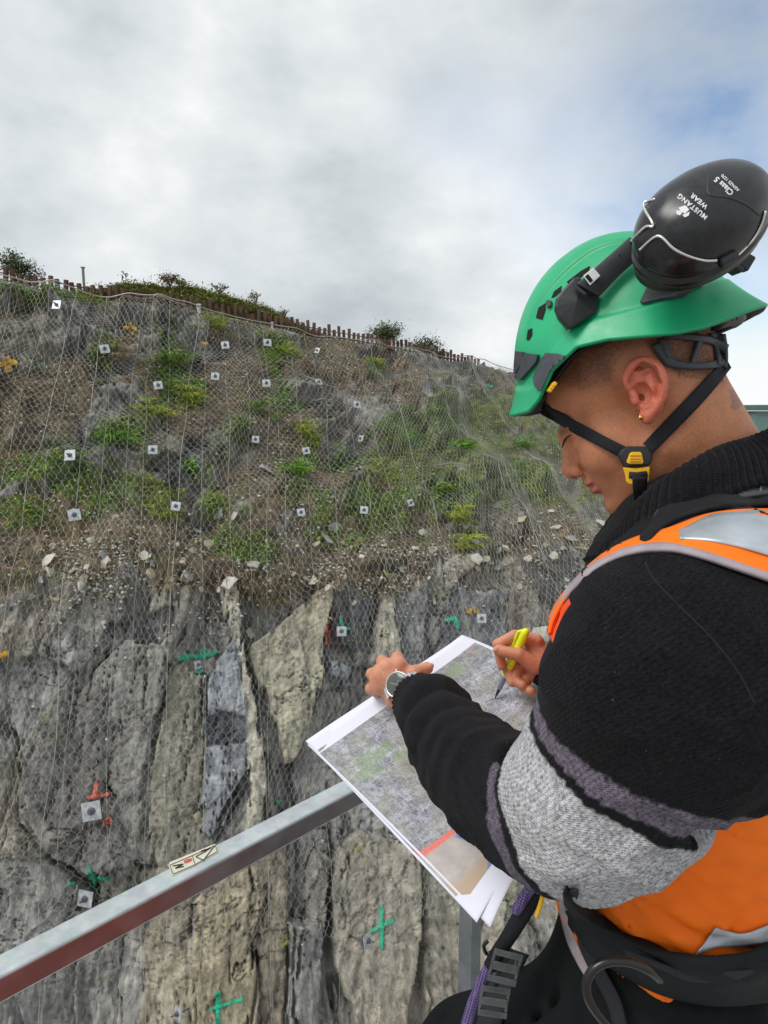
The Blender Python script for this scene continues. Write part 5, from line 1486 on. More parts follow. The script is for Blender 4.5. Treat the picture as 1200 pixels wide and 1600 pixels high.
# ribbed cuffs ------------------------------------------------------------
def rib_tube(name, ctr, rad, nribs, amp, parent, mats, seg=8, flat=1.0, ref=None, thick=.006, lip=True):
    """ribbed knitted band round a path: ribs run along the path"""
    n = len(ctr); na = nribs * 6
    V = np.zeros((n, na, 3)); ctr = np.array(ctr, float)
    for i in range(n):
        t = ctr[min(i + 1, n - 1)] - ctr[max(i - 1, 0)]; t /= np.linalg.norm(t)
        e1 = (ref if ref is not None else np.array([0, 0, 1.0])); e1 = e1 - t * (e1 @ t); e1 /= np.linalg.norm(e1); e2 = np.cross(t, e1)
        for j in range(na):
            an = 2 * math.pi * j / na
            r_ = rad[i] * (1 + 0 * an) + amp * (math.cos(an * nribs) ** 1) + amp * .35 * math.sin(an * 3 + i * .4)
            V[i, j] = ctr[i] + (e1 * math.cos(an) * flat + e2 * math.sin(an)) * r_
    Fq = []
    for i in range(n - 1):
        for j in range(na): Fq.append((i * na + j, i * na + (j + 1) % na, (i + 1) * na + (j + 1) % na, (i + 1) * na + j))
    an = np.linspace(0, 1, na); uv = np.stack(np.broadcast_arrays(an[None] * 2 * math.pi * np.mean(rad), np.linspace(0, .06, n)[:, None]), -1).reshape(-1, 2)
    C_ = np.tile(BLK, (n * na, 1))
    o = link(name, np_mesh(name, V.reshape(-1, 3), np.array(Fq), {'Col': C_}, uv=uv), mats, parent, True)
    s_ = o.modifiers.new('thick', 'SOLIDIFY'); s_.thickness = thick; s_.offset = -1
    return o
cu = armP[-9:]; cr2 = np.interp(np.arange(9), [0, 1.5, 3, 6, 8], [.0455, .049, .0455, .042, .0385])
cup = path([tuple(p) + (r,) for p, r in zip(cu, cr2)], 16)
rib_tube('cuff', cup[:, :3], cup[:, 3], 32, .0013, sweater, knit, ref=np.array([0, -1.0, .3]))
rcu = path([tuple(RARM[2] * .75 + RARM[3] * .25), tuple(RARM[3]), tuple(np.array(P(852, 1037, 1.06)))], 10)
rib_tube('cuff', rcu, np.full(10, .034), 28, .0012, sweater, knit)
# ribbed stand collar ------------------------------------------------------
na, nn = 58 * 6, 9
up_px = [(984, 806, .765), (1010, 772, .72), (1045, 742, .70), (1085, 719, .70), (1130, 699, .715), (1175, 682, .745), (1222, 672, .80)]
lo_px = [(958, 868, .75), (988, 868, .69), (1030, 842, .665), (1085, 800, .66), (1140, 775, .665), (1195, 755, .70), (1262, 735, .78)]
def ringpts(px):
    near = [P(*q) for q in px]; a, b = near[0], near[-1]; mid_ = (a + b) * .5
    far = []
    for q in reversed(near[1:-1]):
        w = q - mid_; ax = (b - a).normalized(); tow = w - ax * w.dot(ax)
        far.append(mid_ + ax * w.dot(ax) - tow * .95)
    pts = [tuple(v) for v in near + far] + [tuple(near[0])]
    return path(pts, na + 1)[:-1]
RU, RL = ringpts(up_px), ringpts(lo_px)
cen = (RU.mean(0) + RL.mean(0)) / 2
V = np.zeros((nn, na, 3))
for i in range(nn):
    t = i / (nn - 1); base = RU * (1 - t) + RL * t
    outw = base - cen; outw /= np.linalg.norm(outw, axis=1, keepdims=True)
    an = np.arange(na) / na * 2 * math.pi
    r_ = .0020 * np.cos(an * 58) + .007 * math.sin(math.pi * min(1, t * 1.2)) + .0025 * np.sin(an * 5 + t * 4)
    if i == 0: r_ = r_ - .003
    V[i] = base + outw * r_[:, None]
Fq = [(i * na + j, (i + 1) * na + j, (i + 1) * na + (j + 1) % na, i * na + (j + 1) % na) for i in range(nn - 1) for j in range(na)]
uvc = np.stack(np.broadcast_arrays(np.arange(na)[None] / na * .46, np.linspace(0, .06, nn)[:, None]), -1).reshape(-1, 2)
collar = link('collar', np_mesh('collar', V.reshape(-1, 3), np.array(Fq), {'Col': np.tile(BLK, (nn * na, 1))}, uv=uvc), knit, sweater, True)
s_ = collar.modifiers.new('thick', 'SOLIDIFY'); s_.thickness = .008; s_.offset = 0
zip_m = simple_mat('zip_metal', (.55, .55, .56), .3, .9)
bm = bmesh.new(); zc = P(966, 856, .728)
tube(bm, [zc + Vector((-.001, -.002, .002)), zc + Vector((.006, -.004, .008)), zc + Vector((.014, -.006, .011))], .0013, 8)
box(bm, zc + Vector((-.002, -.003, .0)), .005, .003, .007); bm_obj('zip_pull', bm, zip_m, sweater)
bm = bmesh.new(); wp = [P(968, 860, .73), P(950, 862, .73), P(936, 868, .735), P(932, 878, .735), P(937, 888, .74)]
tube(bm, [tuple(v) for v in path([tuple(v) for v in wp], 16)], .0006, 5); bm_obj('loose_cord', bm, simple_mat('cord', (.03, .03, .03), .7), sweater)
# shoulder seam ridge
seam_m = simple_mat('seam_wool', (.008, .008, .010), .95)
def cord_on(name, bvh, px, off, r, mat, parent, n=50, seg=8, flat=None):
    q = path(px, n); pts = []
    for x, y in q:
        l, nr = ray(bvh, x, y)
        if l is not None: pts.append(l + nr * off)
    bm = bmesh.new(); tube(bm, pts, r, seg, True, flat); return bm_obj(name, bm, mat, parent, True)
cord_on('shoulder_seam', sw_bvh, [(1008, 878), (1022, 905), (1065, 950), (1110, 995), (1150, 1045), (1180, 1100)], -.0006, .0010, seam_m, sweater)

# =============================================================== TROUSERS
cloth_b = M('black_cloth', (.006, .007, .008), .85, spec=.15); ob = cloth_b.obj()
cloth_b.color(cloth_b.mix(cloth_b.mr(cloth_b.noise(ob, 18, 4), .3, .7), (.003, .004, .005), (.009, .011, .012))); cloth_b.bump(cloth_b.noise(ob, 12, 5, .6, .5), .6, .012).bump(cloth_b.noise(ob, 500, 2), .2, .0006)
tr = Field((-.08, .42, -1.30), (.80, 1.50, -.45), .0055)
tr.ell(T2W((.0, 0, -.40)), (.135, .19, .16), 0, M3=TM)
tr.cap(HIPL, KNL, .102, .078, .05); tr.cap(HIPR, KNR, .10, .078, .05)
tr.cap(KNL, KNL + (ANL - KNL) * .6, .076, .066, .03); tr.cap(KNR, KNR + (ANR - KNR) * .6, .076, .066, .03)
for k in range(7):
    a = np.array(P(700 + k * 42, 1545 + (k % 3) * 8, .80)); tr.cap(a, a + np.array([.03 + .01 * (k % 2), .02, -.12]), .005, .003, .022, 'sub')
trV, trF = tr.mesh(); trV = relax(trV, trF, 2)
lw = Field((-.15, .45, FLOOR), (.85, 1.55, -1.15), .012)
for b_, c_ in ((KNL, ANL), (KNR, ANR)): lw.cap(b_, c_ + np.array([0, 0, .03]), .074, .066, .02)
lwV, lwF = lw.mesh()
trousers = link('trousers', np_mesh('trousers', np.concatenate([trV, lwV]), np.concatenate([trF, lwF + len(trV)])), cloth_b.m, person, True)
boot_m = simple_mat('boot_leather', (.05, .035, .025), .7)
for c_ in (ANL, ANR):
    bf = Field(c_ - np.array([.26, .16, .12]), c_ + np.array([.14, .22, .16]), .008)
    bf.cap(c_ + np.array([0, 0, .08]), c_ + np.array([0, 0, -.02]), .055, .058, 0); bf.cap(c_ + np.array([.02, 0, -.04]), c_ + np.array([-.16, .05, -.05]), .045, .040, .03)
    v_, f_q = bf.mesh(); link('boot', np_mesh('boot', v_, f_q), boot_m, person, True)
tr_bvh = bvh_of(trV, trF)

# =============================================================== HIGH VISIBILITY VEST
hv_m = M('orange_hivis', (.98, .20, .006), .65, spec=.3); ob = hv_m.obj()
hv_m.color(hv_m.mix(hv_m.mr(hv_m.noise(ob, 6, 4), .3, .7), (.97, .155, .004), (1.0, .20, .008))); hv_m.bump(hv_m.noise(hv_m.map(ob, (1, 1, 2.2)), 7, 4, .5, .8), .5, .02).bump(hv_m.noise(ob, 700, 2), .15, .0004)
refl_m = M('reflective_tape', (.42, .46, .50), .35, .3, .6); ob = refl_m.obj(); refl_m.color(refl_m.mix(refl_m.mr(refl_m.noise(ob, 30, 4), .3, .7), (.34, .38, .42), (.50, .54, .58))); refl_m.bump(refl_m.noise(ob, 900, 2), .2, .0004)
pipe_m = simple_mat('grey_piping', (.34, .29, .32), .7, 0, .15, 60)
red_m = simple_mat('vest_lining', (.80, .07, .008), .7, 0, .1)
# lower body of the vest: a shell just outside the sweater's trunk, with real thickness
vs_ = Field((.0, .40, -.80), (.80, 1.40, -.02), .0042)
def trunk(F_, o):
    F_.ell(TC, (.128 + o, .19 + o, .205 + o), 0, M3=TM)
    F_.ell(T2W((.01, 0, -.22)), (.130 + o, .178 + o, .20 + o), .06, M3=TM)
    F_.ell(T2W((-.015, 0, .095)), (.095 + o, .185 + o, .075 + o), .05, M3=TM)
trunk(vs_, .016)
in_ = Field((.0, .40, -.80), (.80, 1.40, -.02), .0042); trunk(in_, .010); vs_.d = np.maximum(vs_.d, -in_.d)
X, Y, Z = vs_.ax[0][:, None, None], vs_.ax[1][None, :, None], vs_.ax[2][None, None, :]
# hem plane and armhole
lx = (X - TC[0]) * tf[0] + (Y - TC[1]) * tf[1]; ly = (X - TC[0]) * tl_[0] + (Y - TC[1]) * tl_[1]; lz = Z - TC[2]
hem = np.array(P(960, 1445, .72)) - TC
vs_.d = np.maximum(vs_.d, -(lz + .36 - lx * .12) + 0 * lx)
vs_.d = np.maximum(vs_.d, lz - .03)                                     # the shoulder panels are laid on separately
vs_.d = np.maximum(vs_.d, -(np.sqrt((lx + .02) ** 2 + (lz - .05) ** 2) - .115) * 1.0 - 10 * (np.abs(ly) < .08))
vV, vF = vs_.mesh(); vV = relax(vV, vF, 2)
vl = W2T(vV); rad_ = vl.copy(); rad_[:, 2] = 0; rad_ /= np.linalg.norm(rad_, axis=1, keepdims=True)
fo_ = fbm(vl[:, 0] * 9 + vl[:, 2] * 7, vl[:, 1] * 9, vl[:, 2] * 20 - vl[:, 0] * 12, oct=3, seed=61); fo_ = (np.abs(fo_) ** .8) * .022
vV = vV + (rad_ * fo_[:, None]) @ TM
vest = link('vest', np_mesh('vest', vV, vF), hv_m.m, person, True)
tag(vest, 'orange high visibility vest with grey reflective tape')
vest_bvh = bvh_of(vV, vF)
up_bvh = bvh_of(np.concatenate([swV, vV]), np.concatenate([swF, vF + len(swV)]))
outer = [(858, 992), (866, 965), (892, 925), (935, 884), (985, 864), (1040, 858), (1090, 868), (1140, 884), (1215, 910)]
inner = [(858, 968), (872, 940), (900, 905), (940, 868), (990, 842), (1045, 826), (1100, 806), (1150, 798), (1215, 796)]
ribbon('shoulder_panel', sw_bvh, outer, inner, .007, .003, hv_m.m, vest, 90, 12, 14)
o1 = [(x + (3 if i < 2 else 0), y + 2.0) for i, (x, y) in enumerate(outer)]
o2 = [(x - (3 if i < 3 else 0), y - 8.0) for i, (x, y) in enumerate(outer)]
ribbon('armhole_piping', sw_bvh, o1, o2, .0095, .0035, pipe_m, vest, 90, 4, 14)
ribbon('reflective_band', sw_bvh, [(1062, 842), (1110, 846), (1160, 856), (1215, 872)], [(1060, 830), (1108, 806), (1150, 800), (1215, 797)], .0135, .002, refl_m.m, vest, 40, 8, 10)
ribbon('lining_edge', sw_bvh, [(864, 1004), (870, 984), (880, 962), (892, 944)], [(861, 996), (867, 972), (877, 952), (890, 936)], .0065, .002, red_m, vest, 30, 4, 6)
vt_bvh = up_bvh
ribbon('reflective_band', up_bvh, [(1086, 1492), (1120, 1480), (1165, 1478), (1215, 1474)], [(1118, 1450), (1135, 1455), (1165, 1458), (1215, 1440)], .004, .002, refl_m.m, vest, 30, 6, 8)

# =============================================================== HELMET
shell_m = M('green_shell', (.010, .33, .145), .38, spec=.5); ob = shell_m.obj()
shell_m.color(shell_m.mix(shell_m.mr(shell_m.noise(ob, 9, 5), .3, .7), (.008, .34, .145), (.014, .44, .195)))
shell_m.rough(shell_m.mr(shell_m.noise(ob, 40, 5), .3, .7, .33, .52)); shell_m.bump(shell_m.noise(ob, 600, 3), .08, .0004)
scr = shell_m.noise(shell_m.map(ob, (1, 7, 1), (.3, .5, .9)), 55, 5, .7); dst = shell_m.noise(ob, 180, 3, .6)
bs = shell_m.b.inputs['Base Color'].links[0].from_socket
shell_m.color(shell_m.mix(shell_m.mr(scr, .66, .74, 0, .35), shell_m.mix(shell_m.mr(dst, .70, .74, 0, .5), bs, (.10, .12, .09)), (.20, .42, .30)))
blackp = simple_mat('black_plastic', (.022, .024, .028), .45, 0, .3, 30, .15, 400, .0006)
greyp = simple_mat('graphite_plastic', (.045, .050, .060), .5, 0, .25, 30, .15, 400, .0006)
yelp = simple_mat('yellow_plastic', (.90, .50, .015), .4, 0, .08, 30)
steel_m = simple_mat('bright_wire', (.75, .74, .72), .25, .9, .1, 60)
web_m = M('black_webbing', (.018, .020, .025), .75, spec=.3)
u_ = web_m.uv(); sx = web_m.N('ShaderNodeSeparateXYZ', {'Vector': u_})
wv = web_m.math('ADD', web_m.math('SINE', web_m.math('MULTIPLY', sx.outputs[0], 6.2832 / .0022)), web_m.math('MULTIPLY', web_m.math('SINE', web_m.math('MULTIPLY', sx.outputs[1], 6.2832 / .0030)), .6))
web_m.bump(wv, .5, .0005); web_m.color(web_m.mix(web_m.mr(wv, -1.2, 1.2), (.012, .013, .016), (.030, .032, .040)))
web_m = web_m.m

helmet = empty('safety_helmet', tuple(H2W((0, 0, .10))))
tag(helmet, 'green safety helmet with black chin straps and a raised black ear muff', 'helmet')
def urim(fv, lv):
    a = np.interp(fv, [-.16, -.137, -.10, -.075, -.055, -.028, 0, .03, .062, .085, .098, .115, .14], [.018, .027, .031, .035, .043, .058, .074, .085, .077, .056, .051, .057, .070])
    return a
NT, NS = 240, 110
ths = np.linspace(0, 2 * math.pi, NT, endpoint=False); ss = np.linspace(0, 1, NS)
HV = np.zeros((NT, NS, 3)); top_u = .1985; cf = -.012
for i, a in enumerate(ths):
    ca, sa = math.cos(a), math.sin(a)
    front = (1 + ca) / 2
    Rf = .144 if ca > 0 else .132
    Rl = .113
    rr = 1 / ((abs(ca) / Rf) ** 2.25 + (abs(sa) / Rl) ** 2.25) ** (1 / 2.25)
    for j, s in enumerate(ss):
        fr, lr = cf + rr * ca, rr * sa
        ur = float(urim(fr, lr))
        g = math.sin(s * math.pi / 2); h = math.cos(s * math.pi / 2)
        n = 2.12 - .20 * float(sstep(-.6, .6, ca))
        g2, h2 = g ** (2 / n), h ** (2 / n)
        # every column ends at its own rim height on the same dome, so cut the dome instead of squashing it
        low = .020
        u = low + (top_u - low) * h2
        rad = rr * g2
        HV[i, j] = (cf + rad * ca, rad * sa, u)
    # cut at the rim and resample
    col_ = HV[i]; uu = col_[:, 2]
    rimu = float(urim(cf + rr * ca * .97, 0))
    keep_s = np.interp(-rimu, -uu, ss)
    sq = np.linspace(0, keep_s, NS)
    g = np.sin(sq * math.pi / 2) ** (2 / n); h = np.cos(sq * math.pi / 2) ** (2 / n)
    rad = rr * g; u = low + (top_u - low) * h
    e_ = np.clip((np.linspace(0, 1, NS) - .80) / .20, 0, 1) ** 2
    flare = e_ * (.009 + .010 * max(0, ca) ** 3 + .008 * max(0, -ca) ** 2)
    rad = rad + flare
    f_c, l_c = cf + rad * ca, rad * sa
    # raised centre panel, and a shelf above the rim
    d_ = np.zeros(NS)
    pan = sstep(.060, .054, np.abs(l_c)) * sstep(-.14, -.09, f_c) * sstep(.085, .12, u)
    d_ += .0035 * pan
    groove = np.exp(-((np.abs(l_c) - (.075 + .02 * np.sin((f_c + .1) * 12))) / .0022) ** 2) * (u > .10) * (f_c > -.09)
    hrim = u - rimu
    d_ += .0030 * sstep(.036, .031, hrim + .014 * np.sin(f_c * 18 + .5)) * sstep(.10, .35, abs(sa))
    HV[i] = np.stack([f_c + d_ * ca, l_c + d_ * sa, u + d_ * .6 * (1 - g)], -1)
HVW = H2W(HV.reshape(-1, 3)); HF = grid_faces(NT, NS, True)
shell = link('shell', np_mesh('shell', HVW, HF), [shell_m.m, blackp], helmet, True)
shell.data.flip_normals()
so_ = shell.modifiers.new('thick', 'SOLIDIFY'); so_.thickness = .0045; so_.offset = -1; so_.material_offset = 1; so_.material_offset_rim = 0
# make sure the thickness grows inwards
nrm_test = shell.data.polygons[NS * 5 + 60]
ctr_ = Vector(H2W((-.01, 0, .06)))
if nrm_test.normal.dot(nrm_test.center - ctr_) < 0: shell.data.flip_normals()
sh_bvh = bvh_of(HVW, HF)
hole_m = simple_mat('vent_black', (.004, .004, .005), .9)
def hpatch(name, poly, off, thick, mat, parent=None): return patch(name, sh_bvh, poly, off, thick, mat, parent or helmet)
for q in ([(838, 497), (842, 481), (853, 474), (853, 484), (848, 500)], [(823, 531), (825, 516), (832, 513), (832, 524), (827, 532)], [(862, 466), (866, 456), (878, 447), (877, 455), (869, 463)], [(886, 441), (908, 424), (922, 416), (921, 423), (905, 436), (890, 447)]):
    hpatch('vent', q, .0003, .0006, hole_m)
hpatch('lamp_clip', [(811, 549), (823, 551), (821, 561), (812, 583), (809, 584), (809, 570)], .0015, .004, greyp)
hpatch('lamp_clip', [(825, 552), (845, 555), (843, 566), (818, 594), (807, 589), (814, 582)], .0015, .004, greyp)
hpatch('visor_mount', [(858, 554), (884, 556), (879, 567), (866, 586), (856, 608), (848, 616), (843, 610), (837, 593), (849, 565)], .0012, .004, greyp)
bm = bmesh.new(); gx = [(883, 578), (880, 587), (873, 599), (862, 608)]
for k in range(8):
    t = k / 7; x = 884 - 21 * t; y = 580 + 29 * t
    l_, n_ = ray(sh_bvh, 862 - 14 * t, 580 + 22 * t)
    if l_ is None: continue
    p = Vector(P(x - 4, y, to_pix(np.array(l_))[2] - .004)); box(bm, p, .0055, .012, .0042, Matrix.Rotation(-.6 - t * .35, 3, 'Y'))
bm_obj('adjuster_wheel', bm, yelp, helmet, bevel=.001)
hpatch('side_trim', [(1000, 473), (1014, 443), (1100, 446), (1082, 455), (1068, 466), (1030, 471), (1006, 476)], .0012, .003, greyp)
hpatch('stud', [(855, 476), (859, 471), (864, 472), (864, 479), (859, 483)], .0015, .003, greyp)
# inner padding seen under the back rim
bm = bmesh.new()
inn = [H2W((-.132 + .03 * (abs(t) ** 2), t * .066, .028 + .006 * abs(t))) for t in np.linspace(-1, 1, 15)]
tube(bm, [tuple(v) for v in inn], .010, 8, True, .5); bm_obj('back_padding', bm, blackp, helmet, True)
for t in np.linspace(-.9, .9, 7):
    bm = bmesh.new(); a = H2W((-.132 + .016 * t * t, t * .075, .030)); b_ = H2W((-.110, t * .066, .060)); tube(bm, [tuple(a), tuple(b_)], .0035, 6); bm_obj('inner_rib', bm, blackp, helmet, True)
# headband cradle behind the ear, hugging the skull
hb_bvh = head_bvh
ribbon('headband', hb_bvh, [(1018, 540), (1032, 562), (1046, 574), (1090, 577), (1134, 573)], [(1030, 534), (1046, 552), (1058, 562), (1090, 567), (1130, 562)], .006, .003, greyp, helmet, 40, 4)
ribbon('headband', hb_bvh, [(1085, 568), (1092, 548), (1098, 530)], [(1079, 568), (1084, 548), (1090, 530)], .006, .003, greyp, helmet, 16, 3)
ribbon('headband', hb_bvh, [(1052, 560), (1048, 545), (1044, 530)], [(1040, 558), (1034, 545), (1030, 530)], .006, .003, greyp, helmet, 16, 3)
ribbon('headband', hb_bvh, [(1134, 575), (1136, 550), (1132, 522)], [(1120, 570), (1118, 545), (1110, 520)], .008, .004, greyp, helmet, 20, 4)
ribbon('headband', hb_bvh, [(1040, 528), (1080, 532), (1112, 538), (1134, 556)], [(1052, 522), (1080, 522), (1112, 526), (1138, 540)], .007, .003, greyp, helmet, 24, 4)
# front sweat band at the temple
ribbon('sweatband', hb_bvh, [(846, 642), (856, 618), (876, 585), (905, 552), (950, 537)], [(840, 632), (848, 610), (866, 578), (895, 545), (950, 529)], .006, .004, blackp, helmet, 40, 4)
# chin straps
st = empty('chin_strap', tuple(P(992, 715, .75))); st.parent = helmet; st.matrix_parent_inverse = helmet.matrix_basis.inverted()
bpy.context.view_layer.update()
def subp(o):
    o.parent = st; o.matrix_parent_inverse = (helmet.matrix_basis.copy() @ st.matrix_parent_inverse @ st.matrix_basis).inverted() if False else Matrix.Translation(Vector(st.matrix_world.translation)).inverted(); return o
subp(ribbon('front_webbing', hb_bvh, [(843, 645), (900, 678), (945, 702), (972, 717)], [(853, 632), (905, 660), (950, 684), (982, 700)], .0070, .0016, web_m, None, 50, 5, 14))
subp(ribbon('rear_webbing', hb_bvh, [(1020, 708), (1070, 658), (1110, 615), (1142, 574)], [(1005, 693), (1055, 640), (1098, 596), (1134, 560)], .0045, .0016, web_m, None, 50, 5, 14))
subp(ribbon('chin_webbing', hb_bvh, [(988, 745), (989, 765), (991, 790), (994, 812)], [(1012, 745), (1010, 765), (1006, 785), (1003, 808)], .006, .0016, web_m, None, 24, 4, 8, depths=[.742, .752, .775, .80]))
q0, qn = ray(hb_bvh, 994, 712)
def on_face(px, py, off): 
    l, n_ = ray(hb_bvh, 994, 712); d_ = to_pix(np.array(l))[2]
    return P(px, py, d_ - off)
def plate_px(name, poly, off, thick, mat, bev=.001, hole=None):
    bm = bmesh.new(); vs = [bm.verts.new(on_face(x, y, off)) for x, y in poly]
    if hole:
        vh = [bm.verts.new(on_face(x, y, off)) for x, y in hole]; n = len(vs)
        for i in range(n): bm.faces.new((vs[i], vs[(i + 1) % n], vh[(i + 1) % n], vh[i]))
    else: bm.faces.new(vs)
    bmesh.ops.recalc_face_normals(bm, faces=bm.faces)
    if sum(f.normal.dot(f.calc_center_median()) for f in bm.faces) > 0: bmesh.ops.reverse_faces(bm, faces=bm.faces)
    o = bm_obj(name, bm, mat, None); s_ = o.modifiers.new('t', 'SOLIDIFY'); s_.thickness = thick; s_.offset = -1
    b = o.modifiers.new('b', 'BEVEL'); b.width = bev; b.segments = 2
    return subp(o)
plate_px('side_buckle', [(972, 702), (982, 697), (1008, 697), (1018, 701), (1021, 708), (1018, 724), (1013, 728), (978, 731), (973, 722), (967, 710)], .013, .008, blackp, .002)
plate_px('release_button', [(985, 708), (988, 706), (1001, 706), (1003, 708), (1006, 722), (1004, 725), (983, 725), (980, 722)], .0165, .004, yelp, .001)
for yy in (711, 716, 720): plate_px('grip_line', [(985, yy), (1002, yy), (1002, yy + 1.2), (985, yy + 1.2)], .0175, .0015, simple_mat('dark_yellow', (.62, .33, .01), .5) if yy == 711 else bpy.data.materials['dark_yellow'], .0002)
plate_px('ladder_lock', [(974, 730), (994, 732), (1016, 729), (1014, 750), (1011, 755), (984, 757), (980, 753), (978, 742)], .0135, .004, yelp, .0012, hole=[(984, 738), (994, 739), (1009, 737), (1008, 745), (1006, 748), (988, 749), (986, 747), (985, 743)])
bm = bmesh.new(); tube(bm, [on_face(982, 742, .012), on_face(995, 743, .012), on_face(1010, 741, .012)], .0042, 10); subp(bm_obj('webbing_turn', bm, web_m, None, True))
# =============================================================== EAR MUFF
MU = Vector(P(1096, 352, .655))
tow = -P(1096, 352, 1).normalized(); iu = Vector((0, SP, CP)); ir = Vector((1, 0, 0))
mX = (ir * .82 + iu * .60 - tow * .10).normalized()
mZ = (tow * .86 + iu * .42 - ir * .25); mZ = (mZ - mX * mZ.dot(mX)).normalized(); mY = mZ.cross(mX)
MM = np.array([mX, mY, mZ]); MUn = np.array(MU)
def U2W(q): return MUn + np.asarray(q, float) @ MM
muff = empty('ear_muff', tuple(MU)); muff.parent = helmet; muff.matrix_parent_inverse = helmet.matrix_basis.inverted()
bpy.context.view_layer.update()
def mp_(o): o.parent = muff; o.matrix_parent_inverse = Matrix.Translation(MU).inverted(); return o
cup_m = M('glossy_black_cup', (.012, .013, .016), .3, spec=.5); ob = cup_m.obj()
sc_ = cup_m.noise(ob, 26, 3, .4); dirt = cup_m.mr(sc_, .68, .72, 0, 1)
cup_m.color(cup_m.mix(dirt, cup_m.mix(cup_m.mr(cup_m.noise(ob, 120, 5), .35, .75), (.010, .011, .014), (.022, .023, .027)), (.16, .13, .10)))
cup_m.rough(cup_m.mr(cup_m.noise(ob, 30, 6, .65), .35, .65, .17, .42))
na, nb = 96, 40
a_, b_c, dep = .0715, .0480, .050
CV = []
prof = [(.80, -.022), (.90, -.022), (.97, -.020), (1.0, -.016), (1.0, -.011), (.965, -.009), (.96, -.006), (1.0, -.003)]
for t in np.linspace(0, 1, 30): prof.append((math.cos(t * math.pi / 2) ** .80, dep * math.sin(t * math.pi / 2) ** .92))
V = []
for (k_, zz) in prof:
    k_ = max(k_, .0005)
    for j in range(na):
        an = 2 * math.pi * j / na; ca, sa = math.cos(an), math.sin(an)
        x = a_ * math.copysign(abs(ca) ** .92, ca) * k_ * (1 + .04 * ca); y = b_c * math.copysign(abs(sa) ** .92, sa) * k_ * (1 - .06 * ca)
        V.append((x, y, zz - .10 * (x + .01) * (zz > 0) * .6))
V = U2W(np.array(V)); n = len(prof)
Fq = np.array([(i * na + j, i * na + (j + 1) % na, (i + 1) * na + (j + 1) % na, (i + 1) * na + j) for i in range(n - 1) for j in range(na)])
mp_(link('cup', np_mesh('cup', V, Fq), cup_m.m, None, True)); cupb = bvh_of(V, Fq)
# cushion
bm = bmesh.new(); ring = []
for j in range(49):
    an = 2 * math.pi * j / 48; ring.append(tuple(U2W((.060 * math.cos(an), 0.036 * math.sin(an), -.022))))
tube(bm, ring, .010, 10, False); bmesh.ops.remove_doubles(bm, verts=bm.verts, dist=.0005); mp_(bm_obj('cushion', bm, simple_mat('cushion_vinyl', (.015, .015, .018), .4), None, True))
# moulded step on the cup
mp_(cord_on('cup_ridge', cupb, [(1106, 262), (1106, 285), (1109, 304), (1140, 309), (1166, 320), (1186, 336)], -.0004, .0013, blackp, None))
# wires
def wire3(px, r, name='wire_frame'):
    pts = []
    for (x, y, o_) in path(px, 60):
        l, n_ = ray(cupb, x, y)
        pts.append(tuple(l + n_ * o_) if l is not None else None)
    ok = [i for i, p in enumerate(pts) if p]
    D = np.interp(range(60), ok, [to_pix(np.array(pts[i]))[2] for i in ok])
    for _ in range(8): D = np.convolve(np.pad(D, 1, mode='edge'), [1 / 3] * 3, 'valid')
    q = path(px, 60); bm = bmesh.new(); tube(bm, [P(q[i][0], q[i][1], D[i] - .001) for i in range(60)], r, 8); return mp_(bm_obj(name, bm, steel_m, None, True))
wire3([(986, 377, .003), (1008, 355, .003), (1020, 354, .002), (1018, 346, .002), (1008, 328, .002), (1006, 318, .003), (1012, 314, .003), (1024, 311, .002)], .0013)
wire3([(999, 391, .003), (1022, 371, .003), (1034, 371, .002), (1052, 388, .002), (1075, 400, .002), (1100, 407, .002), (1120, 407, .002)], .0013)
wire3([(1196, 330, .003), (1190, 350, .003), (1178, 372, .003), (1160, 392, .003), (1145, 405, .003)], .0013)
mp_(cord_on('wire_pivot', cupb, [(1124, 410), (1135, 404), (1146, 398)], .001, .0055, blackp, None))
# far cup of the pair, its clip showing at the right
bm = bmesh.new(); c_ = P(1160, 408, .70); box(bm, c_, .018, .012, .016, Matrix.Rotation(.5, 3, 'Y')); box(bm, c_ + Vector((-.008, 0, -.008)), .012, .02, .006, Matrix.Rotation(.6, 3, 'Y')); mp_(bm_obj('rear_clip', bm, blackp, None, bevel=.002))
# arm
def slab_px(name, edge_a, edge_b, dA, thick, mat, parentf, nl=24, nw=4, bev=None):
    A, B = path(edge_a, nl), path(edge_b, nl); D = np.interp(np.linspace(0, 1, nl), np.linspace(0, 1, len(dA)), dA)
    G = np.array([[np.array(P(*(A[i] * (1 - j / (nw - 1)) + B[i] * (j / (nw - 1))), D[i] - .0015 * math.sin(math.pi * j / (nw - 1)))) for j in range(nw)] for i in range(nl)])
    o = link(name, np_mesh(name, G.reshape(-1, 3), grid_faces(nl, nw)), mat, None, True)
    s_ = o.modifiers.new('t', 'SOLIDIFY'); s_.thickness = thick; s_.offset = 0
    b = o.modifiers.new('b', 'BEVEL'); b.width = .0012; b.segments = 2; b.limit_method = 'ANGLE'; b.angle_limit = R(50)
    return parentf(o)
l0, _ = ray(sh_bvh, 900, 480); dsh = to_pix(np.array(l0))[2]; l1, _ = ray(sh_bvh, 970, 400); dsh1 = to_pix(np.array(l1))[2] if l1 else dsh
armd = [dsh - .022, (dsh + .655) / 2 - .018, .655 - .012]
slab_px('arm', [(900, 445), (942, 408), (984, 371)], [(936, 464), (968, 430), (1005, 397)], [dsh - .026, dsh - .030, dsh - .034], .006, blackp, mp_)
bm = bmesh.new()
pts8 = [(868, 466), (876, 455), (896, 433), (906, 430), (920, 448), (938, 455), (937, 478), (932, 489), (890, 516), (884, 510), (872, 496), (866, 480)]
o = None
vs = [bm.verts.new(P(x, y, dsh - .020)) for x, y in pts8]; f = bm.faces.new(vs)
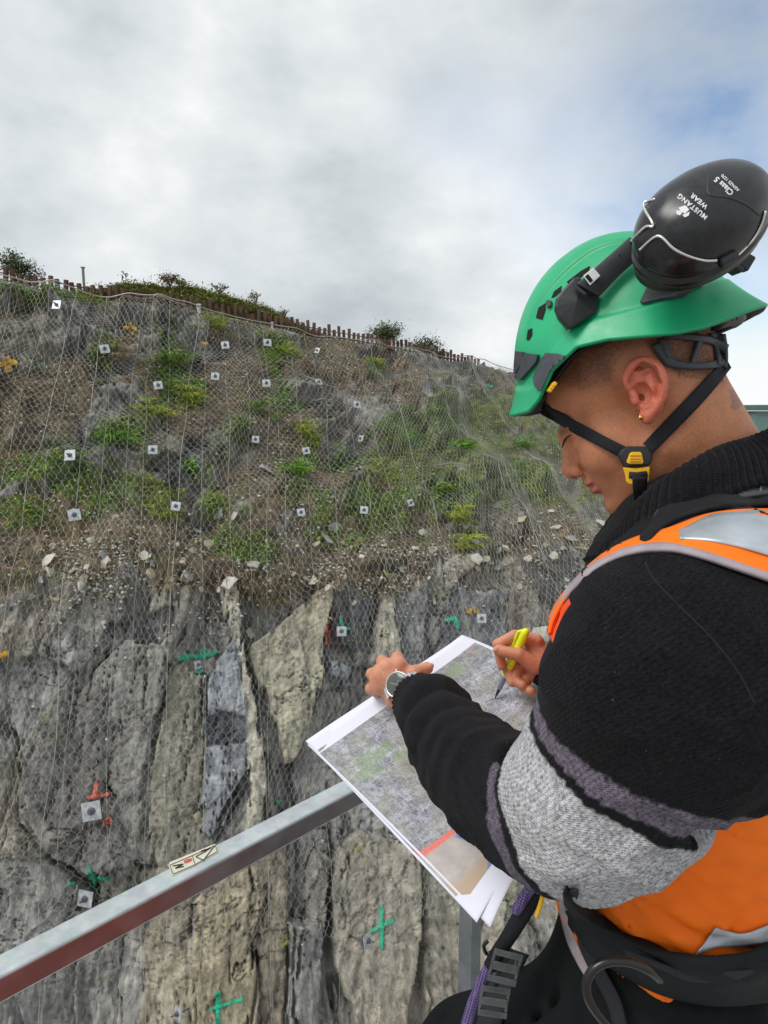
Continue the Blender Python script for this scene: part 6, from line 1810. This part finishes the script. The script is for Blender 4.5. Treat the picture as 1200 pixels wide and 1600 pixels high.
ce = bm.verts.new(P(902, 470, dsh - .026))
bm.faces.remove(f)
for i in range(len(vs)): bm.faces.new((vs[i], vs[(i + 1) % len(vs)], ce))
bmesh.ops.recalc_face_normals(bm, faces=bm.faces)
if sum(f.normal.dot(f.calc_center_median()) for f in bm.faces) > 0: bmesh.ops.reverse_faces(bm, faces=bm.faces)
o = bm_obj('pivot_housing', bm, blackp, None); s_ = o.modifiers.new('t', 'SOLIDIFY'); s_.thickness = .020; s_.offset = -1; b = o.modifiers.new('b', 'BEVEL'); b.width = .003; b.segments = 3; mp_(o)
for (e1, e2, t_) in [([(893, 440), (900, 452), (914, 462)], [(897, 437), (904, 448), (918, 459)], .003), ([(918, 434), (925, 440), (934, 450)], [(921, 431), (929, 437), (938, 448)], .002)]:
    slab_px('moulding', e1, e2, [dsh - .030, dsh - .030], t_, greyp, mp_, 8, 2)
slab_px('slot', [(984, 379), (988, 385), (991, 389)], [(989, 376), (993, 382), (996, 386)], [dsh - .0385, dsh - .0385], .001, hole_m, mp_, 6, 2)
slab_px('slot', [(966, 399), (967, 401), (969, 402)], [(968, 397), (970, 399), (971, 400)], [dsh - .0355, dsh - .0355], .001, hole_m, mp_, 6, 2)
# small white printed sticker on the arm : black square with a row of chevrons
ink = simple_mat('white_print', (.72, .74, .75), .6, 0, .08)
def text_on(body, size, px, py, ang, bvh, off, mat, par, name='printed_text', font_shear=0, space=1.0, depth=None):
    cu_ = bpy.data.curves.new('txt', 'FONT'); cu_.body = body; cu_.size = 1; cu_.align_x = 'CENTER'; cu_.align_y = 'CENTER'; cu_.space_character = space; cu_.shear = font_shear; cu_.offset = .03
    to = bpy.data.objects.new('txt', cu_); COL.objects.link(to); bpy.context.view_layer.update()
    dg = bpy.context.evaluated_depsgraph_get(); me = bpy.data.meshes.new_from_object(to.evaluated_get(dg))
    bpy.data.objects.remove(to)
    bm = bmesh.new(); bm.from_mesh(me)
    for _ in range(2):
        le = [e for e in bm.edges if e.calc_length() > .25]
        if le: bmesh.ops.subdivide_edges(bm, edges=le, cuts=1)
    bmesh.ops.triangulate(bm, faces=bm.faces[:])
    ca, sa = math.cos(ang), math.sin(ang); bad = []
    for v in bm.verts:
        x, y = v.co.x * size, v.co.y * size
        qx, qy = px + x * ca - y * sa, py - (x * sa + y * ca)
        if depth is not None: v.co = P(qx, qy, depth); continue
        l, n_ = ray(bvh, qx, qy)
        if l is None: bad.append(v); continue
        v.co = l + n_ * off
    if bad: bmesh.ops.delete(bm, geom=bad, context='VERTS')
    o = bm_obj(name, bm, mat, None)
    s_ = o.modifiers.new('t', 'SOLIDIFY'); s_.thickness = .00015
    return par(o)
TA = math.atan2(85, -100)
text_on('MUSTANG', 11.0, 1082, 323, TA + .02, cupb, .0004, ink, mp_, space=1.15)
text_on('WEAR', 11.0, 1091, 314, TA + .02, cupb, .0004, ink, mp_, space=1.15) if False else text_on('WEAR', 10.5, 1092, 321 - 0, TA, cupb, .0004, ink, mp_, space=1.15) if False else None
text_on('WEAR', 10.5, 1092.5, 318.5 - 4, TA, cupb, .0004, ink, mp_, space=1.1)
text_on('Class 5', 12.5, 1131, 291, TA - .05, cupb, .0004, ink, mp_)
text_on('AS/NZS 1270', 6.5, 1141, 286, TA - .05, cupb, .0004, ink, mp_)
# little winged emblem beside the words
bm = bmesh.new()
for poly in ([(1056, 333), (1062, 329), (1066, 333), (1062, 337)], [(1060, 325), (1071, 321), (1077, 328), (1070, 334), (1064, 331)], [(1066, 336), (1078, 331), (1076, 337), (1070, 340)], [(1057, 328), (1061, 330), (1058, 337)]):
    vs = []
    for x, y in poly:
        l, n_ = ray(cupb, x, y); vs.append(bm.verts.new(l + n_ * .0004))
    bm.faces.new(vs)
mp_(bm_obj('printed_emblem', bm, ink, None))
sd_ = dsh - .036
slab_px('sticker', [(911, 431), (922, 446)], [(927, 418), (938, 431)], [sd_, sd_], .0006, ink, mp_, 6, 4)
slab_px('sticker_print', [(914, 432), (922, 442)], [(920, 427), (928, 437)], [sd_ - .0008, sd_ - .0008], .0004, hole_m, mp_, 4, 3)
for k in range(4):
    x, y = 922 + k * 2.6, 425.5 + k * 3.4
    slab_px('sticker_print', [(x, y), (x + 3, y + .8), (x + 5.5, y - 2.2)], [(x + .4, y + 1.2), (x + 3.5, y + 2.0), (x + 6.5, y - 1.2)], [sd_ - .0008, sd_ - .0008], .0004, hole_m, mp_, 6, 2)

# =============================================================== WORK BASKET RAIL
galv = M('galvanised_steel', (.45, .47, .48), .45, .55); ob = galv.obj()
spg = galv.N('ShaderNodeTexVoronoi', {'Vector': ob, 'Scale': 70.0}, feature='F1').outputs['Color']
gn_ = galv.noise(galv.map(ob, (1, 1, 1)), 22, 6, .65)
galv.color(galv.mix(.10, galv.mix(galv.mr(gn_, .3, .7), (.42, .46, .48), (.66, .70, .71)), spg, 'SOFT_LIGHT')); galv.rough(galv.mr(gn_, .3, .7, .38, .62)); galv.bump(galv.noise(ob, 90, 5, .7), .25, .001)
N0, N1 = P(0, 1525, .9505), P(500, 1262, 1.3525); N1.z = N0.z
dirn = (N1 - N0).normalized(); perp = Vector((-dirn.y, dirn.x, 0)); RW, RH = .044, .043
def plane_pt(px, py, z):
    r_ = P(px, py, 1.0); return r_ * (z / r_.z)
a0 = N0 - dirn * .35; tlen = (P(752, 1130, 1.72) - N0).dot(dirn); a1 = N0 + dirn * tlen
rail = empty('basket_railing', tuple(a1))
tag(rail, 'galvanised box section guard rail with its corner post, a warning sticker on top', 'guard rail')
rotm = Matrix((dirn, perp, Vector((0, 0, 1)))).transposed()
def beam(name, A, B, w, h, mat, parent, bev=.004, up=Vector((0, 0, 1))):
    d = (B - A).normalized(); s_ = up.cross(d).normalized(); u2 = d.cross(s_)
    bm = bmesh.new(); box(bm, (A + B) / 2, (B - A).length, w, h, Matrix((d, s_, u2)).transposed()); return bm_obj(name, bm, mat, parent, bevel=bev, seg=3)
post_m = simple_mat('dull_post_steel', (.17, .185, .20), .5, .5, .2, 20)
cA, cB = a0 + perp * RW / 2 - Vector((0, 0, RH / 2)), a1 + perp * RW / 2 - Vector((0, 0, RH / 2))
beam('top_rail', cA, cB, RW, RH, galv.m, rail)
# red reflection painted into the side colour at the left end, fading to grey
side = M('red_reflection_tint', (.2, .06, .05), .55, .1); ob = side.obj()
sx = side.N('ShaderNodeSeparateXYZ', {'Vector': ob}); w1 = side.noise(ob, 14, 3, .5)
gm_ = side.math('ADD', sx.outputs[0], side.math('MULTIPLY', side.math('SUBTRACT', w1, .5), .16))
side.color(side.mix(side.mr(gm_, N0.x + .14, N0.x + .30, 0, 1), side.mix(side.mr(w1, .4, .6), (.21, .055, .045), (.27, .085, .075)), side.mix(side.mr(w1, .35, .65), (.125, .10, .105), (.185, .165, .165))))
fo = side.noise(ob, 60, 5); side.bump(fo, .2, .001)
bm = bmesh.new(); box(bm, (cA + cB) / 2 - perp * (RW / 2 + .0008) , (cB - cA).length - .01, .0016, RH - .010, rotm); bm_obj('side_reflection', bm, side.m, rail)
# corner post and the rest of the frame
cor = a1 + perp * RW / 2
bm = bmesh.new(); box(bm, Vector((cor.x, cor.y, (cor.z - RH + FLOOR) / 2)), RW, RW, cor.z - RH - FLOOR - .002, rotm); bm_obj('corner_post', bm, post_m, rail, bevel=.004)
beam('side_rail', cor - Vector((0, 0, RH / 2)) - perp * (RW / 2 + .002), cor - Vector((0, 0, RH / 2)) - perp * 1.55, RW, RH, galv.m, rail)
lp = a0 + perp * RW / 2
bm = bmesh.new(); box(bm, Vector((lp.x, lp.y, (lp.z - RH + FLOOR) / 2)), RW, RW, lp.z - RH - FLOOR - .002, rotm); bm_obj('corner_post', bm, galv.m, rail, bevel=.004)
fl_c = (a0 + a1) / 2 - perp * .75; fl_c.z = FLOOR - .03
bm = bmesh.new(); box(bm, fl_c, (a1 - a0).length + RW, 1.6, .06, rotm); bm_obj('basket_floor', bm, galv.m, rail, bevel=.004)
# warning sticker ---------------------------------------------------------
stk = simple_mat('sticker_cream', (.62, .60, .47), .5, 0, .12, 60); sk_k = simple_mat('sticker_black', (.02, .02, .02), .6); sk_r = simple_mat('sticker_red', (.60, .10, .07), .6)
zt_ = N0.z
def top_poly(name, polys, dz, mat, th=.0004):
    bm = bmesh.new()
    for poly in polys:
        vs = [bm.verts.new(plane_pt(x, y, zt_) + Vector((0, 0, dz))) for x, y in poly]; f = bm.faces.new(vs); f.normal_update()
        if f.normal.z < 0: f.normal_flip()
        r_ = bmesh.ops.extrude_face_region(bm, geom=[f]); bmesh.ops.translate(bm, verts=[v for v in r_['geom'] if isinstance(v, bmesh.types.BMVert)], vec=(0, 0, th))
    bmesh.ops.recalc_face_normals(bm, faces=bm.faces)
    return bm_obj(name, bm, mat, rail)
def stroke(pts, w=1.3):
    out = []
    for (x0, y0), (x1, y1) in zip(pts[:-1], pts[1:]):
        L = math.hypot(x1 - x0, y1 - y0) or 1; nx, ny = -(y1 - y0) / L * w / 2, (x1 - x0) / L * w / 2
        out.append([(x0 + nx, y0 + ny), (x1 + nx, y1 + ny), (x1 - nx, y1 - ny), (x0 - nx, y0 - ny)])
    return out
def zz(pts): return [(x / 2.0 + 0, y / 2.0 + 1180) for x, y in pts]     # enlarged view -> photo pixels
top_poly('warning_sticker', [zz([(526, 345), (530, 336), (672, 278), (684, 303), (612, 345), (538, 379)])], .0006, stk)
top_poly('sticker_symbol', stroke(zz([(531, 346), (601, 316), (610, 344), (541, 374), (531, 346)]), .9) + stroke(zz([(601, 316), (672, 284), (680, 302), (610, 344)]), .9), .0012, sk_k)
top_poly('sticker_symbol', stroke(zz([(612, 320), (636, 331), (672, 284)]), 1.2) + stroke(zz([(612, 320), (660, 292)]), 1.2) + stroke(zz([(540, 349), (572, 343), (548, 356), (574, 350)]), 1.5) + stroke(zz([(628, 303), (644, 297), (640, 306)]), 1.8), .0017, sk_k)
top_poly('sticker_symbol', [zz([(574, 333), (586, 327), (600, 325), (598, 333), (584, 339), (576, 340)])], .0017, sk_r)

# =============================================================== PAPERS
def bez2(a, b, c, t): return a * (1 - t) ** 2 + b * 2 * t * (1 - t) + c * t * t
def sheet(name, net3, mat, label, nu=40, nv=60, thick=.0006, lift=0, wav=.002, seed=0):
    """net3: 3x3 points (rows v, columns u) that the sheet passes through"""
    K = np.array([[np.array(P(*q)) for q in r_] for r_ in net3])
    def thru(a, b, c, t):                      # quadratic through the middle point
        m_ = 2 * b - .5 * (a + c); return bez2(a, m_, c, t)
    V = np.zeros((nu, nv, 3))
    for i in range(nu):
        u = i / (nu - 1)
        for j in range(nv):
            v = j / (nv - 1)
            rws = [thru(K[r_, 0], K[r_, 1], K[r_, 2], u) for r_ in range(3)]
            V[i, j] = thru(*rws, v)
    n_ = np.cross(V[-1, 0] - V[0, 0], V[0, -1] - V[0, 0]); n_ /= np.linalg.norm(n_)
    if n_ @ V[0, 0] > 0: n_ = -n_
    U_, V_ = np.meshgrid(np.linspace(0, 1, nu), np.linspace(0, 1, nv), indexing='ij')
    V += n_ * (fbm(U_ * 2.2, V_ * 3, seed=seed, oct=2) * wav + lift)[..., None]
    F_ = grid_faces(nu, nv)
    me = np_mesh(name, V.reshape(-1, 3) - V[nu // 2, nv // 2], F_, uv=np.stack([U_, V_], -1).reshape(-1, 2))
    me.update()
    o = link(name, me, mat, None, True); o.location = V[nu // 2, nv // 2]
    if me.polygons[0].normal.dot(Vector(V[0, 0])) > 0: me.flip_normals()
    s_ = o.modifiers.new('t', 'SOLIDIFY'); s_.thickness = thick; s_.offset = -1
    tag(o, label, 'paper', 'sheets of paper held over the rail'); return o, bvh_of(V.reshape(-1, 3), F_), V
NET3 = [[(480, 1163, 1.12), (602, 1078, 1.16), (722, 992, 1.195)], [(612, 1292, .99), (742, 1196, 1.03), (880, 1080, 1.07)], [(765, 1448, .815), (836, 1318, .865), (925, 1200, .93)]]
wp_m = M('white_paper', (.74, .76, .86), .8, spec=.25); ob = wp_m.obj(); wp_m.color(wp_m.mix(wp_m.mr(wp_m.noise(ob, 9, 3), .3, .7), (.70, .72, .83), (.78, .80, .89)))
pm = M('printed_map', (.5, .5, .5), .7, spec=.35)
uv = pm.uv(); s2 = pm.N('ShaderNodeSeparateXYZ', {'Vector': uv}); U, Vv = s2.outputs[0], s2.outputs[1]
mu = pm.map(uv, (1, 1.42, 1))
t1 = pm.noise(pm.map(mu, (1, .45, 1), (0, 0, .5)), 26, 10, .72, 1.5); t2 = pm.noise(mu, 130, 5, .75); t3 = pm.noise(mu, 5, 3, .5)
t4 = pm.noise(pm.map(mu, (1.0, 4.0, 1), (0, 0, -.35)), 12, 8, .7, 2.5)
base = pm.mix(pm.mr(t1, .44, .57), (.15, .16, .17), (.58, .60, .66))
base = pm.mix(pm.mr(t4, .42, .60), base, pm.mix(pm.mr(t2, .35, .62), (.19, .20, .22), (.72, .75, .86)))
base = pm.mix(pm.mr(t2, .35, .70), pm.mix(.5, base, (.12, .12, .12)), base)
t5 = pm.noise(pm.map(mu, (1, 2.2, 1), (0, 0, .6)), 5, 5, .6, 1.2)
base = pm.mix(1.0, base, pm.mix(pm.mr(t5, .35, .65), (.62, .62, .66), (1.25, 1.25, 1.3)), 'MULTIPLY')
base = pm.mix(pm.mr(t3, .40, .62, 0, .55), base, pm.mix(pm.mr(t2, .3, .7), (.24, .23, .17), (.40, .39, .30)))
def ell_mask(cu, cv, ru, rv, soft=.35):
    du = pm.math('DIVIDE', pm.math('SUBTRACT', U, cu), ru); dv2 = pm.math('DIVIDE', pm.math('SUBTRACT', Vv, cv), rv)
    r_ = pm.math('SQRT', pm.math('ADD', pm.math('MULTIPLY', du, du), pm.math('MULTIPLY', dv2, dv2)))
    r_ = pm.math('ADD', r_, pm.math('MULTIPLY', pm.math('SUBTRACT', pm.noise(mu, 22, 4), .5), 1.6))
    return pm.mr(pm.math('ADD', r_, pm.math('MULTIPLY', pm.math('SUBTRACT', t2, .5), 1.2)), 1.0, 1.0 - soft, 0, .62)
for (cu, cv, ru, rv) in [(.20, .20, .13, .045), (.12, .25, .08, .04), (.30, .27, .07, .035), (.62, .20, .07, .03), (.80, .10, .06, .03), (.55, .38, .07, .02)]:
    base = pm.mix(ell_mask(cu, cv, ru, rv), base, pm.mix(pm.mr(t2, .3, .7), (.13, .19, .09), (.36, .46, .26)))
# the road part of the print: a red line, pale carriageway and blue ruled lines
def half(expr, a, b): return pm.mr(expr, a, b, 0, 1)
vv = pm.math('ADD', Vv, pm.math('MULTIPLY', U, -.055))
road = half(vv, .664, .668)
gro = pm.mix(pm.mr(pm.noise(mu, 14, 5), .3, .7), (.38, .35, .34), (.52, .48, .46)); gro = pm.mix(half(vv, .80, .84), gro, (.46, .36, .27))
base = pm.mix(road, base, gro)
def ruled(k, c0, w_, colr, fac=1.0):
    """line  U = k*V + c0"""
    global base
    d_ = pm.math('ABSOLUTE', pm.math('SUBTRACT', U, pm.math('ADD', pm.math('MULTIPLY', Vv, k), c0)))
    m_ = pm.math('MULTIPLY', pm.mr(pm.math('ADD', d_, pm.math('MULTIPLY', pm.math('SUBTRACT', t2, .5), .012)), w_, w_ * .5, 0, fac), half(vv, .67, .68))
    base = pm.mix(m_, base, colr)
ruled(.62, -.215, .024, (.20, .26, .50)); ruled(-1.3, 1.37, .020, (.20, .26, .50)); ruled(.62, -.16, .012, (.22, .28, .50)); ruled(-1.6, 1.9, .012, (.30, .34, .50), .7)
redl = pm.math('MULTIPLY', half(vv, .642, .646), pm.math('SUBTRACT', 1.0, half(vv, .666, .670)))
base = pm.mix(redl, base, pm.mix(pm.mr(t2, .3, .7), (.62, .10, .09), (.85, .30, .25)))
# a few red pencil ticks
base = pm.mix(ell_mask(.93, .075, .022, .006, .5), base, (.70, .25, .20))
# white border of the print
def box_mask(u0, u1, v0, v1):
    a = pm.math('MULTIPLY', pm.math('GREATER_THAN', U, u0), pm.math('LESS_THAN', U, u1)); b = pm.math('MULTIPLY', pm.math('GREATER_THAN', Vv, v0), pm.math('LESS_THAN', Vv, v1)); return pm.math('MULTIPLY', a, b)
wav_ = pm.noise(mu, 2.2, 2)
lefte = pm.math('LESS_THAN', pm.math('ADD', .975, 0.0), 2)
inn_ = box_mask(.012, .985, .060, .885)
fin = pm.mix(inn_, (.74, .76, .87), base)
pm.color(fin); pm.bump(pm.noise(uv, 3.5, 3), .12, .01)
top_sheet, pap_bvh, PV = sheet('printed_sheet', NET3, pm.m, 'large aerial photo print with white border under both hands, on top of the pile', seed=3, wav=.0035)
NET2 = [[(477, 1157, 1.124), (596, 1074, 1.163), (712, 996, 1.20)], [(604, 1290, .996), (738, 1196, 1.036), (862, 1084, 1.075)], [(744, 1440, .826), (818, 1316, .875), (905, 1200, .94)]]
sheet('printed_sheet', NET2, pm.m, 'second print peeking out under the left edge of the top one', lift=-.0035, seed=8, wav=.003)
NET1 = [[(486, 1158, 1.132), (600, 1072, 1.17), (724, 996, 1.208)], [(622, 1296, 1.002), (742, 1200, 1.044), (868, 1088, 1.085)], [(762, 1440, .832), (826, 1318, .88), (915, 1205, .945)]]
sheet('blank_sheet', NET1, wp_m.m, 'plain white sheet at the bottom of the pile', lift=-.007, seed=5, wav=.003)

# =============================================================== PEN
tip = ray(pap_bvh, 773, 1092)[0]; topp = P(823, 983, 1.020)
pen = empty('pen', tuple(tip)); tag(pen, 'bright yellow ballpoint pen with clear grip, held in the right hand', 'pen')
axp = (topp - tip)
def pt(t): return tip + axp * t
ylw = simple_mat('neon_yellow_plastic', (.80, .88, .02), .35, 0, .06); clear = simple_mat('pen_grip', (.26, .27, .42), .25, .3, .2, 200); dark = simple_mat('pen_tip', (.05, .05, .12), .3, .6)
bm = bmesh.new(); tube(bm, [pt(.0), pt(.03), pt(.10), pt(.16)], [.0005, .0011, .0026, .0030], 10); bm_obj('nib', bm, dark, pen, True)
bm = bmesh.new(); tube(bm, [pt(.16), pt(.17), pt(.34), pt(.35)], [.0036, .0040, .0046, .0046], 12); bm_obj('grip', bm, clear, pen, True)
bm = bmesh.new(); tube(bm, [pt(.35), pt(.36), pt(.60), pt(.90), pt(.96), pt(.985), pt(1.0)], [.0054, .0062, .0066, .0066, .0062, .0046, .0024], 14); bm_obj('barrel', bm, ylw, pen, True)
sd_ = axp.normalized().cross(P(800, 1030, 1).normalized()).normalized()
bm = bmesh.new(); tube(bm, [pt(.97) + sd_ * .004, pt(.93) + sd_ * .0095, pt(.70) + sd_ * .0090, pt(.66) + sd_ * .007], [.0022, .0024, .0020, .0014], 8); bm_obj('clip', bm, ylw, pen, True)

# =============================================================== WATCH
wc = P(622, 1070, 1.080); watch = empty('wristwatch', tuple(wc)); tag(watch, 'silver wristwatch with a round dark face at the edge of the left cuff', 'watch')
wz = (-P(622, 1070, 1).normalized() * .86 + iu * .10 - ir * .42).normalized(); wx = (ir * .85 + iu * .45); wx = (wx - wz * wx.dot(wz)).normalized(); wy = wz.cross(wx)
WM = Matrix((wx, wy, wz)).transposed().to_4x4(); WM.translation = wc
silver = simple_mat('brushed_silver', (.66, .67, .68), .3, .85, .1, 90); glass = simple_mat('watch_glass', (.085, .095, .085), .12, 0, .1)
def lathe(bm, prof, n=48, mtx=None):
    rings = [[bm.verts.new((r_ * math.cos(2 * math.pi * k / n), r_ * math.sin(2 * math.pi * k / n), z_)) for k in range(n)] for r_, z_ in prof]
    for A, B in zip(rings[:-1], rings[1:]):
        for k in range(n): bm.faces.new((A[k], A[(k + 1) % n], B[(k + 1) % n], B[k]))
    bm.faces.new(rings[-1]); bm.faces.new(list(reversed(rings[0])))
    if mtx is not None: bm.transform(mtx)
bm = bmesh.new(); lathe(bm, [(.0190, -.006), (.0212, -.004), (.0215, .001), (.0205, .0035), (.0196, .0042), (.0190, .0034)], mtx=WM); bm_obj('case', bm, silver, watch, True)
bm = bmesh.new(); lathe(bm, [(.0186, .0030), (.0186, .0040), (.0175, .0044)], mtx=WM); bm_obj('dial', bm, glass, watch, True)
for k in range(12):
    an = k * math.pi / 6; bm = None
bm = bmesh.new()
for k in range(12):
    an = k * math.pi / 6; box(bm, Vector((.0158 * math.cos(an), .0158 * math.sin(an), .0046)), .0018, .0004, .0002, Matrix.Rotation(an, 3, 'Z'))
for an, L_ in ((.6, .008), (2.4, .012)): box(bm, Vector((L_ / 2 * math.cos(an), L_ / 2 * math.sin(an), .0047)), L_, .0007, .0002, Matrix.Rotation(an, 3, 'Z'))
bm.transform(WM); bm_obj('hands_and_marks', bm, simple_mat('watch_marks', (.35, .36, .34), .4), watch)
for sgn in (1, -1):
    bm = bmesh.new(); pts = [(sgn * .019, 0, -.001), (sgn * .025, 0, -.004), (sgn * .030, 0, -.012), (sgn * .031, 0, -.024), (sgn * .024, 0, -.036)]
    for q, (a, b) in enumerate(zip(pts[:-1], pts[1:])):
        for h_ in (0, .5):
            A_ = Vector(a).lerp(Vector(b), h_); B_ = Vector(a).lerp(Vector(b), h_ + .44); d_ = (B_ - A_).normalized()
            box(bm, (A_ + B_) / 2, (B_ - A_).length, .0165 - q * .0006, .0022, Matrix((d_, Vector((0, 1, 0)), d_.cross(Vector((0, 1, 0))))).transposed())
    bm.transform(WM); bm_obj('bracelet', bm, silver, watch, bevel=.0004)
bm = bmesh.new(); tube(bm, [(.0, .0205, 0), (.0, .0245, 0)], .0022, 10); bm.transform(WM @ Matrix.Rotation(-.35, 4, 'Z')); bm_obj('crown', bm, silver, watch, True)

# =============================================================== HARNESS
har = empty('safety_harness', tuple(P(1000, 1500, .75))); tag(har, 'black climbing harness with shoulder strap, padded waist belt, metal buckles and rope', 'harness')
pad_m = simple_mat('harness_padding', (.008, .009, .011), .75, 0, .4, 20, .4, 120, .002, spec=.25)
all_bvh = bvh_of(np.concatenate([swV, vV, trV]), np.concatenate([swF, vF + len(swV), trF + len(swV) + len(vV)]))
ribbon('shoulder_pad', sw_bvh, [(1000, 846), (1028, 806), (1044, 782), (1090, 768), (1130, 752), (1225, 734)], [(1010, 850), (1045, 820), (1100, 799), (1150, 792), (1190, 790), (1225, 790)], .012, .006, pad_m, har, 50, 8, 20, bulge=.004)
grey_web = simple_mat('graphite_webbing', (.050, .055, .065), .6, 0, .2, 60, .5, 700, .0006)
ribbon('shoulder_strap', sw_bvh, [(1012, 836), (1026, 800), (1040, 776), (1060, 768), (1088, 768), (1125, 751), (1225, 737)], [(1022, 836), (1036, 806), (1052, 794), (1080, 792), (1124, 783), (1170, 776), (1225, 768)], .034, .0025, grey_web, har, 60, 6, 24)
ribbon('strap_stitching', sw_bvh, [(1080, 772), (1081, 790)], [(1083, 772), (1084, 790)], .0375, .0008, simple_mat('grey_thread', (.22, .23, .25), .8), har, 10, 3, 4)
ribbon('strap_stitching', sw_bvh, [(1186, 747), (1187, 768)], [(1189, 746), (1190, 767)], .0375, .0008, bpy.data.materials['grey_thread'], har, 10, 3, 4)
ribbon('waist_belt', all_bvh, [(884, 1384), (910, 1418), (955, 1448), (1005, 1474), (1060, 1490), (1110, 1493), (1160, 1488), (1225, 1474)], [(892, 1440), (925, 1482), (975, 1516), (1035, 1546), (1100, 1560), (1160, 1562), (1225, 1556)], .014, .012, pad_m, har, 70, 12, 24, bulge=.010)
ribbon('belt_webbing', all_bvh, [(892, 1412), (930, 1452), (985, 1484), (1045, 1510), (1110, 1520), (1225, 1508)], [(892, 1428), (930, 1470), (985, 1504), (1045, 1531), (1110, 1542), (1225, 1532)], .034, .0025, web_m, har, 70, 5, 24)
ribbon('front_strap', all_bvh, [(889, 1390), (893, 1430), (905, 1475), (925, 1520), (950, 1570), (960, 1610)], [(901, 1390), (907, 1425), (921, 1468), (943, 1512), (968, 1560), (980, 1605)], .032, .003, web_m, har, 50, 5, 20)
ribbon('vest_flap', all_bvh, [(873, 1392), (876, 1430), (886, 1470), (902, 1505), (917, 1530)], [(881, 1392), (888, 1430), (900, 1470), (914, 1500), (921, 1516)], .030, .0015, pipe_m, vest, 40, 4, 20)
ribbon('vest_flap', all_bvh, [(881, 1394), (888, 1430), (900, 1468), (914, 1498), (922, 1515)], [(884, 1392), (892, 1428), (905, 1464), (918, 1494), (925, 1510)], .029, .0015, hv_m.m, vest, 40, 4, 20)
def tube_px(name, pts, r, mat, parent, n=60, seg=12):
    q = path(pts, n); bm = bmesh.new()
    rr = r if not isinstance(r, (list, tuple)) else list(np.interp(np.linspace(0, 1, n), np.linspace(0, 1, len(r)), r))
    tube(bm, [P(*w) for w in q], rr, seg); return bm_obj(name, bm, mat, parent, True)
gloss = simple_mat('gloss_black_ring', (.010, .008, .008), .30, 0, .3, 40)
tube_px('gear_ring', [(962, 1615, .60), (938, 1590, .60), (920, 1562, .60), (917, 1535, .60), (930, 1512, .60), (955, 1502, .60), (985, 1504, .60), (1012, 1516, .60), (1031, 1532, .61)], [.0038, .0042, .0042, .0042, .0036], gloss, har)
# rope that comes down from the chest attachment
rope2 = M('purple_rope', (.06, .035, .12), .8); uvw = rope2.obj()
ck = rope2.N('ShaderNodeTexChecker', {'Vector': rope2.map(uvw, (1, 1, 1), (.5, .4, .7)), 'Scale': 420.0, 'Color1': (.035, .02, .07, 1), 'Color2': (.16, .11, .28, 1)}); rope2.color(ck.outputs[0]); rope2.bump(ck.outputs[1], .4, .001)
rope_o = empty('rope', tuple(P(800, 1450, .80))); tag(rope_o, 'purple climbing rope with a black sleeve, running down in front of the thigh', 'rope')
tube_px('sheath', [(846, 1372, .78), (826, 1410, .785), (802, 1452, .79), (776, 1492, .795), (766, 1510, .797)], [.0105, .0105, .0095, .0085, .008], pad_m, rope_o)
tube_px('cord', [(772, 1498, .795), (757, 1526, .80), (744, 1556, .805), (732, 1590, .808), (720, 1640, .812)], .0068, rope2.m, rope_o)
tube_px('cord', [(838, 1374, .772), (818, 1404, .776), (806, 1424, .780)], .0062, rope2.m, rope_o)
met = simple_mat('worn_buckle_steel', (.16, .17, .175), .32, .8, .35, 40, .2, 80, .001)
def buckle(px, py, d, w, h, rot):
    bm = bmesh.new(); M4 = Matrix.Translation(P(px, py, d)) @ Matrix((ir, iu, -P(px, py, 1).normalized())).transposed().to_4x4() @ Matrix.Rotation(rot, 4, 'Z') @ Matrix.Rotation(.35, 4, 'Y')
    for (cx_, cy_, a, b_) in [(0, h / 2, w, h * .26), (0, -h / 2, w, h * .26), (-w / 2 + .002, 0, .004, h * .9), (w / 2 - .002, 0, .004, h * .9), (0, .0, w * .9, h * .34)]:
        box(bm, Vector((cx_, cy_, .001 if cx_ == 0 else 0)), a, b_, .005 if cx_ == 0 else .0036)
    bm.transform(M4); return bm_obj('buckle', bm, met, har, bevel=.0014)
ribbon('leg_strap', tr_bvh, [(792, 1480), (772, 1520), (756, 1560), (742, 1612)], [(826, 1492), (806, 1530), (792, 1570), (778, 1616)], .012, .003, web_m, har, 40, 5, 12)
buckle(789, 1512, .775, .036, .030, -1.05 + .8); buckle(772, 1566, .785, .036, .028, -.15)
ribbon('buckle_plate', tr_bvh, [(775, 1494), (766, 1512), (765, 1530)], [(810, 1494), (806, 1512), (802, 1534)], .020, .004, met, har, 14, 4, 6)
tube_px('yellow_tab', [(848, 1400, .74), (844, 1414, .74), (838, 1432, .745)], .0024, yelp, har, 12)
tube_px('gear_ring', [(762, 1470, .80), (756, 1478, .80), (760, 1490, .80), (768, 1488, .80)], .0022, gloss, har, 20)
